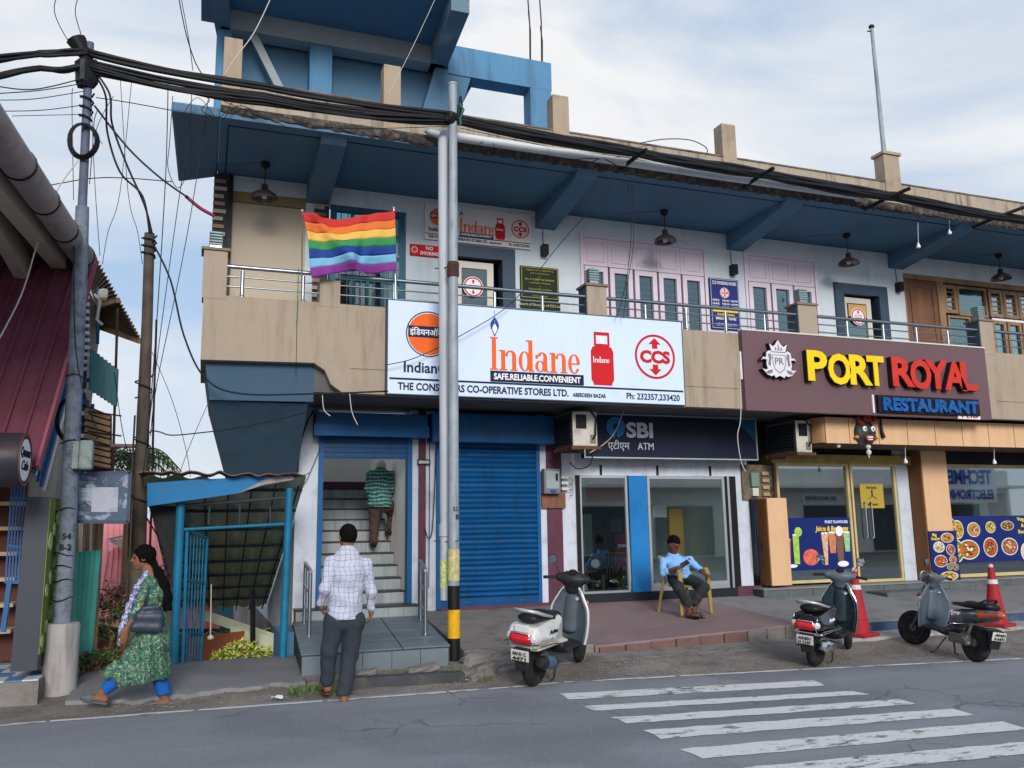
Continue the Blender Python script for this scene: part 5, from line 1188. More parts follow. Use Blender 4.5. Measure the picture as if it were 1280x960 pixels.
part('rust_clamp', MB().lathe([(.07, 4.82), (.078, 4.85), (.074, 4.93), (.078, 4.98), (.07, 5.02)], (2.895, -2.4, 0), 12), MATS['rust'], t, smooth=50)
part('yellow_label', MB().lathe([(.0738, 1.03), (.0738, 1.40)], (2.889, -2.4, 0), 16), M('label_worn', c8(188, 178, 120), .6, .35, 22, 0, dirt=c8(150, 156, 160), dirtamt=.9), t, smooth=50)
w_ = MB(); text_mb(w_, 'E.C.', 2.905, 1.86, .05, -2.478, .003, bold=.02, width=.07); text_mb(w_, '8', 2.915, 1.76, .06, -2.478, .003, bold=.02)
part('painted_number', w_, ink_black, t)
rope = M('rope_teal', c8(44, 110, 100), .8, .2, 6, 0)
part('insulator', MB().tube([(2.96, -2.42, 7.0), (3.0, -2.42, 7.2), (3.0, -2.42, 7.32)], [.03, .035, .02], 8), black, t)
part('rope', MB().tube([(2.97, -2.45, 7.20), (3.03, -2.46, 7.12), (2.98, -2.47, 6.98), (2.99, -2.45, 6.9)], .016, 6), rope, t, smooth=60)
part('cable_knot', rock((2.88, -2.42, 6.99), .09, 3, .9), black, t)
# brackets that carry the cables
for i, (xa, ya, xb, yb) in enumerate(((776, 211, 808, 187), (929, 234, 967, 210), (1079, 262, 1138, 235), (1215, 284, 1283, 258))):
    a, b_ = at(xa, ya, -1.82), at(xb, yb, -2.42)
    lab = ('short dark support bar tied to the white gutter pipe', 'dark support bar above the beam right of the gutter pipe middle', 'long dark support bar below the flagpole post', 'dark support bar at the right edge of the slab')[i]
    single('support_bar', MB().tube([a, (a+b_)/2+Vector((0, 0, .01)), b_], .032, 8), black, lab, 'support bar', 'dark bars holding the cables off the parapet', smooth=50)
# flagpole
t = thing('flagpole', 'tall thin grey flagpole standing on a parapet post', 'flagpole', (10.95, -1.65, 7.97))
part('pole', MB().tube([(10.92, -1.65, 7.9), (10.90, -1.65, 10.38)], [.042, .030], 10), galv, t, smooth=50)
part('finial', MB().lathe([(.03, 10.36), (.05, 10.38), (.05, 10.41), (0, 10.45)], (10.90, -1.65, 0), 10), black, t)
part('pulley', MB().tube([(10.88, -1.65, 10.30), (10.80, -1.65, 10.29)], .012, 6), black, t)
# stair hand rails
def handrail(p0, p1, label):
    t = thing('handrail', label, 'handrail', p0, 0, 'stainless hand rails at the stair door')
    p0 = Vector(p0); p1 = Vector(p1); u = Vector((0, 0, 1)); h_ = .80
    part('top_rail', MB().tube([p0+u*(h_-.02)-(p1-p0)*.06, p1+u*h_+(p1-p0)*.05], .026, 10), steel, t, smooth=50)
    for k_ in (.25, .5): part('middle_rail', MB().tube([p0+u*k_, p1+u*k_], .012, 8), steel, t, smooth=50)
    for i, p in enumerate((p0, p1)): part('post', MB().tube([p, p+u*(h_-.01)], .026, 10).lathe([(.05, 0), (.05, .012), (.027, .014)], p, 12), steel, t, smooth=50)
handrail((2.66, -1.93, .36), (2.40, -.5, .41) if 0 else (2.92, -.62, .40), 'right steel hand rail beside the galvanised pole')
handrail((1.30, -1.50, .37), (1.36, -.42, .41), 'left steel hand rail partly hidden by the walking man')
# black sticker on the pier
t = thing('small_nameplate', 'tiny black nameplate with white letters on the maroon pier beside the stair door', 'sign', (3.1, -.06, 2.5))
a, b_ = at(522, 574, -.05), at(538, 581, -.05)
part('plate', MB().box(a.x, b_.x, -.05, -.031, b_.z, a.z), black, t)
w_ = MB(); text_mb(w_, 'GROUND', (a.x+b_.x)/2, b_.z+.02, a.z-b_.z-.04, -.054, .003, bold=.03, width=(b_.x-a.x)*.85); part('white_print', w_, ink_white, t)

# ------------------------------------------------------------------ the rainbow flag
def flag():
    t = thing('rainbow_flag', 'seven striped rainbow flag spread between two staffs above the balcony rail', 'flag', (1.7, -1.62, 4.9))
    tl, tr, br, bl = at(377, 267, -1.62), at(493, 263, -1.62), at(495, 342, -1.62), at(391, 349, -1.62)
    part('staff', MB().tube([(tl.x+.01, -1.60, tl.z+.03), (at(377, 372, -1.58).x, -1.58, 4.62)], .009, 6), M('staff_dark', c8(110, 96, 90), .6, .1, 4, 0), t, smooth=50)
    part('staff_knob', MB().lathe([(0, -.02), (.02, 0), (0, .02)], (tr.x, -1.58, tr.z+.05), 10), white_p, t, smooth=60)
    part('staff_knob', MB().lathe([(0, -.02), (.02, 0), (0, .02)], (tl.x+.01, -1.60, tl.z+.05), 10), white_p, t, smooth=60)
    part('staff', MB().tube([(tr.x, -1.58, tr.z+.03), (at(495, 378, -1.58).x, -1.58, 4.62)], .016, 8), steel, t, smooth=50)
    stripes_ = [(190, 52, 50), (216, 112, 52), (222, 178, 88), (56, 138, 80), (34, 62, 138), (116, 172, 206), (126, 52, 138)]
    def P(u, v):
        top = tl*(1-u)+tr*u; bot = bl*(1-u)+br*u
        top = top - Vector((0, 0, .10*math.sin(math.pi*u)*(1-u*.2)))
        bot = bot + Vector((0, 0, .02*math.sin(u*9)+.05*math.sin(math.pi*u)))
        p = top*(1-v)+bot*v
        d_ = u-.12-.42*v; y = .06*math.sin(u*7+v*2.0)+.035*math.sin(u*15-v*3)*v+.03*math.sin(v*6+u*2)-.09*math.exp(-(d_/.07)**2)+.05*math.exp(-((u-.72+.2*v)/.06)**2)+.012*math.sin(u*38+v*16)*(1-u)
        return (p.x+.02*math.sin(v*5)*(1-u), -1.66+y*(1-abs(2*u-1)**6), p.z+.012*math.sin(u*11+v*3))
    for i, c in enumerate(stripes_):
        m = MATS.get('flag%d' % i) or M('flag%d' % i, c8(*c), .75, .04, 5, .1, 200)
        mb = MB(); mb.sheet(lambda u, v: P(u, (i+v)/7), 40, 4, .004)
        part('stripe', mb, m, t, smooth=180)
flag()
# ------------------------------------------------------------------ left side: poles, corner house, passage
t = thing('utility_pole', 'speckled grey utility pole leaning in a round concrete footing at the left', 'utility pole', (-1.28, -2.55, 0))
part('footing', MB().lathe([(.168, -.02), (.165, .3), (.16, .74), (.145, .76), (0, .765)], (-1.28, -2.55, 0), 24), concrete_lt, t, smooth=40)
part('shaft', MB().tube([(-1.29, -2.55, .75), (-1.30, -2.55, 1.7), (-1.33, -2.55, 3.0), (-1.36, -2.55, 4.5), (-1.385, -2.55, 5.2)], [.085, .084, .080, .074, .068], 18), pole_con, t, smooth=50)
part('upper_shaft', MB().tube([(-1.385, -2.55, 5.18), (-1.41, -2.55, 6.2), (-1.43, -2.55, 7.16)], [.048, .046, .044], 14), M('pole_upper', c8(92, 100, 122), .6, .2, 6, .2, dirt=c8(50, 50, 66), dirtamt=.5), t, smooth=50)
part('horn_cap', MB().lathe([(.02, -.20), (.05, -.05), (.10, .16), (.11, .2), (0, .2)], (-1.47, -2.57, 6.98), 10, (-.55, 0, 1)), black, t, smooth=60)
part('cable_clamp', rock((-1.43, -2.56, 6.78), .13, 8, 1.4), black, t)
part('cable_wrap', MB().tube([(-1.42+.07*math.cos(a*.9), -2.55+.07*math.sin(a*.9), 6.55-.016*a) for a in range(0, 22)], .011, 5), black, t)
for z in (1.0, 1.18, 1.32, 1.45, 1.9, 2.6, 3.3):
    part('wire_tie', MB().tube([(-1.305-.02*(z-1)+.095*math.cos(a*.52), -2.55+.095*math.sin(a*.52), z+.02*math.sin(a+z*9)) for a in range(0, 14)], .006, 5), black, t)
w_ = MB(); text_mb(w_, '54', -1.295, 1.60, .06, -2.642, .003, bold=.03); text_mb(w_, 'B-2', -1.30, 1.49, .06, -2.642, .003, bold=.03); part('painted_number', w_, ink_black, t)
a = at(104, 175, -2.66)
t = thing('cable_coil', 'coil of black cable hung high on the leaning utility pole', 'cable coil', (a.x, -2.66, a.z-.2))
for k_ in range(4):
    part('cable_loop', MB().tube([(a.x+(.135+.012*k_)*math.cos(q*math.pi/12)*.9, -2.66+.012*k_+.02*math.sin(q*math.pi/6), a.z+(.18+.01*k_)*math.sin(q*math.pi/12)) for q in range(24)], .011, 6, closed=True), cable_m, t, smooth=60)
a = at(83, 522, -2.5)
t = thing('cable_coil', 'dark coil of cable behind the utility pole above the metal box', 'cable coil', (a.x, -2.42, a.z-.2))
for k_ in range(3):
    part('cable_loop', MB().tube([(a.x+(.09+.012*k_)*math.cos(q*math.pi/12), -2.42+.02*k_, a.z+(.20+.015*k_)*math.sin(q*math.pi/12)) for q in range(24)], .012, 6, closed=True), cable_m, t, smooth=60)
a, b_ = at(92, 550, -2.72), at(115, 587, -2.72)
t = thing('junction_box', 'weathered grey green metal box strapped to the utility pole', 'junction box', ((a.x+b_.x)/2, -2.7, b_.z))
jm = M('box_metal', c8(132, 148, 146), .6, .15, 6, .1, dirt=c8(84, 80, 74), dirtamt=.6)
part('box', MB().box(a.x+.06, b_.x, -2.76, -2.60, b_.z, a.z), jm, t, bevel=.025)
part('finned_side', MB().box(a.x+.0, a.x+.055, -2.72, -2.62, b_.z+.01, a.z-.01), jm, t)
for i in range(9): part('fin', MB().box(a.x-.012, a.x-.001, -2.72, -2.62, b_.z+.03+.036*i, b_.z+.042+.036*i), jm, t)
# peeling board between the poles
def peel():
    m, t_, b = nodes('peeling_board'); g = N('ShaderNodeNewGeometry', t_).outputs['Position']
    n1 = noise(t_, g, 3.2, 6, .7, .6); n2 = noise(t_, g, 9, 6, .7)
    c = mixc(t_, ramp(t_, n1, .50, .56), c8(70, 88, 112), c8(150, 160, 180)); c = mixc(t_, ramp(t_, n2, .58, .64), c, c8(60, 62, 70))
    t_.links.new(c, b.inputs['Base Color']); b.inputs['Roughness'].default_value = .7; return m
P4 = [at(x, y, -2.3) for x, y in ((96, 652), (160, 653), (163, 590), (97, 593))]
t = thing('metal_board', 'old blue metal board with peeling white paint fixed between two poles', 'board', (P4[0].x+.3, -2.3, P4[0].z))
part('panel', MB().xz([(p.x, p.z) for p in P4], -2.32, .025), peel(), t)
fr_ = MB()
for i in range(4):
    p, q = P4[i], P4[(i+1) % 4]; fr_.bar((p.x, -2.305, p.z), (q.x, -2.305, q.z), .035, .035)
part('edge_frame', fr_, M('frame_worn', c8(66, 78, 98), .6, .2, 6, .1), t)
part('notice_paper', MB().xz([(p.x, p.z) for p in (at(114, 640, -2.33), at(147, 640, -2.33), at(148, 609, -2.33), at(115, 609, -2.33))], -2.326, .004), M('paper_worn', c8(172, 176, 190), .8, .06, 4, 0, dirt=c8(100, 108, 124), dirtamt=.5), t)
# old wooden pole
t = thing('wooden_pole', 'old dark wooden pole with cables lashed to its top behind the woman', 'wooden pole', (-.75, -1.2, 0))
wp = [at(x, y, -1.2) for x, y in ((187, 292), (184, 400), (179, 520), (175, 640), (170, 760), (166, 860))]
part('shaft', MB().tube(wp, [.062, .066, .076, .084, .088, .09], 14), M('pole_wood', c8(86, 78, 70), .9, .3, 5, .6, 20, dirt=c8(58, 62, 50), dirtamt=.7, streak=True), t, smooth=60)
part('cable_lashing', MB().tube([(wp[0].x+.085*math.cos(q*.8), -1.2+.085*math.sin(q*.8), wp[0].z-.02-.012*q) for q in range(26)], .012, 5), cable_m, t)
for k_, z in enumerate((2.2, 2.9, 3.6)):
    part('cable_lashing', MB().tube([(at(177, 600, -1.2).x-.02*k_+.10*math.cos(q*.6), -1.2+.105*math.sin(q*.6), z-.02*q) for q in range(16)], .010, 5), cable_m, t)
part('conduit', MB().tube([wp[1]+Vector((.11, -.05, 0)), wp[2]+Vector((.12, -.06, 0)), wp[3]+Vector((.13, -.06, 0)), wp[4]+Vector((.13, -.05, 0))], .014, 6), cable_m, t)
part('conduit', MB().tube([wp[2]+Vector((-.09, -.05, 0)), wp[3]+Vector((-.11, -.06, 0)), wp[4]+Vector((-.10, -.05, 0))], .012, 6), M('conduit_grey', c8(60, 62, 66), .5, .2, 6, 0), t)

# corner house at the left
H = thing('corner_house', 'old house at the left edge with steep maroon tin awning and grey gutter pipe', 'house', (-2.6, -1.5, 0))
mar = M('maroon_tin', c8(108, 60, 74), .5, .14, 1.6, .1, 30, dirt=c8(84, 50, 62), dirtamt=.5, streak=True)
hb = M('house_beige', c8(176, 168, 152), .8, .08, 2, .15); hs = M('house_soffit', c8(96, 92, 92), .85, .15, 3, .15); hdk = M('house_dark', c8(52, 64, 74), .8, .15, 3, .1)
TL, TR = at(20, 322, -1.6), at(118, 325, -1.6); BR = at(44, 585, -3.3)
TL = Vector((TR.x-2.6, -1.6, TR.z)); BL = Vector((BR.x-2.6, -3.3, BR.z))
mb = MB()
def roof_pt(u, v):
    p = (TL*(1-u)+TR*u)*(1-v)+(BL*(1-u)+BR*u)*v; k_ = (u*14) % 1
    return (p.x, p.y-.03*(1 if k_ < .16 else 0), p.z+.03*(1 if k_ < .16 else 0))
P_u = sorted([i/14 for i in range(15)]+[i/14+.02/14 for i in range(14)]+[i/14+.155/14 for i in range(14)]+[i/14+.175/14 for i in range(14)])
nu = len(P_u); vs = []
for v in (0, .33, .66, 1):
    for u in P_u:
        k_ = (u*14) % 1; up = .035 if .01 < k_ < .165 else 0; p = (TL*(1-u)+TR*u)*(1-v)+(BL*(1-u)+BR*u)*v; vs.append((p.x, p.y-up*.7, p.z+up*.7))
mb.add(vs+[(x, y+.01, z-.012) for x, y, z in vs], [(r_*nu+i, (r_+1)*nu+i, (r_+1)*nu+i+1, r_*nu+i+1) for r_ in range(3) for i in range(nu-1)]+[(4*nu+r_*nu+i, 4*nu+r_*nu+i+1, 4*nu+(r_+1)*nu+i+1, 4*nu+(r_+1)*nu+i) for r_ in range(3) for i in range(nu-1)])
part('tin_awning', mb, mar, H)
part('awning_edge', MB().bar(TR+Vector((.02, 0, .0)), BR+Vector((.02, 0, .0)), .03, .09), M('maroon_edge', c8(150, 84, 98), .6, .1, 3, .1), H)
gp0, gp1 = at(-8, 160, -5.6), at(104, 322, -1.75)
gd = (gp0-gp1)
part('gutter_pipe', MB().tube([gp1+gd*k_ for k_ in (0, .25, .5, .75, 1, 1.5)], .135, 18), M('gutter_grey', c8(150, 140, 140), .5, .08, 3, .05, dirt=c8(90, 82, 84), dirtamt=.5), H, smooth=50)
for k_ in (.02, .3, .55, .8): part('gutter_strap', MB().tube([gp1+gd*k_, gp1+gd*(k_+.008)], .145, 18), black, H, smooth=50)
ed = gd.normalized()
for (px, off, wd, ht, m_) in ((74, 0, .16, .26, hb),):
    q = at(px, 322, -1.75); part('eave_board', MB().bar(q, q+gd*1.5, wd, ht), m_, H)
q0 = at(78, 332, -1.7)
part('soffit', MB().hexa([(q0.x-3, -1.6, 4.86), (-1.45, -1.6, 4.86), (-1.75, -8, 4.86), (q0.x-3, -8, 4.86), (q0.x-3, -1.6, 4.9), (-1.45, -1.6, 4.9), (-1.75, -8, 4.9), (q0.x-3, -8, 4.9)]), hs, H)
for i in range(14): part('soffit_board', MB().box(-3.2, -1.95, -7.2+.4*i, -6.85+.4*i, 4.835, 4.859), hs, H)
part('eave_roof', MB().hexa([(-4.6, -8, 5.0), (-1.95, -8, 4.92), (-1.72, -1.6, 4.92), (-4.6, -1.6, 5.0), (-4.6, -8, 5.06), (-1.95, -8, 4.98), (-1.72, -1.6, 4.98), (-4.6, -1.6, 5.06)]), hdk, H)
q = at(26, 330, -1.62)
part('wall_beam', MB().bar((q.x+.05, -1.6, q.z-.10), at(-40, 205, -4.4), .12, .30), hb, H)
part('upper_wall', MB().box(-5, -2.3, -1.65, -1.5, 2.0, 4.85), hdk, H)
part('side_wall', MB().hexa([(-3.2, -1.5, 0), (-1.72, -1.5, 0), (-1.72, 1.0, 0), (-3.2, 1.0, 0), (-3.2, -1.5, 4.8), (-1.52, -1.5, 4.8), (-1.52, 1.0, 4.8), (-3.2, 1.0, 4.8)]), M('house_pale', c8(186, 184, 178), .8, .08, 2, .15, dirt=c8(120, 116, 112), dirtamt=.5, streak=True), H)
for i in range(7): part('step_tread', MB().box(-3.4, -1.86, -1.92+.02*i, -1.52, .62+.27*i, .66+.27*i), M('tread_cream', c8(176, 156, 130), .8, .15, 4, .1), H)
part('stair_riser_wall', MB().box(-3.4, -1.87, -1.62, -1.51, .3, 2.5), M('riser_brown', c8(84, 50, 42), .8, .2, 3, .1), H)
# louvred slats, blue posts and the small awning behind
bp_ = M('blue_pipe', c8(36, 96, 150), .45, .1, 4, 0)
sx = at(108, 350, -.8)
part('blue_post', MB().tube([at(108, 352, -.8), at(105, 470, -.8), at(100, 600, -.8)], .03, 8), bp_, H)
part('blue_post', MB().tube([at(124, 340, -.4), at(122, 430, -.4)], .02, 8), bp_, H)
for i in range(12):
    a = at(101+.0*i, 362+9*i, -.9); part('louvre_slat', MB().box(a.x-.02, a.x+.10, -.93, -.86, a.z-.02, a.z+.02), white_p, H)
for i in range(8):
    a = at(103, 475+14*i, -.9); part('louvre_slat', MB().box(a.x-.06, a.x+.08, -.93, -.86, a.z-.02, a.z+.025), white_p if i % 2 else bp_, H)
TA = [at(116, 322, -1.2), at(176, 424, 1.0), at(128, 408, 1.2), at(112, 350, .0)]
aw_m = M('awning_tin_under', c8(130, 112, 96), .8, .12, 4, .2, dirt=c8(90, 76, 66), dirtamt=.5)
A0, A1, A2, A3 = at(118, 318, -1.1), at(176, 424, -.3), at(126, 405, .9), at(112, 352, -.2)
mb = MB()
def aw_pt(u, v):
    p = (A0*(1-u)+A1*u)*(1-v)+(A3*(1-u)+A2*u)*v; return (p.x+.012*math.cos(u*150), p.y, p.z+.018*math.cos(u*150))
mb.sheet(aw_pt, 96, 3, .008); part('small_awning', mb, aw_m, H)
part('awning_rafter', MB().bar(A0-Vector((0, 0, .03)), A3-Vector((0, 0, .05)), .05, .06), bp_, H)
part('awning_rafter', MB().bar(A1-Vector((0, 0, .03)), A2-Vector((0, 0, .05)), .05, .07), wood_old, H)
part('awning_rafter', MB().bar((A1+A0)/2-Vector((0, 0, .03)), (A2+A3)/2-Vector((0, 0, .05)), .05, .06), wood_old, H)
part('drain_elbow', MB().tube([at(118, 368, -.9), at(125, 375, -.9), at(121, 400, -.9), at(128, 406, -.9)], .02, 8), ivory, H, smooth=60)
part('junction_knob', rock(at(129, 368, -.9), .06, 4, 1.2), ivory, H)
# blue stair railing of the house
sr = thing('stair_railing', 'bright blue metal gate and stair railing in front of the corner house', 'railing', (-1.8, -2.3, .4))
for k_, (dx, m_) in enumerate(((0, bp_), (6, steel), (12, bp_), (18, bp_), (24, white_p))):
    part('rail_pipe', MB().tube([at(40+dx*.6, 590+dx, -2.0), at(66+dx*.6, 500+dx*.6, -1.7), at(86+dx*.5, 430+dx*.4, -1.4)], .018, 8), m_, sr, smooth=50)
def Gp(x, y): return at(x, y, -2.35)
for k_ in range(5):
    a, b_ = Gp(20+4.0*k_, 532), Gp(7+3.8*k_, 727); part('bar', MB().bar(a, b_, .015, .015, (0, 1, 0)), bp_, sr)
for ya, yb in ((532, 533), (622, 623), (682, 684), (727, 728)):
    f0 = (ya-532)/195; part('cross_bar', MB().bar(Gp(19-13*f0, ya), Gp(38-14*f0, yb), .03, .03, (0, 1, 0)), bp_, sr)
part('cross_bar', MB().bar(Gp(20, 532), Gp(50, 527), .03, .03, (0, 1, 0)), bp_, sr)
part('bar', MB().bar(Gp(50, 516), Gp(47, 545), .025, .025, (0, 1, 0)), bp_, sr); part('bar', MB().bar(Gp(44, 516), Gp(42, 545), .025, .025, (0, 1, 0)), bp_, sr)
part('foot_bar', MB().bar(Gp(12, 727), Gp(4, 790), .045, .045, (0, 1, 0)), bp_, sr); part('foot_bar', MB().bar(Gp(3, 790), Gp(10, 760), .03, .03, (0, 1, 0)), bp_, sr)
# round cafe sign
c = at(31, 575, -3.75); ax = Vector((1, -.05, 0)).normalized(); r_ = .245
t = thing('round_lightbox', 'round dark drum lightbox with a white cafe face at the left edge', 'sign', (c.x-.2, -3.75, c.z-.27))
part('drum', MB().lathe([(.24, -.55), (.26, -.53), (r_, -.3), (r_, -.02), (r_*.97, .0), (r_*.80, .0), (r_*.80, -.012), (0, -.012)], c, 32, ax), M('drum_dark', c8(48, 46, 56), .45, .1, 4, .05, dirt=c8(90, 56, 56), dirtamt=.35), t, smooth=40)
part('red_rim', MB().lathe([(r_*.86, .001), (r_*.86, .008), (r_*.97, .008), (r_*.97, .001)], c, 32, ax), M('rim_brown', c8(112, 66, 66), .5, .1, 4, 0), t, smooth=40)
part('white_face', MB().lathe([(r_*.78, -.011), (r_*.78, .004), (0, .004)], c, 32, ax), ink_white, t)
ux = Vector((0, 0, 1)).cross(ax).normalized(); w_ = MB()
text_mb(w_, 'Queens', 0, 0, .085, 0, .003, bold=.03, origin=c+ax*.008+Vector((0, 0, .03)), ux=ux, uy=(0, 0, 1), width=.34, shear=.3)
text_mb(w_, 'Cafe', 0, 0, .085, 0, .003, bold=.03, origin=c+ax*.008-Vector((0, 0, .09)), ux=ux, uy=(0, 0, 1), width=.24, shear=.3)
part('face_lettering', w_, ink_black, t)
# standing dark board
t = thing('standee_board', 'tall slim dark board with green fruit slices printed on its side', 'advertising board', (-1.5, -2.6, .35))
part('board_box', MB().hexa([(-1.66, -2.92, .36), (-1.435, -2.92, .36), (-1.43, -2.05, .36), (-1.66, -2.05, .36), (-1.64, -2.92, 2.02), (-1.435, -2.92, 2.02), (-1.43, -2.05, 2.02), (-1.64, -2.05, 2.02)]), M('board_slate', c8(62, 66, 76), .5, .05, 2, .05), t)
sp = part('printed_side', MB().hexa([(-1.434, -2.91, .50), (-1.424, -2.91, .50), (-1.419, -2.06, .50), (-1.429, -2.06, .50), (-1.434, -2.91, 2.01), (-1.424, -2.91, 2.01), (-1.419, -2.06, 2.01), (-1.429, -2.06, 2.01)]), M('print_olive', c8(112, 124, 48), .6, .3, 5, .0), t)
rn = random.Random(4)
for i in range(12):
    y, z, rr = -2.82+.19*(i % 4)+rn.uniform(-.03, .03), .62+.12*i, rn.uniform(.06, .10)
    fs_ = part('fruit_slice', MB().lathe([(rr, -.002), (rr, .004), (rr*.86, .004), (rr*.84, .002), (0, .002)], (-1.421+.0006*i, y, z), 16, (1, -.01, 0)), M('slice_green', c8(176, 196, 140), .6, .3, 14, 0, dirt=c8(70, 100, 60), dirtamt=.6), sp)
# blue and white tiled step
mb = MB(); mb.box(-5, -1.40, -2.98, -1.6, -.05, .27); hs_ = struct('tiled_step', mb, concrete)
tb, tw = M('tile_blue', c8(92, 128, 176), .4, .1, 3, 0, dirt=c8(120, 130, 140), dirtamt=.4), M('tile_white', c8(196, 206, 218), .4, .06, 3, 0, dirt=c8(130, 134, 138), dirtamt=.5)
for j in range(4):
    for i in range(7):
        x0 = -2.42+.145*i; y0 = -2.975+.30*j; part('step_tile', MB().box(x0+.003, x0+.142, y0+.003, y0+.297, .272, .284), tb if (i+j) % 2 else tw, hs_)
# rubbish of fence, blinds and teal sheets behind the pole
F = thing('patchwork_fence', 'patchwork fence of teal sheets, bamboo blinds and planks beside the wooden pole', 'fence', (-1.15, -1.3, 0))
teal = M('teal_sheet', c8(72, 156, 142), .6, .12, 3, .1, dirt=c8(60, 120, 116), dirtamt=.5, streak=True); teal2 = M('teal_tin', c8(70, 122, 134), .6, .15, 3, .1, dirt=c8(84, 74, 66), dirtamt=.5, streak=True)
def px_sheet(name, quad, Y, m_, th=.03, corr=0, n_=20, parent=F):
    q = [at(x, y, Y) for x, y in quad]   # tl, tr, br, bl
    mb = MB(); mb.sheet(lambda u, v: tuple(((q[0]*(1-u)+q[1]*u)*(1-v)+(q[3]*(1-u)+q[2]*u)*v)+Vector((0, corr*math.sin(u*n_*math.pi), 0))), n_*3 if corr else 1, 1, th); part(name, mb, m_, parent)
px_sheet('teal_fence_sheet', ((92, 690), (124, 688), (113, 816), (88, 816)), -1.5, teal, corr=.012, n_=10)
px_sheet('teal_wind_sheet', ((113, 436), (146, 462), (144, 508), (112, 487)), -1.0, teal2, corr=.012, n_=14)
px_sheet('backing', ((104, 505), (140, 520), (140, 590), (104, 590)), -.80, M('bamboo_dark', c8(90, 72, 58), .8, .2, 5, .2))
bam = M('bamboo_slat', c8(158, 130, 100), .75, .25, 7, .2, dirt=c8(110, 84, 62), dirtamt=.5)
for i in range(9):
    a, b_ = at(106, 512+8.2*i, -.95), at(138, 522+7.8*i, -.95); part('bamboo_slat', MB().bar(a, b_, .02, .055), bam, F)
for i in range(9):
    a, b_ = at(93+4.2*i, 650, -1.35), at(92+4.2*i, 692, -1.35); part('bamboo_pole', MB().tube([a, b_], .018, 6), (bam, wood_old, ivory)[i % 3], F)
part('fence_post', MB().tube([at(126, 640, -1.35), at(120, 745, -1.35), at(116, 820, -1.35)], .04, 8), wood_old, F)
part('fence_post', MB().tube([at(147, 385, -1.0), at(141, 590, -1.0)], .016, 8), M('rust', c8(70, 50, 44), .9, .3, 8, .3), F)
for y in (520, 545, 560, 588): part('fence_rail', MB().tube([at(110, y-6, -.98), at(152, y, -.98)], .01, 6), MATS['rust'], F)
part('cross_arm', MB().tube([at(138, 557, -1.0), at(180, 558, -1.0)], .025, 8), M('arm_pink', c8(140, 116, 122), .7, .1, 4, .1), F)
part('fence_post', MB().tube([at(112, 588, -.9), at(116, 505, -.9)], .02, 8), bp_, F)
# palm
def frond_tree(c, R_, n, label, seed):
    rn = random.Random(seed); t = thing('palm_tree', label, 'palm', (c.x, c.y, -3.4))
    part('trunk', MB().tube([(c.x, c.y, -3.4), (c.x+.05, c.y, 0), (c.x, c.y, c.z)], [.12, .10, .07], 10), wood_old, t, smooth=60)
    lf = M('palm_leaf', c8(92, 112, 70), .7, .3, 5, 0)
    for k_ in range(n):
        a = 6.28*k_/n+rn.uniform(-.2, .2); el = rn.uniform(-.1, .9); mb = MB(); L_ = R_*rn.uniform(.8, 1.1)
        pts = [Vector((c.x+L_*s*math.cos(a)*math.cos(el*.6), c.y+L_*s*math.sin(a)*math.cos(el*.6), c.z+L_*(s*math.sin(el)-s*s*.9))) for s in [i/10 for i in range(11)]]
        for i in range(1, 10):
            d = (pts[i+1]-pts[i]).normalized(); sd = d.cross(Vector((0, 0, 1))).normalized()
            for sg in (-1, 1):
                l_ = L_*.42*(1-.5*i/10); tip = pts[i]+sd*sg*l_*.8+d*l_*.5-Vector((0, 0, l_*.45)); w_ = d*.022
                mb.add([pts[i]-w_, pts[i]+w_, tip], [(0, 1, 2)])
        mb.tube(pts, .010, 4); part('frond', mb, lf, t)
frond_tree(at(165, 572, 1.5), .95, 22, 'small feathery palm behind the wooden pole', 3)
frond_tree(at(118, 582, 1.5), .35, 9, 'little light green palm crown beside the bamboo blinds', 9)
# leafy shrubs
def leaf_blob(name, c, rad, n, mats, label, cat, seed, size=.05, stem_to=None):
    rn = random.Random(seed); t = thing(name, label, cat, (c[0], c[1], stem_to if stem_to is not None else c[2]-rad[2]))
    cl_ = [(Vector((c[0]+rn.uniform(-1, 1)*rad[0]*.7, c[1]+rn.uniform(-1, 1)*rad[1]*.7, c[2]+rn.uniform(-1, 1)*rad[2]*.75)), rn.uniform(.3, .6)) for _ in range(14)]
    mbs = [MB() for _ in mats]
    for i in range(n):
        q, s_ = rn.choice(cl_); v = Vector((rn.gauss(0, 1), rn.gauss(0, 1), rn.gauss(0, 1))).normalized()*s_*rn.uniform(.6, 1.05)
        p = q+Vector((v.x*rad[0], v.y*rad[1], v.z*rad[2])); d = Vector((rn.uniform(-1, 1), rn.uniform(-1, 1), rn.uniform(-.6, .5))).normalized(); sd = d.cross(Vector((rn.uniform(-.4, .4), rn.uniform(-.4, .4), 1))).normalized(); s = size*rn.uniform(.6, 1.3)
        up = d.cross(sd)*s*.15
        rn.choice(mbs).add([p, p+d*s+sd*s*.35+up, p+d*s*2, p+d*s-sd*s*.35+up], [(0, 1, 2, 3)])
    for i in range(len(mats)):
        o = part('foliage', mbs[i], mats[i], t); o['kind'] = 'stuff'
    z0 = stem_to if stem_to is not None else c[2]-rad[2]
    for k_ in range(5): part('stem', MB().tube([(c[0]+rn.uniform(-.1, .1), c[1], z0), (c[0]+rn.uniform(-.5, .5)*rad[0], c[1]+rn.uniform(-.3, .3)*rad[1], c[2]+rad[2]*.3)], [.015, .006], 5), wood, t)
    return t
g1, g2, g3 = M('leaf_green', c8(84, 112, 62), .7, .3, 12, 0), M('leaf_dark', c8(52, 78, 50), .7, .3, 12, 0), M('leaf_rust', c8(112, 72, 76), .7, .3, 12, 0)
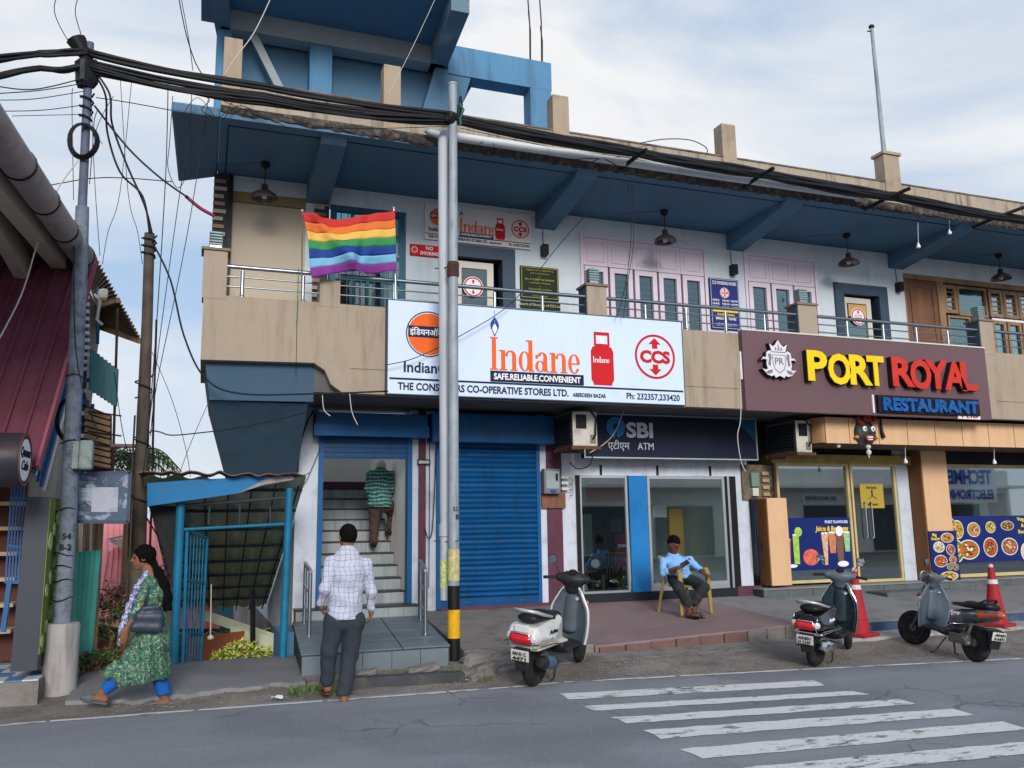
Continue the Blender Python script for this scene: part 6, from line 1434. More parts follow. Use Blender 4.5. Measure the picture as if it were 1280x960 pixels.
y1, y2 = M('leaf_bright', c8(190, 204, 70), .6, .25, 9, 0), M('leaf_lime', c8(224, 226, 140), .6, .2, 9, 0)
pk = M('blossom_pink', c8(206, 120, 130), .7, .2, 12, 0)
a = at(140, 748, -1.05); leaf_blob('shrub', (a.x, -1.0, a.z), (.22, .25, .24), 800, [g3, g2, g3, pk], 'reddish leaved shrub with pink specks behind the woman', 'shrub', 2, .035, 0)
a = at(146, 775, -1.1); leaf_blob('shrub', (a.x, -1.1, a.z), (.22, .25, .30), 900, [g1, g2], 'dark green bush under the reddish shrub', 'shrub', 5, .035, 0)
a = at(122, 828, -1.6); leaf_blob('shrub', (a.x, -1.6, a.z), (.24, .2, .14), 700, [g1, g2], 'low green weeds at the foot of the teal fence', 'shrub', 6, .03, 0.05)
a = at(215, 715, -.6); leaf_blob('shrub', (a.x, -.6, a.z), (.12, .2, .22), 400, [g3, g2, pk], 'small reddish shrub between the woman and the passage gate', 'shrub', 8, .035, -.2)
a = at(308, 822, 1.0); leaf_blob('shrub', (a.x, 1.0, a.z), (.50, .4, .30), 2600, [y1, y1, y2, y2, g1], 'sunlit yellow green bush down the covered passage', 'shrub', 12, .05, -1.1)
# pink tin roofed house below
PH = thing('pink_roofed_house', 'house lower down the slope with pale pink ribbed tin roofs', 'house', (-1.2, 6, -3.4))
pinkm = M('pink_tin', c8(240, 152, 150), .6, .06, 3, .05, dirt=c8(210, 120, 120), dirtamt=.4)
def rib_roof(q, n_, parent=PH, name='roof_sheet', m_=pinkm, th=.02, rib=.03):
    """q: tl, tr, br, bl; ribs run from top edge to bottom edge"""
    q = [Vector(p) for p in q]; nn = (q[1]-q[0]).cross(q[3]-q[0]).normalized()
    if nn.y > 0: nn = -nn
    U = []
    for i in range(n_): U += [(i/n_, 0), (i/n_+.02/n_, rib), (i/n_+.13/n_, rib), (i/n_+.15/n_, 0)]
    U.append((1, 0)); vs = []
    for v in (0, 1):
        for u, h_ in U: vs.append((q[0]*(1-u)+q[1]*u)*(1-v)+(q[3]*(1-u)+q[2]*u)*v+nn*h_)
    k_ = len(U); mb = MB(); vs += [p-nn*th for p in vs]
    mb.add(vs, [(i, k_+i, k_+i+1, i+1) for i in range(k_-1)]+[(2*k_+i, 2*k_+i+1, 3*k_+i+1, 3*k_+i) for i in range(k_-1)]); return part(name, mb, m_, parent)
rib_roof([at(112, 648, 9), at(240, 650, 9), at(262, 785, 4.2), at(100, 780, 4.2)], 18)
rib_roof([at(208, 655, 5.6), at(234, 660, 5.6), at(275, 785, 3.8), at(222, 785, 3.8)], 6)
rib_roof([at(136, 690, 4.6), at(166, 668, 4.6), at(172, 735, 3.9), at(128, 738, 3.9)], 5)
part('gable_end', MB().xz([(p.x, p.z) for p in (at(136, 676, 4.4), at(160, 690, 4.4), at(160, 672, 4.4))][::-1], 4.3, .2), M('gable_white', c8(226, 206, 204), .7, .05, 3, 0), PH)
part('ridge_cap', MB().bar(at(136, 674, 4.2), at(162, 668, 4.6), .05, .04), M('gable_white', c8(226, 206, 204), .7, .05, 3, 0), PH)
a, b_ = at(118, 790, 4.6), at(262, 785, 4.6)
part('house_wall', MB().box(a.x, b_.x, 4.8, 9, -3.4, a.z+.1), M('house_brown', c8(120, 74, 66), .8, .15, 2, .2), PH)
# covered passage: blue fascia, tin roofs going down, gate
K = thing('covered_passage', 'covered stairway entrance with blue timber fascia and sagging tin roof', 'shelter', (.3, -1.4, -.1))
fb = M('fascia_blue', c8(16, 112, 168), .55, .1, 1.2, .1, dirt=c8(30, 100, 150), dirtamt=.4)
def F_(x, y, Y=-1.62): p = at(x, y, Y); return (p.x, p.z)
part('fascia_board', MB().xz([F_(184, 633), F_(240, 625), F_(296, 617), F_(318, 606), F_(336, 597), F_(318, 596), F_(240, 600), F_(184, 604)], -1.64, .04), fb, K)
part('peeled_board', MB().xz([F_(296, 617), F_(330, 606), F_(366, 600), F_(368, 596), F_(336, 597), F_(318, 606)], -1.638, .03), M('peeled_grey', c8(150, 140, 140), .9, .3, 5, .4, dirt=c8(60, 110, 150), dirtamt=.5), K)
rf = M('rusty_tin', c8(108, 92, 86), .85, .25, 4, .3, dirt=c8(60, 54, 56), dirtamt=.7); un = M('tin_underside', c8(190, 198, 172), .7, .15, 2, .1, dirt=c8(104, 116, 100), dirtamt=.5)
zt = at(240, 600, -1.62).z
TX = at(217, 770, 4.6).x
def tin(u, v, x0=-.68, x1=1.22, ya=-1.50, yb=4.6, za=2.30, zb=.28):
    x0 = x0+(TX-x0)*v; return (x0+(x1-x0)*u, ya+(yb-ya)*v, za+(zb-za)*v+.022*math.sin(u*40)+(.02*math.sin(u*9) if v < .1 else 0))
mb = MB(); mb.sheet(tin, 90, 10, .01); part('tin_roof', mb, un, K)
mb = MB(); mb.sheet(lambda u, v: (-.72+1.95*u, -1.78+.5*v, 2.34+.014*math.sin(u*44)+.012*math.sin(u*7)+.02*abs(math.sin(u*17))**8), 120, 2, .012); part('roof_cap_sheet', mb, rf, K)
for i in range(8):
    v = .04+.12*i; x0, y, z = tin(0, v)[0], -1.5+6.1*v, 2.30-2.02*v; part('purlin', MB().box(x0+.03, 1.2, y-.018, y+.018, z-.075, z-.035), hdk, K)
for i in range(7):
    x = -.55+.28*i; part('rafter', MB().bar((x, -1.5, 2.30-.09), (x+.3*(1-(x+.55)/1.7), 4.5, .31-.09), .02, .02), hdk, K)
mb = MB(); mb.sheet(lambda u, v: (-.3+1.5*u, 3.2+3.4*v, -.02-1.1*v+.02*math.sin(u*40)), 60, 2, .01); part('lower_tin_roof', mb, un, K)
px_sheet('lower_roof_edge', ((255, 762), (352, 795), (352, 808), (255, 775)), 2.6, un, parent=K)
px_sheet('lower_roof_edge', ((288, 782), (360, 800), (360, 822), (288, 798)), 2.2, un, parent=K)
part('inner_post', MB().tube([at(316, 738, 1.6), at(316, 840, 1.6)], .04, 8), black, K)
for (xa, ya, xb, yb, r_) in ((226, 628, 217, 834, .052), (362, 610, 353, 828, .048)): part('post', MB().tube([at(xa, ya, -1.45), at(xb, yb, -1.45)], r_, 10), gate_teal, K, smooth=50)
part('head_rail', MB().tube([at(228, 662, -1.45), at(358, 655, -1.45)], .02, 8), gate_teal, K)
part('head_rail', MB().tube([at(228, 632, -1.45), at(360, 622, -1.45)], .02, 8), hdk, K)
for x in (262, 300, 338): part('head_stile', MB().tube([at(x, 632, -1.45), at(x-1, 655, -1.45)], .012, 6), hdk, K)
# open gate leaf
gl = thing('gate_leaf', 'open blue barred gate leaf swung back at the left of the passage', 'gate', (-.2, -1.3, .05))
tpL, tpR, btL, btR = at(234, 664, -1.42), at(259, 672, -.7), at(228, 834, -1.42), at(250, 832, -.7)
for u in (0, 1): part('stile', MB().tube([tpL*(1-u)+tpR*u, btL*(1-u)+btR*u], .02, 8), gate_teal, gl)
for u in (.18, .34, .5, .66, .82): part('bar', MB().tube([tpL*(1-u)+tpR*u, btL*(1-u)+btR*u], .009, 6), gate_teal, gl)
for v in (0, .36, .75, .97): part('cross_bar', MB().bar(tpL*(1-v)+btL*v, tpR*(1-v)+btR*v, .02, .03), gate_teal, gl)
# dark sheet hanging at the left of the shelter
part('dark_side_sheet', MB().prism([(F_(183, 630)[0], F_(183, 630)[1]), (F_(224, 632)[0], F_(224, 632)[1]), (F_(220, 800)[0], F_(220, 800)[1]), (F_(216, 770)[0], F_(216, 770)[1]), (F_(212, 722)[0], F_(212, 722)[1]), (F_(203, 690)[0], F_(203, 690)[1]), (F_(191, 652)[0], F_(191, 652)[1])][::-1], (0, -1.30, 0), (1, 0, 0), (0, 0, 1), .02), M('dark_net', c8(40, 42, 44), .95, .3, 9, .5), K)
# slatted brown fence down the passage
sf = thing('slatted_fence', 'brown slatted garden fence seen through the passage gate', 'fence', (-.1, 1.6, -1.2))
for i in range(14):
    a = at(238+5.0*i, 798, 1.6); part('slat', MB().box(a.x-.03, a.x+.03, 1.58, 1.6, -1.3, at(240, 796-.3*i, 1.6).z), M('slat_brown', c8(124, 68, 50), .7, .15, 4, .1), sf)
part('rail', MB().box(at(236, 800, 1.6).x, at(308, 800, 1.6).x, 1.601, 1.63, at(240, 806, 1.6).z, at(240, 802, 1.6).z), MATS['slat_brown'], sf)
single('hanging_bulb', MB().tube([at(264, 730, -.3), at(263, 797, -.3)], .008, 6).lathe([(0, -.03), (.035, -.02), (.045, 0), (.02, .03)], at(263, 797, -.3), 10), ivory, 'white hanging bulb and cord inside the passage', 'bulb')
# wall of the teal shed beyond the passage
single('teal_shed_wall', MB().xz([(p.x, p.z) for p in (at(262, 800, 5.5), at(292, 800, 5.5), at(292, 730, 5.5), at(262, 730, 5.5))], 5.5, .1), M('teal_dark', c8(44, 96, 116), .7, .12, 3, .1), 'small dark teal wall beyond the slatted fence', 'wall')
# ------------------------------------------------------------------ cables and wires
def sag_pts(a, b_, sag, n_=18):
    a = Vector(a); b_ = Vector(b_); return [a*(1-i/n_)+b_*(i/n_)-Vector((0, 0, sag*4*(i/n_)*(1-i/n_))) for i in range(n_+1)]
def bundle(ptsl, label, n_, spread, r_, seed, sag=0.0):
    rn = random.Random(seed); ctr = sum((Vector(p) for p in ptsl), Vector())/len(ptsl)
    t = thing('cable_bundle', label, 'cable bundle', ctr)
    for k_ in range(n_):
        o = Vector((0, rn.uniform(-1, 1)*spread*.7, rn.uniform(-1, 1)*spread)); path = []
        ph = rn.uniform(0, 6); am = rn.uniform(.2, .9)*spread*.45; dz = rn.uniform(0, 1)**4*spread*.9
        for j in range(len(ptsl)-1):
            seg = sag_pts(ptsl[j], ptsl[j+1], sag+dz*.8+rn.uniform(0, .02), 14)
            path += seg[(1 if j else 0):]
        m_ = len(path)
        path = [p+o*(.55+.45*abs(math.cos(i*.22+ph)))+Vector((0, am*math.cos(i*.5+ph), am*math.sin(i*.45+ph)*.6)) for i, p in enumerate(path)]
        part('cable', MB().tube(path, r_*rn.uniform(.7, 1.3), 6), cable_m, t, smooth=180)
    return t
A = lambda x, y, Y=-2.4: at(x, y, Y)
bundle([A(-90, 84, -3.0), A(50, 67, -2.7), A(112, 64, -2.62)], 'upper thick cable bundle from the left frame edge to the utility pole top', 7, .035, .017, 1, .0)
bundle([A(-90, 108, -3.0), A(50, 87, -2.7), A(112, 84, -2.62)], 'lower thick cable bundle from the left frame edge to the utility pole top', 7, .04, .017, 2, .0)
bundle([A(112, 66, -2.62), A(330, 108, -2.5), A(566, 143, -2.4)], 'top cable bundle between the utility pole and the galvanised street pole', 6, .032, .020, 3, .02)
bundle([A(112, 78, -2.62), A(330, 119, -2.5), A(566, 148, -2.4)], 'middle cable bundle between the utility pole and the galvanised street pole', 7, .035, .020, 4, .03)
bundle([A(112, 87, -2.62), A(330, 127, -2.5), A(566, 152, -2.4)], 'lowest cable bundle between the utility pole and the galvanised street pole', 6, .035, .019, 5, .03)
bundle([A(566, 148, -2.4), A(800, 191, -2.2), A(960, 218, -2.15), A(1118, 245, -2.15), A(1262, 272, -2.15), A(1420, 292, -2.15)], 'heavy cable bundle running along the parapet right of the street pole', 22, .062, .024, 6, .012)
bundle([A(566, 152, -2.4), A(800, 195, -2.2), A(960, 222, -2.15), A(1118, 250, -2.15), A(1262, 275, -2.15), A(1420, 296, -2.15)], 'sagging thinner cables under the heavy bundle along the parapet', 3, .03, .008, 7, .03)
def wire(pts, label, r_=.006, m_=None, cat='wire', sag=None):
    pts = [Vector(p) for p in pts]
    if sag is not None: pts = sag_pts(pts[0], pts[1], sag, 14)
    elif len(pts) > 2:   # smooth the polyline
        out = [pts[0]]
        for i in range(len(pts)-1):
            p0, p1, p2, p3 = pts[max(i-1, 0)], pts[i], pts[i+1], pts[min(i+2, len(pts)-1)]
            for k_ in range(1, 7):
                s = k_/6; out.append(.5*((2*p1)+(p2-p0)*s+(2*p0-5*p1+4*p2-p3)*s*s+(3*p1-p0-3*p2+p3)*s**3))
        pts = out
    single('overhead_wire', MB().tube(pts, r_, 5), m_ or cable_m, label, cat, smooth=180)
W2 = lambda pts, Y=-2.0: [at(x, y, Y) for x, y in pts]
pale_wire = M('wire_pale', c8(196, 192, 190), .5, .1, 3, 0); red_sleeve = M('sleeve_red', c8(130, 36, 70), .6, .1, 3, 0)
wire(W2([(118, 92), (132, 120), (134, 165), (150, 215), (178, 245), (187, 292)], -1.9), 'left one of two thick black cables drooping from the utility pole to the wooden pole', .013, cat='cable')
wire(W2([(118, 88), (137, 118), (140, 155), (158, 205), (180, 255), (190, 292)], -1.85), 'right one of two thick black cables drooping from the utility pole to the wooden pole', .013, cat='cable')
wire(W2([(118, 132), (160, 185), (200, 222), (235, 247)], -2.0), 'black cable running down right from the utility pole to the dark red sleeve', .012, cat='cable')
wire(W2([(232, 245), (250, 260), (268, 270)], -1.9), 'dark red sleeved cable end entering the left corner of the balcony', .022, red_sleeve, 'cable')
wire(W2([(189, 300), (213, 350), (230, 420), (256, 472), (300, 492), (400, 492), (485, 489)], -1.62), 'black cable swooping from the wooden pole along the bottom of the beige fascia', .012, cat='cable')
wire(W2([(484, 456), (520, 447), (575, 420), (640, 378), (700, 305), (765, 232)], -1.75), 'thin dark wire crossing the white signboard diagonally up to the soffit', .006)
wire(W2([(189, 538), (200, 540), (215, 544), (250, 541), (290, 536), (330, 528), (385, 515)], -1.3), 'dark wire from the wooden pole to the white pier corner', .008)
wire(W2([(210, 104), (209, 160), (206, 240), (196, 400), (184, 560)], -2.0), 'thin wire hanging straight down right of the wooden pole', .006)
wire(W2([(240, 110), (236, 168), (222, 260), (200, 420), (178, 600)], -2.0), 'second thin wire hanging down right of the wooden pole', .005)
wire(W2([(262, 112), (243, 240), (225, 340), (196, 480), (188, 545)], -2.0), 'thin wire slanting down left from the balcony corner', .005)
wire(W2([(216, 120), (212, 178), (210, 210), (222, 235), (234, 215), (240, 170)], -1.6), 'short looping wire under the left wing of the roof slab', .005)
wire(W2([(-30, 250), (60, 232), (130, 222), (215, 227)], -2.4), 'thin black wire from the left frame edge past the utility pole to the roof wing', .006)
wire(W2([(120, 122), (160, 128), (215, 138)], -2.3), 'thin straight wire from the utility pole to the tip of the roof wing', .006)
wire(W2([(98, 200), (70, 240), (48, 300), (26, 370), (-10, 440)], -2.9), 'pale wire falling from the utility pole in front of the maroon awning', .008, pale_wire)
wire(W2([(74, -12), (68, 15), (86, 52), (100, 62)], -2.6), 'left bent thin wire above the utility pole top', .005)
wire(W2([(100, -10), (94, 15), (103, 48)], -2.6), 'right bent thin wire above the utility pole top', .005)
wire(W2([(222, -10), (232, 40), (243, 75), (252, 92)], -2.2), 'thin wire coming down from the sky to the cable bundle left of the head room', .007)
wire(W2([(225, -10), (236, 50), (241, 88)], -2.25), 'second thin wire beside it coming down to the cable bundle', .005)
wire(W2([(342, -10), (318, 40), (296, 70), (280, 95)], -2.3), 'pale stay wire crossing in front of the left parapet post', .007, pale_wire)
wire(W2([(548, -10), (520, 50), (500, 90), (484, 120)], -2.3), 'pale wire crossing in front of the second parapet post', .004, pale_wire)
wire(W2([(92, 250), (90, 130), (91, 110)], -2.75), 'vertical thin wire left of the utility pole top', .004)
wire(W2([(-20, 105), (40, 112), (104, 98)], -2.9), 'grey service wire joining the utility pole from the left, uppermost of the thin ones', .007)
wire(W2([(-20, 118), (50, 113), (105, 104)], -2.9), 'service wire just under the uppermost thin one left of the utility pole', .006)
wire(W2([(-20, 125), (40, 124), (106, 114)], -2.9), 'third thin service wire left of the utility pole', .005)
wire(W2([(-20, 139), (50, 138), (106, 131)], -2.9), 'fourth thin service wire left of the utility pole', .005)
wire(W2([(15, 145), (60, 144), (106, 143)], -2.9), 'lowest thin service wire left of the utility pole', .004)
wire(W2([(280, 148), (300, 132), (340, 150), (360, 160)], -1.9), 'brown curled wire lying on the parapet at the left', .005)
wire(W2([(285, 135), (340, 142), (420, 160), (560, 158)], -2.0), 'thin wire hanging before the parapet left of the street pole', .005)
wire(W2([(248, 118), (262, 125), (252, 138), (275, 146), (290, 128)], -1.95), 'tangled thin wire above the roof wing', .005)
wire(W2([(225, 150), (246, 122), (268, 145)], -1.95), 'small arched wire above the roof wing tip', .004)
wire(W2([(265, 120), (300, 135), (345, 153)], -1.9), 'thin wire sloping down to the slab edge near the left parapet post', .005)
wire(W2([(575, 160), (700, 186), (790, 198), (850, 212)], -2.0), 'thin wire under the heavy bundle right of the street pole', .005)
wire(W2([(575, 168), (680, 186), (760, 196)], -1.95), 'second thin wire just above the gutter pipe', .005)
wire(W2([(650, 201), (700, 200), (780, 196)], -2.0), 'dark thin wire resting on the gutter pipe before the first cable arm', .006)
wire(W2([(738, 204), (750, 198), (758, 200), (776, 210)], -2.0), 'short peaked wire left of the first cable arm', .007)
wire(W2([(595, 184), (606, 176), (617, 180), (618, 192)], -2.0), 'thin rusty loop of wire on the gutter pipe near the street pole', .004)
wire(W2([(800, 179), (830, 174), (862, 175), (882, 184), (884, 193)], -1.8), 'black wire arching above the parapet top against the sky', .008)
wire(W2([(790, 170), (789, 250), (784, 330), (772, 400)], -1.7), 'left strand of a thin wire pair hanging before the lilac window', .005) if 0 else None
wire(W2([(785, 232), (789, 290), (783, 350), (771, 397)], -1.75), 'left strand of a thin wire pair hanging before the lilac window', .006)
wire(W2([(790, 232), (792, 300), (786, 345), (779, 398)], -1.75), 'right strand of a thin wire pair hanging before the lilac window', .005)
wire(W2([(925, 455), (926, 520), (922, 545), (926, 575), (932, 590)], -1.66), 'white twisted wire hanging at the left edge of the plum signboard', .007, pale_wire, 'wire')
wire(W2([(403, 494), (405, 512), (413, 520)], -1.62), 'short pale wire end dangling left above the stair shutter box', .006, pale_wire)
wire(W2([(437, 492), (440, 515), (447, 531)], -1.62), 'short pale wire end dangling right above the stair shutter box', .006, pale_wire)
wire(W2([(366, 615), (380, 605), (392, 580), (400, 560)], -.06), 'thin black wire running down the white pier of the stair door', .005)
wire(W2([(393, 512), (383, 530), (375, 560), (372, 590)], -.06), 'thick black cable bent down the white pier corner', .012, cat='cable')
wire(W2([(373, 335), (372, 380), (371, 404)], -1.56), 'dark green cord with a knot hanging from the balcony rail', .006, rope)
wire(W2([(371, 404), (370, 470)], -1.56), 'thin cord below the knot on the beige fascia', .003)
wire(W2([(545, 560), (543, 620), (540, 665), (535, 672), (531, 660)], -.08), 'black cable drooping on the white pier right of the stair door', .008)
wire(W2([(537, 552), (537, 630), (536, 735)], -.06), 'long chain-like cord hanging on the white pier left of the shutter', .006)
wire(W2([(700, 505), (720, 560), (738, 600)], -1.0), 'thin cable from the soffit to the air conditioner beside the bank sign', .006) if 0 else None
wire(W2([(737, 566), (755, 555), (768, 541), (778, 518), (782, 510)], -.55), 'pale cable crossing the round bank emblem', .009, pale_wire)
wire(W2([(712, 578), (722, 586), (738, 580), (742, 560)], -.5), 'black cable looping under the air conditioner', .010)
wire(W2([(115, 560), (122, 540), (113, 515), (95, 440), (92, 300)], -2.7), 'thin black cable running down the left side of the utility pole', .006)
wire(W2([(112, 230), (116, 180), (118, 150), (122, 138)], -2.45), 'thin tangled wire right of the cable coil', .005)
wire(W2([(142, 120), (130, 140), (120, 165), (128, 180)], -2.3), 'thin looping wire near the top right of the utility pole', .004)
wire(W2([(165, 96), (150, 240), (135, 290), (128, 330)], -1.7), 'thin wire sloping from mid span down to the small awning', .004)
wire(W2([(150, 92), (160, 240), (172, 290), (178, 330)], -1.7), 'thin wire sloping from mid span down to the wooden pole', .004)
wire(W2([(113, 92), (118, 220), (125, 320)], -2.0), 'thin wire from the utility pole top to the tin awning corner', .004)
wire(W2([(190, 440), (215, 500), (232, 560), (238, 596)], -1.3), 'thin wire crossing the sky gap left of the building', .004)
wire(W2([(262, 500), (240, 550), (222, 598)], -1.3), 'thin wire from the balcony underside to the blue fascia', .004)
wire(W2([(143, 465), (150, 520), (158, 560), (170, 600)], -1.1), 'thin wire slack between the teal sheet and wooden pole', .005)
wire(W2([(176, 640), (186, 652), (205, 690), (214, 760)], -1.25), 'black cable from the wooden pole curving along the shelter side', .010, cat='cable')
for px, py, py2, lab in ((1148, 285, 307, 'clear bulb hanging from the slab edge above the brown door'), (1187, 275, 290, 'tiny bulb hanging from the slab edge near the right'), (1048, 545, 556, 'small bulb hanging under the tan cladding left of the mask'), (1132, 560, 576, 'white bulb hanging at the top of the tan pillar'), (1243, 558, 577, 'pale bulb hanging under the cladding by the right window')):
    Y = -1.8 if py < 400 else -1.1
    a, b_ = at(px, py, Y), at(px, py2, Y)
    single('hanging_bulb', MB().tube([a+Vector((0, 0, .1)), b_], .004, 5).lathe([(0, -.05), (.03, -.04), (.035, -.01), (.015, .03), (.012, .05)], b_, 10), white_p, lab, 'bulb', smooth=60)
# ------------------------------------------------------------------ soft shapes: signed distances meshed with surface nets
class SDF:
    def __init__(s, lo, hi, h):
        s.lo = np.array(lo, float); s.h = h; s.n = np.ceil((np.array(hi)-s.lo)/h).astype(int)+1
        s.d = np.full(tuple(s.n), 9.0, np.float32)
    def block(s, lo, hi):
        a = np.clip(np.floor((np.array(lo)-s.lo)/s.h).astype(int), 0, s.n-1); b = np.clip(np.ceil((np.array(hi)-s.lo)/s.h).astype(int)+1, 1, s.n)
        sl = tuple(slice(a[i], b[i]) for i in range(3))
        g = np.meshgrid(*[s.lo[i]+s.h*np.arange(a[i], b[i]) for i in range(3)], indexing='ij')
        return sl, np.stack(g, -1)
    def join(s, sl, d, k, sub=False):
        c = s.d[sl]
        if sub:
            h_ = np.maximum(k-np.abs(c+d), 0)/max(k, 1e-6); s.d[sl] = np.maximum(c, -d)+h_*h_*k*.25
        else:
            h_ = np.maximum(k-np.abs(c-d), 0)/max(k, 1e-6); s.d[sl] = np.minimum(c, d)-h_*h_*k*.25
    def cap(s, a, b, ra, rb=None, k=.02, sub=False, flat=None):
        """tapered limb; flat=(axis, factor) widens the section along an axis"""
        rb = ra if rb is None else rb; a = np.array(a, float); b = np.array(b, float); m = max(ra, rb)*(flat[1] if flat else 1)+k+3*s.h
        sl, p = s.block(np.minimum(a, b)-m, np.maximum(a, b)+m)
        if p.size == 0: return s
        ab = b-a; L2 = max(ab @ ab, 1e-9); ap = p-a; t = np.clip((ap @ ab)/L2, 0, 1); q = ap-t[..., None]*ab
        if flat:
            ax = np.array(flat[0], float); ax /= np.linalg.norm(ax); c = q @ ax; q = q-(c*(1-1/flat[1]))[..., None]*ax
        d = np.sqrt((q*q).sum(-1))-(ra+(rb-ra)*t); s.join(sl, d.astype(np.float32), k, sub); return s
    def ell(s, c, r, rot=None, k=.02, sub=False):
        c = np.array(c, float); r = np.array(r, float); m = r.max()+k+3*s.h; sl, p = s.block(c-m, c+m)
        if p.size == 0: return s
        q = p-c
        if rot is not None: q = q @ np.array(rot)
        l1 = np.sqrt(((q/r)**2).sum(-1)); l2 = np.sqrt(((q/(r*r))**2).sum(-1))+1e-9
        s.join(sl, (l1*(l1-1)/l2).astype(np.float32), k, sub); return s
    def box(s, c, hs, rad=.01, rot=None, k=.01, sub=False):
        c = np.array(c, float); hs = np.array(hs, float); m = np.linalg.norm(hs)+k+3*s.h; sl, p = s.block(c-m, c+m)
        if p.size == 0: return s
        q = p-c
        if rot is not None: q = q @ np.array(rot)
        q = np.abs(q)-(hs-rad); d = np.sqrt((np.maximum(q, 0)**2).sum(-1))+np.minimum(q.max(-1), 0)-rad
        s.join(sl, d.astype(np.float32), k, sub); return s
    def half(s, pt, nrm, k=.004):      # keep the side opposite the normal
        sl, p = s.block(s.lo, s.lo+s.h*s.n); nrm = np.array(nrm, float); nrm /= np.linalg.norm(nrm)
        s.d = np.maximum(s.d, ((p-np.array(pt)) @ nrm).astype(np.float32)); return s
    def ripple(s, fn):
        sl, p = s.block(s.lo, s.lo+s.h*s.n); s.d = s.d+fn(p[..., 0], p[..., 1], p[..., 2]).astype(np.float32); return s
    def mb(s, mb=None):
        d = s.d; ins = d < 0; nx, ny, nz = d.shape
        c = ins[:-1, :-1, :-1].astype(np.int8)*0; acc = np.zeros((nx-1, ny-1, nz-1, 3)); cnt = np.zeros((nx-1, ny-1, nz-1))
        corners = [(i, j, k) for i in (0, 1) for j in (0, 1) for k in (0, 1)]
        for a in corners:
            for ax in range(3):
                if a[ax]: continue
                b = list(a); b[ax] = 1
                da = d[a[0]:nx-1+a[0], a[1]:ny-1+a[1], a[2]:nz-1+a[2]]; db = d[b[0]:nx-1+b[0], b[1]:ny-1+b[1], b[2]:nz-1+b[2]]
                cr_ = (da < 0) != (db < 0)
                t = np.where(cr_, da/np.where(cr_, da-db, 1), 0)
                for x in range(3): acc[..., x] += np.where(cr_, a[x]+(t if x == ax else 0), 0)
                cnt += cr_
        idx = -np.ones((nx-1, ny-1, nz-1), int); act = cnt > 0; idx[act] = np.arange(act.sum())
        ii = np.argwhere(act); V = s.lo+s.h*(ii+acc[act]/cnt[act][:, None]); Fs = []
        for ax in range(3):
            sa = [slice(None)]*3; sb = [slice(None)]*3; sa[ax] = slice(0, -1); sb[ax] = slice(1, None)
            a_, b_ = ins[tuple(sa)], ins[tuple(sb)]; o1, o2 = [(1, 2), (2, 0), (0, 1)][ax]
            for sign, msk in ((1, a_ & ~b_), (-1, ~a_ & b_)):
                P = np.argwhere(msk); ok = (P[:, o1] > 0) & (P[:, o2] > 0) & (P[:, o1] < d.shape[o1]-1) & (P[:, o2] < d.shape[o2]-1); P = P[ok]
                if not len(P): continue
                q = []
                for (u, v) in ((0, 0), (-1, 0), (-1, -1), (0, -1)):
                    Q = P.copy(); Q[:, o1] += u; Q[:, o2] += v; q.append(idx[Q[:, 0], Q[:, 1], Q[:, 2]])
                q = np.stack(q, 1); q = q if sign > 0 else q[:, ::-1]; Fs.append(q[(q >= 0).all(1)])
        m = mb or MB(); m.add([tuple(v) for v in V.tolist()], [tuple(f) for f in np.concatenate(Fs).tolist()] if Fs else []); return m
def v3(*a): return np.array(a, float)
def basis(fwd, up):
    f = np.array(fwd, float); f /= np.linalg.norm(f); u = np.array(up, float); u -= (u @ f)*f; u /= np.linalg.norm(u); r_ = np.cross(f, u); return r_, f, u   # right, forward, up
skin = M('skin_brown', c8(128, 88, 68), .6, .10, 14, .05, 200); skin_dk = M('skin_dark', c8(98, 66, 54), .5, .06, 8, .05, 200)
hair_m = M('hair_black', c8(14, 11, 12), .85, .3, 30, .3, 160, spec=.08)
leather = M('sandal_brown', c8(84, 60, 48), .6, .2, 9, .1)
def head(s, c, fwd, up, R_=.105, nose=True):
    r_, f, u = basis(fwd, up); Rm_ = np.stack([r_, f, u], 1)
    s.ell(c+u*.02*R_/.105-f*.006, (R_*.74, R_*.92, R_*.98), Rm_, .01)            # skull
    s.ell(c-u*R_*.45+f*R_*.22, (R_*.58, R_*.62, R_*.62), Rm_, .03)               # jaw
    s.ell(c-u*R_*.95+f*R_*.55, (R_*.24, R_*.24, R_*.20), Rm_, .03)               # chin
    s.cap(c+u*R_*.12+f*R_*.86, c-u*R_*.22+f*R_*1.04, .008, .016, .012)           # nose
    s.ell(c+u*R_*.22+f*R_*.80, (R_*.52, R_*.14, R_*.11), Rm_, .02)               # brow
    s.ell(c-u*R_*.55+f*R_*.86, (R_*.26, R_*.12, R_*.08), Rm_, .012)              # lips
    for sg in (-1, 1):
        s.ell(c+u*R_*.06+f*R_*.86+r_*sg*R_*.33, (R_*.17, R_*.14, R_*.10), Rm_, .012, sub=True)
        s.ell(c-u*R_*.05-f*R_*.05+r_*sg*R_*.76, (R_*.10, R_*.22, R_*.32), Rm_, .008)
    return r_, f, u
def eyes(t, c, fwd, up, R_=.105):
    r_, f, u = basis(fwd, up); e = MB()
    for sg in (-1, 1): e.lathe([(0, -.010), (.010, -.004), (.012, 0), (.010, .005), (0, .008)], Vector(c+u*R_*.06+f*R_*.80+r_*sg*R_*.33), 10, Vector(f))
    part('eyes', e, M('eye_dark', c8(40, 32, 32), .3, .2, 20, 0), t, smooth=60)
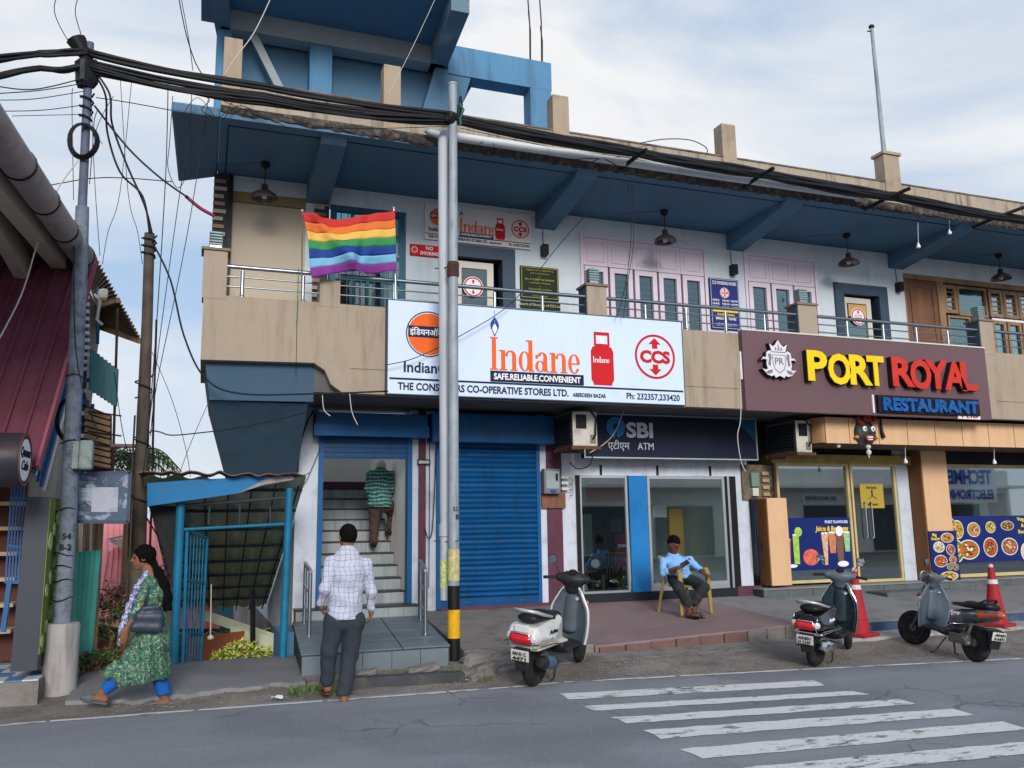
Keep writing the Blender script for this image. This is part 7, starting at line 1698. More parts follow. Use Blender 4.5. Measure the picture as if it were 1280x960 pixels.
def hand(s, w, d, n, side, curl=.5, L_=.17, spread=.0):
    """w wrist, d towards the fingers, n palm normal (towards palm side), side: thumb side direction sign"""
    d = np.array(d, float); d /= np.linalg.norm(d); n = np.array(n, float); n -= (n @ d)*d; n /= np.linalg.norm(n); x = np.cross(d, n)*side; k_ = L_/.18
    s.cap(w, w+d*.03*k_, .024*k_, .026*k_, .015, flat=(x, 1.25)); s.cap(w+d*.03*k_, w+d*.075*k_, .018*k_, .017*k_, .015, flat=(x, 2.1))
    for i, (o, l_) in enumerate(((.030, .070), (.011, .080), (-.010, .075), (-.029, .058))):
        p = w+d*.085*k_+x*o*k_; a = curl*.5; dd = d*math.cos(a)+n*math.sin(a)+x*spread*(o/.03)
        q = p+dd*l_*.5*k_; a2 = curl*1.5; d2 = d*math.cos(a2)+n*math.sin(a2); e = q+d2*l_*.3*k_; a3 = curl*2.2; e2 = e+(d*math.cos(a3)+n*math.sin(a3))*l_*.26*k_
        s.cap(p-dd*.01, q, .0098*k_, .009*k_, .005); s.cap(q, e, .009*k_, .0083*k_, .004); s.cap(e, e2, .0083*k_, .0072*k_, .004)
    p = w+d*.03*k_+x*.028*k_; q = p+(x*.7+d*.7+n*.3)*.036*k_; e = q+(x*.15+d*.9+n*.35)*.030*k_
    s.cap(p, q, .0125*k_, .0105*k_, .01); s.cap(q, e, .0105*k_, .0085*k_, .004)
def foot(s, an, d, L_=.24, k_=.02, r_=.036):
    d = np.array(d, float); d /= np.linalg.norm(d); x = np.cross(d, (0, 0, 1)); x /= np.linalg.norm(x)+1e-9
    b = an-v3(0, 0, .055); s.cap(an, b-d*.03, r_*.9, r_*.95, k_); s.cap(b-d*.03, b+d*L_*.36, r_*.9, r_*.8, k_, flat=(x, 1.1)); s.cap(b+d*L_*.36, b+d*L_*.62, r_*.68, r_*.45, k_, flat=(x, 1.6))
    for i in range(5): s.cap(b+d*L_*.60+x*(i-2)*.017, b+d*L_*(.72-.02*i)+x*(i-2)*.018-v3(0, 0, .008), .011, .009, .004)
def sole(mb, an, d, L_=.25, th=.016, wd=.045, z=None):
    d = Vector(d).normalized(); x = d.cross(Vector((0, 0, 1))).normalized(); b = Vector(an)-Vector((0, 0, .095)); pts = []
    for u, w_ in ((-.26, .5), (-.30, 0), (-.26, -.5), (-.1, -.75), (.2, -.8), (.5, -1.0), (.66, -.75), (.74, 0), (.66, .75), (.5, 1.0), (.2, .8), (-.1, .75)): pts.append((u*L_, w_*wd))
    mb.prism(pts, b, d, x, th); return mb
H_ = .0085
# ---- the woman walking left
def woman():
    Y = -3.3; P = lambda x, y, dy=0: np.array(at(x, y, Y+dy)[:])
    t = thing('person', 'woman with a long dark ponytail in green patterned kurta and blue trousers walking left', 'person', (-.55, Y, 0))
    hc = P(179, 697); fwd = v3(-1, -.05, -.08); up = v3(.05, 0, 1)
    neck = P(188, 718); ch = P(193, 742); wa = P(193, 776); pel = P(190, 800)
    shL, shR = P(186, 730, -.13)+v3(.0, 0, 0), P(190, 732, .14)            # left arm is nearest the camera
    eL, wL = P(172, 764, -.17), P(157, 788, -.20); eR, wR = P(172, 768, .17), P(148, 783, .12)
    hipL, hipR = P(190, 806, -.08), P(192, 806, .08)
    kF, aF = P(158, 838, -.07), P(127, 866, -.05)      # front leg (near)
    kB, aB = P(198, 842, .07), P(205, 871, .09)
    s = SDF((-1.12, -3.72, -.05), (.02, -2.95, 1.62), H_)
    R_ = .098; head(s, hc, fwd, up, R_)
    s.cap(hc+v3(.02, 0, -.06), neck, .048, .052, .02); s.cap(neck, ch, .07, .105, .04, flat=((0, 1, 0), 1.35)); s.cap(ch, wa, .105, .10, .04, flat=((0, 1, 0), 1.25)); s.cap(wa, pel, .10, .12, .04, flat=((0, 1, 0), 1.3))
    for a, b, c in ((shL, eL, wL), (shR, eR, wR)): s.cap(a, b, .043, .036, .03); s.cap(b, c, .034, .023, .02)
    s.cap(shL, shR, .05, .05, .03)
    for a, b, c in ((hipL, kF, aF), (hipR, kB, aB)): s.cap(a, b, .08, .055, .03); s.cap(b, c, .052, .032, .02)
    hand(s, wL, v3(-.15, 0, -1), v3(-.1, 1, 0), -1, .35, .155); hand(s, wR, v3(-1, 0, .1), v3(0, -.2, 1), 1, .6, .15)
    foot(s, aF, v3(-1, 0, .22), .22); foot(s, aB, v3(-1, 0, -.08), .22)
    part('body', s.mb(), skin, t, smooth=180); eyes(t, hc, fwd, up, R_)
    # hair
    s = SDF((-.75, -3.62, .9), (-.1, -3.0, 1.62), H_); r_, f, u = basis(fwd, up); Rm_ = np.stack([r_, f, u], 1)
    s.ell(hc+u*.024-f*.016, (R_*.90, R_*1.06, R_*1.05), Rm_, .01); s.ell(hc+f*.100-u*.045, (.11, .080, .100), Rm_, .01, sub=True)
    b0 = P(191, 705); s.ell(b0, (.04, .04, .045), None, .02)
    tail = [b0, P(196, 716, -.03), P(203, 732, -.06), P(207, 748, -.08), P(209, 762, -.08), P(208, 770, -.08)]
    rr = [.036, .055, .066, .060, .042, .02]
    for i in range(5): s.cap(tail[i], tail[i+1], rr[i], rr[i+1], .02)
    s.ripple(lambda x, y, z: .004*np.sin(y*230+np.sin(z*30)*2)+.003*np.sin(x*170+z*30))
    part('hair', s.mb(), hair_m, t, smooth=180)
    # kurta
    m, nt_, b = nodes('kurta_print'); g = N('ShaderNodeNewGeometry', nt_).outputs['Position']
    vo = N('ShaderNodeTexVoronoi', nt_, feature='F1'); vo.inputs['Scale'].default_value = 22; wv = noise(nt_, g, 17, 5, .7, 3.0)
    nt_.links.new(g, vo.inputs['Vector'])
    c = mixc(nt_, ramp(nt_, wv, .46, .55), c8(34, 80, 68), c8(90, 128, 104)); c = mixc(nt_, ramp(nt_, wv, .585, .62), c, c8(176, 190, 158)); c = mixc(nt_, ramp(nt_, vo.outputs['Distance'], .10, .16), c8(196, 140, 110), c)
    nt_.links.new(c, b.inputs['Base Color']); b.inputs['Roughness'].default_value = .8
    s = SDF((-1.12, -3.72, .2), (.0, -2.95, 1.32), .009)
    s.cap(neck+v3(0, 0, -.02), ch, .068, .122, .04, flat=((0, 1, 0), 1.35)); s.cap(ch, wa, .122, .118, .05, flat=((0, 1, 0), 1.28)); s.cap(wa, pel, .118, .15, .05, flat=((0, 1, 0), 1.3))
    s.cap(shL, shR, .062, .062, .03)
    for a, e, w_ in ((shL, eL, wL), (shR, eR, wR)): s.cap(a, e, .060, .052, .03); s.cap(e, e*.75+w_*.25, .052, .048, .01)
    # skirt, blown forward-left at the front
    h1, h2, h3 = P(133, 838, -.10), P(205, 838, .05), P(175, 842, 0)
    s.cap(pel, h3, .15, .17, .06, flat=((0, 1, 0), 1.3)); s.cap(pel+v3(-.03, -.02, -.02), kF+v3(0, -.01, -.06), .12, .11, .05); s.cap(pel+v3(.02, 0, -.02), h2+v3(-.05, 0, 0), .13, .13, .05, flat=((0, 1, 0), 1.2)); s.cap(pel+v3(-.04, 0, 0), h1+v3(.12, 0, -.02), .10, .09, .06); s.cap(pel+v3(-.06, -.03, -.05), h1+v3(.0, 0, -.03), .055, .035, .05); s.cap(pel+v3(.05, 0, -.05), P(211, 838, .03)+v3(-.03, 0, 0), .06, .04, .05)
    zt = np.clip
    s.ripple(lambda x, y, z: (.014*np.sin((x+.45)*44/(1.5-z)+y*6)+.007*np.sin(x*80+z*10))*np.clip((.85-z)*3, 0, 1)+.003*np.sin(z*45+x*30))
    s.half(P(170, 853), (.08, 0, -1)); s.half(P(110, 838), (-1, 0, -.35))
    part('kurta', s.mb(), m, t, smooth=180)
    # dupatta
    m2, nt_, b = nodes('scarf_print'); g = N('ShaderNodeNewGeometry', nt_).outputs['Position']; n2 = noise(nt_, g, 60, 3, .8, 1.0)
    nt_.links.new(mixc(nt_, ramp(nt_, n2, .50, .53), c8(42, 56, 130), c8(206, 210, 226)), b.inputs['Base Color'])
    s = SDF((-.85, -3.62, .55), (-.35, -3.0, 1.32), .008)
    s.cap(P(184, 716, -.05), P(184, 717, .06), .03, .03, .02)
    pts = [P(182, 719, -.08), P(172, 735, -.11), P(162, 758, -.12), P(154, 782, -.12), P(151, 803, -.12)]
    for i in range(4): s.cap(pts[i], pts[i+1], .030, .036, .02, flat=((0, 1, 0), 1.5))
    s.ripple(lambda x, y, z: .005*np.sin(x*150+z*20)); part('scarf', s.mb(), m2, t, smooth=180)
    # trousers
    s = SDF((-1.05, -3.55, .05), (-.05, -3.0, .75), .008)
    s.cap(hipL, kF, .085, .066, .03); s.cap(kF, P(132, 862, -.06), .064, .060, .02); s.cap(hipR, kB, .085, .070, .03); s.cap(kB, P(205, 869, .08), .070, .068, .02)
    s.ripple(lambda x, y, z: .003*np.sin(x*70+z*12)); s.half(P(132, 862, -.06), (P(127, 866)-kF)); s.half(P(205, 869), (.15, 0, -1))
    part('trousers', s.mb(), M('trouser_blue', c8(22, 88, 168), .8, .1, 12, .1), t, smooth=180)
    shoe = M('shoe_grey', c8(86, 100, 104), .7, .15, 9, .1)
    for an, d in ((aF, v3(-1, 0, .2)), (aB, v3(-1, 0, -.05))):
        s = SDF(an-v3(.35, .1, .2), an+v3(.15, .1, .05), .006); dd = d/np.linalg.norm(d); b0 = an-v3(0, 0, .06)
        s.cap(b0+dd*.10, b0+dd*.155, .040, .028, .01, flat=((0, 1, 0), 1.3)); s.cap(b0-dd*.05-v3(0, 0, .032), b0+dd*.15-v3(0, 0, .028), .014, .013, .01, flat=((0, 1, 0), 2.8))
        part('sandal', s.mb(), shoe, t, smooth=180)
    # handbag
    hb0 = [P(*q) for q in ((162, 787, -.24), (201, 788, -.24), (203, 760, -.24), (176, 755, -.24))]; cb = sum(hb0)/4
    bag = thing('handbag', 'dark slate leather handbag hanging at the side of the walking woman', 'handbag', cb-v3(0, 0, .17))
    s = SDF(cb-v3(.3, .12, .3), cb+v3(.3, .12, .3), .008)
    s.cap(P(168, 784, -.24), P(198, 785, -.24), .042, .042, .02, flat=((0, 0, 1), 1.1)); s.cap(P(173, 772, -.24), P(200, 772, -.24), .04, .04, .04, flat=((0, 0, 1), 1.6)); s.cap(P(180, 760, -.24), P(199, 758, -.24), .026, .022, .04)
    s.ripple(lambda x, y, z: .0012*np.sin(x*50+z*20)); part('bag_body', s.mb(), M('bag_leather', c8(46, 56, 72), .4, .12, 8, .1), bag, smooth=180)
    part('strap', MB().tube([Vector(P(180, 757, -.25)), Vector(P(186, 735, -.20)), Vector(P(190, 727, -.14)), Vector(P(195, 733, -.12)), Vector(P(200, 757, -.22))], .011, 8), MATS['bag_leather'], bag, smooth=180)
    for x in (178, 200): part('buckle', MB().tube([Vector(P(x, 757, -.26)), Vector(P(x, 753, -.26))], .015, 6), M('brass', c8(190, 160, 90), .3, .1, 4, 0, metal=1), bag)
    ph = P(139, 783, .10); r3 = Matrix.Rotation(.25, 3, 'Y')
    single('mobile_phone', MB().obox(ph, (.15, .075, .01), r3), black, 'black phone held out in the hand of the walking woman', 'phone', bevel=.003)
woman()
# ---- the man walking away in a white checked shirt
def check_mat(name, base, line1, line2, s1=.035, wline=.12, axes=(0, 2)):
    m, nt_, b = nodes(name); g = N('ShaderNodeNewGeometry', nt_).outputs['Position']; sp_ = N('ShaderNodeSeparateXYZ', nt_); wn = noise(nt_, g, 6, 2, .5)
    nt_.links.new(g, sp_.inputs[0]); c = base
    off = math_(nt_, 'MULTIPLY', wn, .10)
    for i, (ax, col_) in enumerate(zip(axes, (line1, line2))):
        v = math_(nt_, 'ADD', sp_.outputs[ax], off); f_ = math_(nt_, 'FRACT', math_(nt_, 'MULTIPLY', v, 1/s1)); l_ = math_(nt_, 'LESS_THAN', f_, wline)
        c = mixc(nt_, math_(nt_, 'MULTIPLY', l_, .75), c, col_)
    nt_.links.new(c, b.inputs['Base Color']); b.inputs['Roughness'].default_value = .85; return m
def walker():
    Y = -3.75; P = lambda x, y, dy=0: np.array(at(x, y, Y+dy)[:])
    t = thing('person', 'man in a white checked shirt and dark trousers walking up to the stair platform', 'person', (1.38, Y, 0))
    hc = P(434.5, 671); fwd = v3(-.25, 1, -.12); up = v3(0, .06, 1); neck = P(434, 690, -.02); ch = P(434, 716, -.02); wa = P(432, 748); pel = P(430, 768)
    shL, shR = P(413, 703), P(458, 705); eL, wL = P(406, 736, -.06), P(401, 755, .05); eR, wR = P(464, 740, .02), P(464, 762, .08)
    hL, hR = P(419, 776), P(442, 776); kL, aL = P(411, 815, .02), P(409, 853, .12); kR, aR = P(437, 820, .05), P(430, 868, -.02)
    s = SDF((1.0, -4.05, -.05), (1.85, -3.35, 1.78), H_); R_ = .108; head(s, hc, fwd, up, R_)
    s.cap(hc-v3(0, .02, .06), neck, .056, .058, .02); s.cap(neck-v3(0, 0, .02), ch, .06, .11, .03, flat=((1, 0, 0), 1.3)); s.cap(ch, pel, .105, .108, .04, flat=((1, 0, 0), 1.15)); s.cap(shL, shR, .04, .04, .03)
    for a, e, w_ in ((shL, eL, wL), (shR, eR, wR)): s.cap(a, e, .044, .038, .03); s.cap(e, w_, .036, .027, .02)
    for a, k_, n_ in ((hL, kL, aL), (hR, kR, aR)): s.cap(a, k_, .09, .06, .03); s.cap(k_, n_, .058, .036, .02)
    hand(s, wR, v3(-.05, .1, -1), v3(-1, .3, 0), 1, .6, .17); hand(s, wL, v3(.2, .5, -1), v3(1, .2, 0), -1, .7, .17)
    foot(s, aL, v3(-.1, 1, 0), .24); foot(s, aR, v3(.1, 1, -.3), .24)
    part('body', s.mb(), skin, t, smooth=180); eyes(t, hc, fwd, up, R_)
    s = SDF(hc-v3(.2, .2, .2), hc+v3(.2, .2, .2), .007); r_, f, u = basis(fwd, up); Rm_ = np.stack([r_, f, u], 1)
    s.ell(hc+u*.022-f*.014, (R_*.83, R_*1.0, R_*1.02), Rm_, .01); s.box(hc+f*.10-u*.06, (.14, .085, .115), .03, Rm_, .01, sub=True); s.box(hc-u*.115, (.2, .2, .045), .01, Rm_, .01, sub=True)
    s.ripple(lambda x, y, z: .002*np.sin(x*300)*np.sin(y*260+z*200)); part('hair', s.mb(), hair_m, t, smooth=180)
    shirt = check_mat('shirt_check', c8(184, 188, 206), c8(84, 92, 130), c8(92, 100, 136), .050, .09)
    s = SDF((1.0, -4.1, .78), (1.85, -3.4, 1.5), .008)
    s.cap(neck-v3(0, 0, .035), ch, .095, .135, .05, flat=((1, 0, 0), 1.3)); s.cap(ch, wa, .135, .132, .04, flat=((1, 0, 0), 1.22)); s.cap(wa, pel-v3(0, 0, .03), .132, .142, .04, flat=((1, 0, 0), 1.2)); s.cap(shL, shR, .058, .058, .05)
    s.cap(neck-v3(0, 0, .03), neck+v3(0, -.005, .022), .078, .068, .03)
    for a, e, w_ in ((shL, eL, wL), (shR, eR, wR)): s.cap(a, e, .058, .052, .03); s.cap(e, e*.12+w_*.88, .052, .040, .03)
    s.ripple(lambda x, y, z: (.006*np.sin(z*34+x*16)+.004*np.sin(x*38-z*20))*np.clip((1.36-z)*4, 0, 1))
    s.half(P(430, 776), (-.12, 0, -1)); part('shirt', s.mb(), shirt, t, smooth=180)
    tr = M('trouser_charcoal', c8(50, 56, 66), .85, .12, 12, .15, 120)
    s = SDF((1.0, -4.05, .02), (1.85, -3.4, .95), .008)
    s.cap(hL, hR, .115, .115, .03); s.cap(hL, kL, .105, .080, .03); s.cap(kL, P(409, 850, .10), .080, .070, .02); s.cap(hR, kR, .105, .082, .03); s.cap(kR, P(430, 866, -.02), .080, .070, .02)
    s.ripple(lambda x, y, z: (.004*np.sin(z*38+x*30)+.003*np.sin(x*70+z*9))*np.clip(1.1-z, 0, 1)); s.half(P(430, 868), (0, 0, -1)); part('trousers', s.mb(), tr, t, smooth=180)
    for an, d in ((aL, v3(-.1, 1, 0)), (aR, v3(.1, 1, -.3))):
        mbs = sole(MB(), an+v3(0, 0, .005), d); dd = Vector(d).normalized(); x = dd.cross(Vector((0, 0, 1))).normalized(); b0 = Vector(an)-Vector((0, 0, .05))
        mbs.tube([b0+dd*.08+x*.05-Vector((0, 0, .03)), b0+dd*.08+Vector((0, 0, .028)), b0+dd*.08-x*.05-Vector((0, 0, .03))], .012, 6); part('sandal', mbs, leather, t)
walker()
# ---- the man on the stairs
def climber():
    Y = 1.15; P = lambda x, y, dy=0: np.array(at(x, y, Y+dy)[:])
    t = thing('person', 'man in a green checked shirt and pale cap climbing the tiled stairs', 'person', (2.68, Y, 1.3))
    hc = P(476, 585, .06); fwd = v3(.1, 1, -.45); up = v3(0, .4, 1); neck = P(476, 590, .0); ch = P(474, 602); wa = P(474, 620, -.05); pel = P(475, 628, -.05)
    shL, shR = P(463, 594), P(490, 594); eL, wL = P(460, 612, -.03), P(467, 622, .16); eR, wR = P(493, 612, -.03), P(486, 620, .16)
    hL, hR = P(469, 632), P(484, 632); kL, aL = P(468, 656, .03), P(467, 677, -.02); kR, aR = P(491, 642, .16), P(486, 662, .22)
    s = SDF((2.2, .7, 1.2), (3.1, 1.75, 3.0), .010); R_ = .10; head(s, hc, fwd, up, R_)
    s.cap(hc-v3(0, .02, .05), neck, .05, .06, .02); s.cap(neck, ch, .055, .10, .04, flat=((1, 0, 0), 1.3)); s.cap(ch, pel, .11, .105, .04, flat=((1, 0, 0), 1.25)); s.cap(shL, shR, .045, .045, .03)
    for a, e, w_ in ((shL, eL, wL), (shR, eR, wR)): s.cap(a, e, .048, .04, .03); s.cap(e, w_, .038, .026, .02); hand(s, w_, v3(0, 1, 0), v3(0, 0, 1), 1, .8, .16)
    for a, k_, n_ in ((hL, kL, aL), (hR, kR, aR)): s.cap(a, k_, .08, .058, .03); s.cap(k_, n_, .055, .036, .02)
    foot(s, aL, v3(0, 1, 0), .22); foot(s, aR, v3(.05, 1, 0), .22)
    part('body', s.mb(), skin, t, smooth=180); eyes(t, hc, fwd, up, R_)
    s = SDF(hc-v3(.2, .2, .2), hc+v3(.2, .2, .2), .008); r_, f, u = basis(fwd, up); Rm_ = np.stack([r_, f, u], 1)
    s.ell(hc+u*.03-f*.01, (R_*.88, R_*1.05, R_*1.0), Rm_, .01); s.box(hc-u*.115, (.2, .2, .08), .01, Rm_, .01, sub=True); part('cap', s.mb(), M('cap_cream', c8(206, 196, 176), .8, .05, 9, .1), t, smooth=180)
    s = SDF((2.2, .7, 2.0), (3.1, 1.75, 2.8), .009)
    s.cap(neck, ch, .085, .14, .05, flat=((1, 0, 0), 1.35)); s.cap(ch, pel-v3(0, 0, .02), .145, .15, .04, flat=((1, 0, 0), 1.28)); s.cap(shL, shR, .065, .065, .04)
    for a, e, w_ in ((shL, eL, wL), (shR, eR, wR)): s.cap(a, e, .068, .056, .04); s.cap(e, e*.3+w_*.7, .056, .046, .03)
    s.ripple(lambda x, y, z: .005*np.sin(z*55+x*30)); s.half(pel-v3(0, 0, .09), (0, 0, -1))
    part('shirt', s.mb(), check_mat('shirt_green', c8(40, 100, 96), c8(20, 44, 54), c8(130, 170, 160), .06, .35), t, smooth=180)
    s = SDF((2.2, .7, 1.2), (3.1, 1.75, 2.3), .009)
    s.cap(hL, hR, .11, .11, .03); s.cap(hL, kL, .10, .078, .03); s.cap(kL, aL, .078, .066, .02); s.cap(hR, kR, .10, .080, .03); s.cap(kR, aR, .078, .064, .02)
    s.ripple(lambda x, y, z: .005*np.sin(z*48+x*30)); part('trousers', s.mb(), M('trouser_brown', c8(72, 54, 52), .85, .12, 12, .15), t, smooth=180)
    for an in (aL, aR):
        s = SDF(an-v3(.1, .15, .12), an+v3(.1, .25, .06), .008); s.cap(an-v3(0, .05, .04), an+v3(0, .15, -.055), .042, .035, .02, flat=((1, 0, 0), 1.1)); part('shoe', s.mb(), black, t, smooth=180)
climber()
# ---- seated man and his chair
def sitter():
    Y = -1.25; P = lambda x, y, dy=0: np.array(at(x, y, Y+dy)[:]); zf = .28+.20*((2.62-1.4)/2.7)
    cx = P(858, 740)[0]
    # chair faces the street, turned a little to the left
    a = R(12); f = v3(math.sin(a)*.6, -1, 0); f /= np.linalg.norm(f); r_ = v3(-f[1], f[0], 0); r_ = np.cross(f, (0, 0, 1)); ctr = v3(cx, Y+.05, 0); zf = .355
    C_ = lambda x, y, z: ctr-r_*x+f*y+v3(0, 0, zf+z)
    ch_ = thing('plastic_chair', 'mustard yellow moulded plastic armchair outside the ATM lobby', 'chair', tuple(ctr+v3(0, 0, zf)))
    ym = M('chair_yellow', c8(150, 134, 74), .45, .06, 5, .03, dirt=c8(140, 116, 50), dirtamt=.3)
    lo, hi = C_(0, 0, 0)-v3(.5, .5, .02), C_(0, 0, 0)+v3(.5, .5, .95)
    s = SDF(lo, hi, .009); s.cap(C_(-.16, 0, .40), C_(.16, 0, .40), .018, .018, .01, flat=(f, 12)); part('seat', s.mb(), ym, ch_, smooth=180)
    s = SDF(lo, hi, .009)
    for i in range(-3, 4): s.cap(C_(.055*i, -.22, .42), C_(.062*i, -.33, .82), .014, .014, .012)
    s.cap(C_(-.20, -.33, .82), C_(.20, -.33, .82), .024, .024, .02); part('backrest', s.mb(), ym, ch_, smooth=180)
    for sx in (-1, 1):
        s = SDF(lo, hi, .008); s.cap(C_(.24*sx, -.24, .63), C_(.26*sx, .20, .64), .022, .026, .02, flat=(r_, 1.5)); s.cap(C_(.26*sx, .20, .64), C_(.25*sx, .24, .55), .026, .024, .02); part('armrest', s.mb(), ym, ch_, smooth=180)
        s = SDF(lo, hi, .008); s.cap(C_(.25*sx, .23, .60), C_(.27*sx, .26, .02), .032, .020, .01, flat=(r_, 1.3)); part('leg', s.mb(), ym, ch_, smooth=180)
        s = SDF(lo, hi, .008); s.cap(C_(.22*sx, -.22, .45), C_(.27*sx, -.30, .02), .028, .019, .01); part('leg', s.mb(), ym, ch_, smooth=180)
    t = thing('person', 'man in a light blue shirt slouching in the yellow chair and looking at his phone', 'person', tuple(ctr+v3(0, 0, zf)))
    hc = P(842, 680, -.02); fwd = v3(.35, -.8, -.55); up = v3(.12, -.45, 1); neck = P(842, 694, .06); ch = P(846, 706, .05); pel = C_(.0, -.08, .50)
    shL = P(829, 701, .06); shR = P(862, 700, .06)     # image-left / image-right shoulders
    eL, wL = P(829, 716, -.05), P(846, 710, -.24); eR, wR = P(874, 711, .02), P(879, 716, -.18)
    hL, hR = pel-v3(.09, 0, 0), pel+v3(.09, 0, 0); kL = P(848, 735, -.32); kR = P(880, 734, -.34); aL, aR = P(861, 758, -.30), P(867, 757, -.26); aL[2] = .432; aR[2] = .436
    s = SDF((6.2, -1.85, .3), (7.45, -.9, 1.62), H_); R_ = .104; head(s, hc, fwd, up, R_)
    s.cap(hc+v3(0, .03, -.06), neck, .05, .055, .02); s.cap(neck, ch, .06, .10, .04, flat=((1, 0, 0), 1.3)); s.cap(ch, pel, .11, .11, .05, flat=((1, 0, 0), 1.3)); s.cap(shL, shR, .05, .05, .03)
    for a_, e, w_ in ((shL, eL, wL), (shR, eR, wR)): s.cap(a_, e, .046, .038, .03); s.cap(e, w_, .037, .026, .02)
    for a_, k_, n_ in ((hL, kL, aL), (hR, kR, aR)): s.cap(a_, k_, .082, .058, .03); s.cap(k_, n_, .054, .034, .02)
    hand(s, wL, v3(.9, -.1, .25), v3(0, .4, 1), -1, .55, .165); hand(s, wR, v3(.3, -.8, -.35), v3(0, 0, -1), 1, .4, .165)
    foot(s, aL, v3(.3, -1, 0), .23); foot(s, aR, v3(.45, -1, 0), .23)
    part('body', s.mb(), skin_dk, t, smooth=180); eyes(t, hc, fwd, up, R_)
    s = SDF(hc-v3(.2, .2, .2), hc+v3(.2, .2, .2), .007); q_, f2, u = basis(fwd, up); Rm_ = np.stack([q_, f2, u], 1)
    s.ell(hc+u*.03-f2*.012, (R_*.84, R_*1.0, R_*1.0), Rm_, .01); s.box(hc+f2*.10-u*.07, (.14, .09, .12), .03, Rm_, .01, sub=True); s.box(hc-u*.11, (.2, .2, .05), .01, Rm_, .01, sub=True)
    part('hair', s.mb(), hair_m, t, smooth=180)
    s = SDF((6.2, -1.7, .75), (7.45, -.9, 1.45), .008)
    s.cap(neck-v3(0, 0, .02), ch, .080, .130, .05, flat=((1, 0, 0), 1.3)); s.cap(ch, pel+v3(0, -.02, .04), .132, .14, .05, flat=((1, 0, 0), 1.2)); s.cap(shL, shR, .052, .052, .04)
    for a_, e, w_ in ((shL, eL, wL), (shR, eR, wR)): s.cap(a_, e, .054, .048, .03); s.cap(e, e*.72+w_*.28, .048, .046, .02)
    for sx in (-1, 1): s.cap(neck+v3(.03*sx, -.05, .02), neck+v3(.05*sx, -.075, -.03), .018, .014, .01)
    s.ripple(lambda x, y, z: .004*np.sin(z*45+x*22)+.002*np.sin(x*60-z*30)); s.half(pel-v3(0, 0, -.0), (0, -.1, -1))
    so_ = part('shirt', s.mb(), M('shirt_blue', c8(126, 176, 232), .8, .05, 9, .08, 90), t, smooth=180)
    b_ = MB()
    for k_ in range(4): b_.lathe([(0, -.004), (.008, -.003), (.008, .003), (0, .004)], tuple(ch*(1-k_*.25)+pel*(k_*.25)+v3(.01, -.155, -.0)), 8, (0, 1, 0))
    part('buttons', b_, ink_white, so_)
    tr = M('trouser_black', c8(44, 48, 52), .85, .12, 12, .15)
    s = SDF((6.2, -1.85, .3), (7.45, -.9, 1.1), .008)
    s.cap(hL, hR, .115, .115, .03); s.cap(hL, kL, .10, .078, .03); s.cap(kL, P(860, 754, -.31), .076, .064, .02); s.cap(hR, kR, .10, .082, .03); s.cap(kR, P(868, 752, -.28), .078, .064, .02)
    s.ripple(lambda x, y, z: .004*np.sin(z*48+x*40)); s.half(P(862, 759), (0, 0, -1)); part('trousers', s.mb(), tr, t, smooth=180)
    for an, d in ((aL, v3(.3, -1, 0)), (aR, v3(.45, -1, 0))):
        mbs = sole(MB(), an+v3(0, 0, .0), d); dd = Vector(d).normalized(); x = dd.cross(Vector((0, 0, 1))).normalized(); b0 = Vector(an)-Vector((0, 0, .055))
        for k_ in (.04, .10): mbs.tube([b0+dd*k_+x*.045-Vector((0, 0, .03)), b0+dd*k_+Vector((0, 0, .03)), b0+dd*k_-x*.045-Vector((0, 0, .03))], .011, 6)
        part('sandal', mbs, black, t)
    hh = wL+v3(.12, -.03, .06); single('mobile_phone', MB().obox(hh, (.14, .012, .07), Matrix.Rotation(-.45, 3, 'Y') @ Matrix.Rotation(-.6, 3, 'X')), black, 'black phone held by the seated man in the blue shirt', 'phone', bevel=.003)
sitter()
# ------------------------------------------------------------------ scooters; local frame: +X forward, origin under the rear axle on the ground
rubber = M('tyre_rubber', c8(34, 34, 36), .85, .2, 9, .3, 60, dirt=c8(84, 78, 72), dirtamt=.5)
chrome = M('chrome', c8(210, 212, 216), .15, .05, 6, 0, metal=1.0)
blk_pl = M('black_plastic', c8(36, 38, 42), .5, .12, 6, .05, dirt=c8(70, 68, 66), dirtamt=.3)
seat_m = M('seat_vinyl', c8(30, 32, 36), .45, .1, 8, .1)
red_lens = M('red_lens', c8(190, 24, 36), .15, .15, 12, 0, coat=.6); amber = M('amber_lens', c8(170, 74, 44), .15, .15, 12, 0, coat=.6); clear_l = M('clear_lens', c8(200, 200, 206), .15, .1, 12, 0, coat=.6)
plate_w = M('plate_white', c8(206, 206, 200), .5, .06, 6, 0); engine_m = M('engine_grey', c8(108, 106, 104), .55, .25, 9, .2, metal=.4, dirt=c8(60, 52, 46), dirtamt=.6)
mirror_m = M('mirror_glass', c8(200, 206, 212), .05, .02, 3, 0, metal=1.0)
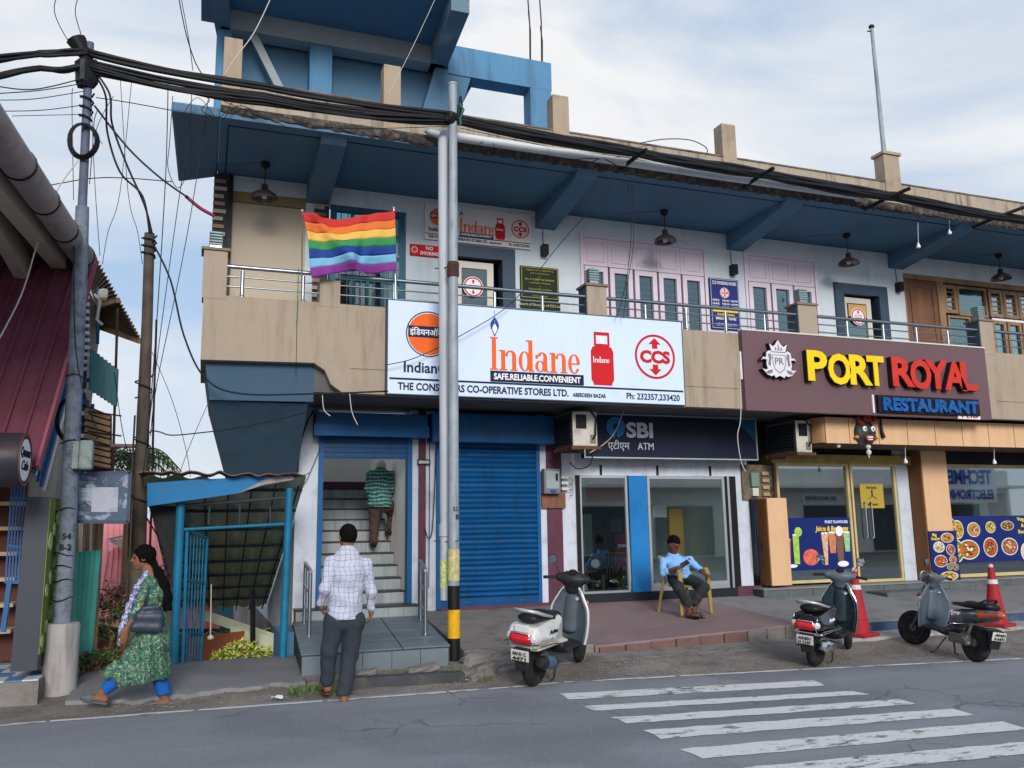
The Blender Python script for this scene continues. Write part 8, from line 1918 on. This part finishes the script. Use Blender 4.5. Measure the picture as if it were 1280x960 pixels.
def scooter(label, loc, rz, lean, body, trim, shield_in, plate, style, steer=0.0, badge=None, tail=red_lens, cowl=None, scl=1.0):
    t = thing('scooter', label, 'scooter', loc, rz); T = t
    t.rotation_euler = (lean, -R(3.2), rz); t.scale = (scl, scl, scl)
    WM[t.name] = Matrix.Translation(Vector(loc)) @ Matrix.Rotation(rz, 4, 'Z') @ Matrix.Rotation(lean, 4, 'X')
    def p_(name, mb, m, par=None, **k): return part(name, mb, m, par or t, world=False, **k)
    WB = 1.24; rw = .255 if style != 'slim' else .245
    def wheel(cx, rr, wd, piv=None, ang=0):
        prof = [(rr*.62, -wd*.35), (rr*.72, -wd*.48), (rr*.90, -wd*.48), (rr*.985, -wd*.25), (rr, 0), (rr*.985, wd*.25), (rr*.90, wd*.48), (rr*.72, wd*.48), (rr*.62, wd*.35)]
        w_ = p_('wheel', rot_mb(MB().lathe(prof, (cx, 0, rr), 32, (0, 1, 0)), ang, cx), rubber, smooth=50)
        m_ = MB().lathe([(rr*.63, -wd*.30), (rr*.60, -wd*.36), (rr*.50, -wd*.10), (rr*.50, wd*.10), (rr*.60, wd*.36), (rr*.63, wd*.30)], (cx, 0, rr), 28, (0, 1, 0)).lathe([(0, -wd*.5), (rr*.2, -wd*.48), (rr*.22, wd*.48), (0, wd*.5)], (cx, 0, rr), 16, (0, 1, 0))
        for k_ in range(5):
            a = k_*1.2566; m_.bar((cx+rr*.15*math.cos(a), 0, rr+rr*.15*math.sin(a)), (cx+rr*.56*math.cos(a), 0, rr+rr*.56*math.sin(a)), .03, .03, (0, 1, 0))
        part('rim', rot_mb(m_, ang, cx), engine_m, w_, world=False, smooth=50)
    def rot_mb(mb, ang, cx):
        if ang:
            c_, s_ = math.cos(ang), math.sin(ang); mb.v = [(cx+(x-cx)*c_-y*s_, (x-cx)*s_+y*c_, z) for x, y, z in mb.v]
        return mb
    wheel(0, rw, .10); wheel(WB, rw, .09, ang=steer)
    lo, hi = (-.50, -.42, .0), (1.50, .42, 1.2); h = .011
    S = lambda: SDF(lo, hi, h)
    slim = style == 'slim'
    # rear body
    s = S()
    if not slim:
        s.cap((-.26, 0, .60), (.20, 0, .59), .15, .17, .06, flat=((0, 1, 0), 1.35)); s.cap((-.34, 0, .58), (-.1, 0, .60), .09, .14, .05, flat=((0, 1, 0), 1.35)); s.cap((.14, 0, .54), (.50, 0, .36), .14, .06, .08, flat=((0, 1, 0), 1.7))
        s.half((0, 0, .700), (-.06, 0, 1)); s.half((0, 0, .445), (-.18, 0, -1)); s.half((0, .205, .56), (.0, 1, .42)); s.half((0, -.205, .56), (.0, -1, .42)); s.half((0, .215, .5), (.22, 1, 0)); s.half((0, -.215, .5), (.22, -1, 0)); s.half((-.385, 0, .6), (-1, 0, .35))
        s.ell((.02, 0, .30), (.30, .13, .27), None, .02, sub=True)
    else:
        s.cap((-.26, 0, .64), (.34, 0, .54), .085, .10, .06, flat=((0, 1, 0), 1.25)); s.cap((-.36, 0, .67), (-.1, 0, .62), .05, .09, .05, flat=((0, 1, 0), 1.3)); s.cap((.25, 0, .52), (.48, 0, .34), .10, .07, .06, flat=((0, 1, 0), 1.3)); s.half((0, 0, .69), (.05, 0, 1)); s.half((0, 0, .48), (-.35, 0, -1))
    rb_ = p_('rear_body', s.mb(), body, smooth=180)
    # lower panel line / skirt
    s = S(); s.cap((-.30, 0, .455), (.42, 0, .43), .03, .03, .02, flat=((0, 1, 0), 6.2 if not slim else 4)); s.ell((.0, 0, .30), (.30, .14, .30), None, .02, sub=True); p_('lower_trim', s.mb(), trim, smooth=180)
    # seat
    s = S(); s.cap((-.26, 0, .745), (.10, 0, .72), .050, .060, .04, flat=((0, 1, 0), 2.3)); s.cap((.10, 0, .71), (.38, 0, .69), .055, .045, .04, flat=((0, 1, 0), 2.2)); s.half((0, 0, .685), (.0, 0, -1)); p_('seat', s.mb(), seat_m, smooth=180)
    # grab rail
    gr = [(.02, -.15, .74), (-.20, -.155, .79), (-.33, -.13, .83), (-.37, 0, .84), (-.33, .13, .83), (-.20, .155, .79), (.02, .15, .74)]
    if not slim:
        p_('grab_rail', MB().tube(gr, [.012, .017, .018, .018, .018, .017, .012], 8), M('rail_silver', c8(186, 188, 194), .35, .05, 4, 0, metal=.5), smooth=60)
        p_('guard_tube', MB().tube([(-.28, -.16, .46), (-.40, -.15, .48), (-.42, -.10, .62), (-.42, .10, .62), (-.40, .15, .48), (-.28, .16, .46)], .008, 6), chrome, smooth=60)
    else: p_('grab_rail', MB().tube([(-.05, -.10, .73), (-.22, -.09, .82), (-.32, 0, .84), (-.22, .09, .82), (-.05, .10, .73)], .014, 8), blk_pl, smooth=60)
    # tail lamp
    s = SDF((-.55, -.3, .4), (-.05, .3, .85), .008)
    if not slim: s.cap((-.385, -.06, .56), (-.385, .06, .56), .055, .055, .03, flat=((0, 1, 0), 1.4)); s.half((0, 0, .62), (0, 0, 1))
    else:
        for sg in (-1, 1): s.cap((-.40, .03*sg, .66), (-.16, .10*sg, .62), .035, .055, .02)
    tl_ = p_('tail_light', s.mb(), tail, smooth=180)
    if not slim:
        for sg in (-1, 1): p_('rear_indicator', MB().lathe([(0, -.03), (.03, -.02), (.038, .02), (0, .035)], (-.375, .135*sg, .575), 12, (-.7, .6*sg, 0)), clear_l, smooth=60)
        p_('tail_panel', MB().box(-.415, -.35, -.075, .075, .625, .70), body, bevel=.012)
    # mudflap + plate
    p_('rear_mudguard', MB().hexa([(-.33, -.07, .22), (-.30, -.07, .22), (-.30, .07, .22), (-.33, .07, .22), (-.38, -.085, .46), (-.28, -.085, .46), (-.28, .085, .46), (-.38, .085, .46)]), blk_pl, bevel=.012)
    pl = p_('number_plate', MB().hexa([(-.383, -.10, .335), (-.375, -.10, .335), (-.375, .10, .335), (-.383, .10, .335), (-.403, -.10, .445), (-.395, -.10, .445), (-.395, .10, .445), (-.403, .10, .445)]), plate_w)
    tx = MB()
    for ln, (st_, zz) in enumerate(((plate[0], .395), (plate[1], .345))): text_mb(tx, st_, 0, 0, .036, 0, .002, bold=.03, origin=(-.400+.182*(zz-.335)*-1+.012, 0, zz), ux=(0, -1, 0), uy=(-.18, 0, .98), width=.155)
    tx.v = [(x-.012, y, z) for x, y, z in tx.v]
    part('plate_lettering', tx, ink_black, pl, world=False)
    # engine, muffler, stands
    p_('engine', MB().lathe([(0, -.10), (.07, -.09), (.10, -.04), (.10, .05), (.06, .11), (0, .12)], (.13, .02, .27), 16, (0, 1, 0)).box(.02, .36, .06, .14, .20, .32), engine_m, smooth=50, bevel=.01)
    p_('muffler', MB().lathe([(0, -.21), (.05, -.20), (.068, -.14), (.068, .12), (.045, .20), (.0, .22)], (-.03, -.155, .28), 18, (1, 0, -.18)), blk_pl if style == 'white' else chrome, smooth=50)
    p_('heat_shield', MB().lathe([(.071, -.10), (.074, -.09), (.074, .08), (.071, .09)], (-.03, -.155, .28), 18, (1, 0, -.18)), M('shield_blue', c8(70, 96, 124), .4, .3, 14, .05, dirt=c8(50, 44, 42), dirtamt=.5) if style == 'white' else chrome, smooth=50)
    p_('side_stand', MB().tube([(.42, .12, .24), (.46, .26, .015)], .012, 6).tube([(.46, .26, .012), (.50, .29, .010)], .014, 6), blk_pl)
    p_('kick_lever', MB().tube([(.05, .17, .30), (-.10, .19, .24), (-.13, .22, .25)], .010, 6), chrome)
    # floorboard
    s = S(); s.cap((.46, 0, .31), (.86, 0, .31), .035, .035, .03, flat=((0, 1, 0), 5.0)); s.cap((.42, 0, .35), (.52, 0, .30), .06, .05, .04, flat=((0, 1, 0), 2.6)); p_('floorboard', s.mb(), blk_pl, smooth=180)
    # leg shield: a curved shell
    def shield(u, v, off=0):
        z = .30+.62*v; hw = (.205+.035*math.sin(math.pi*min(1, v*1.25)))*(1-.52*max(0, (v-.62)/.38)**1.6)
        y = hw*(2*u-1); x = .86+.10*v*1.0+.10*(1-v)**2-.085*abs(2*u-1)**2.2+off; return (x, y, z)
    mb = MB(); mb.sheet(lambda u, v: shield(u, v), 18, 18, .018); mb.f = mb.f; sh_ = p_('leg_shield', mb, body if not slim else shield_in, smooth=60)
    mb = MB(); mb.sheet(lambda u, v: shield(.04+.92*u, .03+.93*v, -.024), 18, 18, .02); part('inner_panel', mb, shield_in, sh_, world=False, smooth=60)
    e1 = [Vector(shield(0, v/14, .0)) for v in range(15)]; e2 = [Vector(shield(1, v/14, .0)) for v in range(14, -1, -1)]
    part('edge_trim', MB().tube(e1+e2, .009, 6), chrome if style != 'white' else body, sh_, world=False, smooth=60)
    s = S(); s.cap((.88, 0, .45), (.90, 0, .80), .05, .045, .03, flat=((0, 1, 0), 1.8)); p_('glove_panel', s.mb(), shield_in, smooth=180)
    part('key_socket', MB().lathe([(0, -.01), (.022, -.008), (.022, .006), (0, .008)], (.86, -.08, .80), 12, (-1, 0, .2)), chrome, sh_, world=False)
    # front apron nose + fender (turns with the fork)
    s = S(); s.cap((1.02, 0, .58), (.99, 0, .84), .07, .055, .05, flat=((0, 1, 0), 1.7)); p_('front_nose', s.mb(), body if not slim else shield_in, smooth=180)
    s = SDF((.8, -.25, .2), (1.6, .25, .75), .010); s.ell((WB, 0, rw+.02), (.315, .085, .30), None, .02); s.ell((WB, 0, rw-.02), (.285, .20, .275), None, .01, sub=True); s.half((0, 0, rw+.05), (.35, 0, -1)); fb_ = s.mb(); p_('front_fender', rot_mb(fb_, steer, WB), body, smooth=180)
    for sg in (-1, 1): p_('fork_leg', rot_mb(MB().tube([(WB, .065*sg, rw), (WB-.12, .05*sg, .56)], .016, 8), steer, WB), engine_m, smooth=60)
    # handlebar cowl
    s = S(); hy = .0
    s.cap((.90, 0, .90), (.86, 0, 1.0), .06, .06, .04, flat=((0, 1, 0), 1.5)); s.cap((.88, -.16, 1.02), (.88, .16, 1.02), .046, .046, .05, flat=((1, 0, 0), 1.35)); s.ell((.93, 0, 1.01), (.13, .15, .085), None, .05)
    hb_ = s.mb(); p_('handlebar_cowl', rot_mb(hb_, steer, .89), cowl or body, smooth=180)
    p_('headlamp', rot_mb(MB().lathe([(0, -.02), (.075, -.015), (.085, .0), (.07, .02), (0, .03)], (1.045, 0, 1.0), 20, (1, 0, -.05)), steer, .89), clear_l, smooth=60)
    p_('speedometer', rot_mb(MB().lathe([(0, 0), (.055, 0), (.05, .015), (0, .018)], (.85, 0, 1.085), 16, (-.5, 0, 1)), steer, .89), black, smooth=60)
    for sg in (-1, 1):
        p_('hand_grip', rot_mb(MB().tube([(.87, .17*sg, 1.02), (.80, .33*sg, 1.01)], .018, 10), steer, .89), rubber, smooth=60)
        p_('brake_lever', rot_mb(MB().tube([(.92, .18*sg, 1.01), (.90, .32*sg, .99)], .006, 6), steer, .89), chrome)
        if slim and sg < 0: continue
        mr = p_('mirror', rot_mb(MB().tube([(.88, .15*sg, 1.04), (.86, .19*sg, 1.13), (.87, .235*sg, 1.19)], .006, 6).lathe([(0, -.0), (.052, .002), (.058, .012), (.04, .03), (0, .036)], (.87, .25*sg, 1.215), 16, (1, 0, .1)), steer, .89), blk_pl if style != 'x' else body, smooth=60)
        part('mirror_glass', rot_mb(MB().lathe([(0, -.006), (.05, -.005), (.05, .0), (0, .001)], (.866, .25*sg, 1.215), 16, (1, 0, .1)), steer, .89), mirror_m, mr, world=False)
    # control cables, front indicators, dust streaks
    for sg, zz in ((-1, .0), (1, .03), (1, -.03)):
        p_('control_cable', rot_mb(MB().tube([(.90, .17*sg, 1.0), (1.0, .10*sg, 1.05+zz), (1.03, .04*sg, .98+zz), (.97, .02*sg, .90)], .005, 5), steer, .89), cable_m, smooth=60)
    for sg in (-1, 1): p_('front_indicator', MB().lathe([(0, -.02), (.022, -.012), (.03, .012), (0, .025)], (1.02, .13*sg, .74), 12, (1, .5*sg, 0)), amber, smooth=60)
    p_('centre_stand', MB().tube([(.30, .10, .24), (.22, .13, .06), (.16, .13, .05)], .012, 6).tube([(.30, -.10, .24), (.22, -.13, .06), (.16, -.13, .05)], .012, 6), blk_pl)
    p_('shock_absorber', MB().tube([(.05, .10, .30), (-.02, .10, .50)], .022, 8), engine_m)
    p_('side_line', MB().tube([(-.34, -.205, .50), (-.10, -.228, .49), (.20, -.228, .45), (.42, -.17, .36)], .006, 6).tube([(-.34, .205, .50), (-.10, .228, .49), (.20, .228, .45), (.42, .17, .36)], .006, 6), chrome if style != 'white' else blk_pl, smooth=60)
    if badge:
        for sg in (-1, 1):
            tx = MB(); text_mb(tx, badge, 0, 0, .042, 0, .004, bold=.02, origin=(-.02 if sg < 0 else .18, sg*.205, .585), ux=(-sg, 0, 0), uy=(0, -sg*.25, 1), width=.20, shear=.4)
            # side lettering, a little proud of the panel
            part('side_lettering', tx, ink_black if style == 'white' else ink_white, rb_, world=False)
    return t
paint_white = M('paint_white', c8(206, 206, 206), .25, .03, 3, 0, coat=.5, dirt=c8(150, 144, 138), dirtamt=.4)
paint_black = M('paint_black', c8(26, 28, 34), .2, .06, 3, 0, coat=.6); paint_grey = M('paint_grey', c8(96, 104, 112), .35, .06, 3, 0, metal=.3, coat=.3, dirt=c8(120, 112, 104), dirtamt=.3)
sh_grey = M('shield_grey', c8(78, 88, 98), .5, .1, 4, .05, dirt=c8(104, 100, 96), dirtamt=.4); sh_green = M('shield_green', c8(36, 50, 58), .45, .1, 4, .03, dirt=c8(104, 108, 108), dirtamt=.3); cowl_grey = M('cowl_grey', c8(92, 100, 110), .4, .06, 4, 0)
def place(rear, front): return math.atan2(front[1]-rear[1], front[0]-rear[0])
r1, f1 = (3.34, -3.86), (4.40, -3.20)
scooter('white scooter with red tail light parked between the striped pole and the crossing', (3.36, -3.80, .004), R(43), R(7), paint_white, M('trim_cream', c8(188, 184, 170), .4, .06, 5, 0), sh_grey, ('AN 01 C', '4471'), 'white', R(12), 'Activa', cowl=blk_pl)
scooter('black scooter with chrome rim trim parked left of the nearer traffic cone', (6.80, -4.02, .004), R(31), R(6), paint_black, chrome, sh_green, ('AN01', 'H 1147'), 'x', R(14), 'Access', cowl=cowl_grey, scl=.94)
scooter('slim grey scooter with amber tail lamp parked front wheel to the kerb at the right', (8.66, -4.55, .004), R(82), R(8), paint_grey, blk_pl, M('shield_slate', c8(78, 92, 104), .4, .08, 4, 0, coat=.3), ('AN01', '8 6472'), 'slim', R(24), 'Scooty', amber, scl=.89)
# ------------------------------------------------------------------ traffic cones
def cone(loc, h, label, lean=0):
    t = thing('traffic_cone', label, 'traffic cone', loc, .3, 'red traffic cones on the step'); cm = M('cone_red', c8(160, 40, 46), .6, .12, 4, .05, dirt=c8(110, 46, 50), dirtamt=.55, spec=.2)
    part('base', MB().box(-.19, .19, -.19, .19, 0, .045), cm, t, world=False, bevel=.012)
    L_ = lambda z: .155-.125*z/h
    part('cone_body', MB().lathe([(L_(.045), .045), (L_(h*.25), h*.25), (L_(h*.25)+.006, h*.255), (L_(h*.27), h*.27), (L_(h*.68), h*.68)], (0, 0, 0), 28), cm, t, world=False, smooth=40)
    part('white_band', MB().lathe([(L_(h*.68)+.004, h*.68), (L_(h*.75)+.004, h*.75)], (0, 0, 0), 28), M('band_white', c8(214, 206, 206), .5, .05, 5, 0, dirt=c8(160, 140, 140), dirtamt=.4), t, world=False, smooth=40)
    part('cone_top', MB().lathe([(L_(h*.75), h*.75), (L_(h*.95), h*.95)], (0, 0, 0), 28), cm, t, world=False, smooth=40)
    part('cone_tip', MB().lathe([(L_(h*.95)+.002, h*.95), (.026, h), (0, h)], (0, 0, 0), 20), M('band_pink', c8(214, 170, 172), .5, .05, 5, 0), t, world=False, smooth=40)
cone((8.42, -2.93, .137), .90, 'red traffic cone standing beside the black scooter')
cone((10.92, -2.92, .137), .88, 'red traffic cone at the right behind the slim grey scooter')
# ------------------------------------------------------------------ the far side of the street, seen only in the shop glass
O = thing('opposite_building', 'pale single storey shop building across the street mirrored in the restaurant glass', 'building', (16, -27, 0))
ow = M('opp_wall', c8(226, 224, 218), .8, .08, .8, .1)
part('wall', MB().box(2, 46, -32, -26, 0, 4.6), ow, O)
for i in range(9): part('shop_opening', MB().box(3.2+4.6*i, 6.6+4.6*i, -25.98, -25.9, .1, 2.6), M('opp_dark', c8(70, 78, 84), .6, .2, 1, 0), O)
part('canopy', MB().box(2, 46, -26, -24.8, 3.5, 3.65), ow, O)
def mirrored_sign(px0, py0, px1, py1, D, text, size_, label, board_m, ink_m, second=None):
    a, b_ = at(px0, py0, D), at(px1, py1, D); x0, x1, z1, z0 = a.x, b_.x, a.z, b_.z
    t = thing('shop_sign', label, 'sign', ((x0+x1)/2, -D, z0))
    part('board', MB().box(x0, x1, -D-.2, -D-.02, z0, z1), board_m, t)
    h_ = (z1-z0); w_ = MB(); text_mb(w_, text, 0, 0, h_*size_, 0, .02, bold=.04, origin=((x0+x1)/2, -D-.0, z0+h_*(.50 if second else .3)), ux=(-1, 0, 0), uy=(0, 0, 1), width=(x1-x0)*.86)
    if second: text_mb(w_, second, 0, 0, h_*.24, 0, .02, bold=.04, origin=((x0+x1)/2, -D-.0, z0+h_*.10), ux=(-1, 0, 0), uy=(0, 0, 1), width=(x1-x0)*.86)
    part('lettering', w_, ink_m, t)
mirrored_sign(1168, 580, 1248, 628, 24.0, 'TECHMEC', .36, 'white electronics shop sign across the street, seen reversed in the right shop window', ink_white, ink_blue, 'ELECTRONICS')
mirrored_sign(1003, 618, 1050, 628, 24.0, 'AK MACHINES', .5, 'pale shop sign across the street, seen reversed in the left shop window', M('opp_grey', c8(170, 176, 180), .6, .1, 1, 0), M('opp_ink', c8(90, 90, 96), .6, .1, 1, 0))
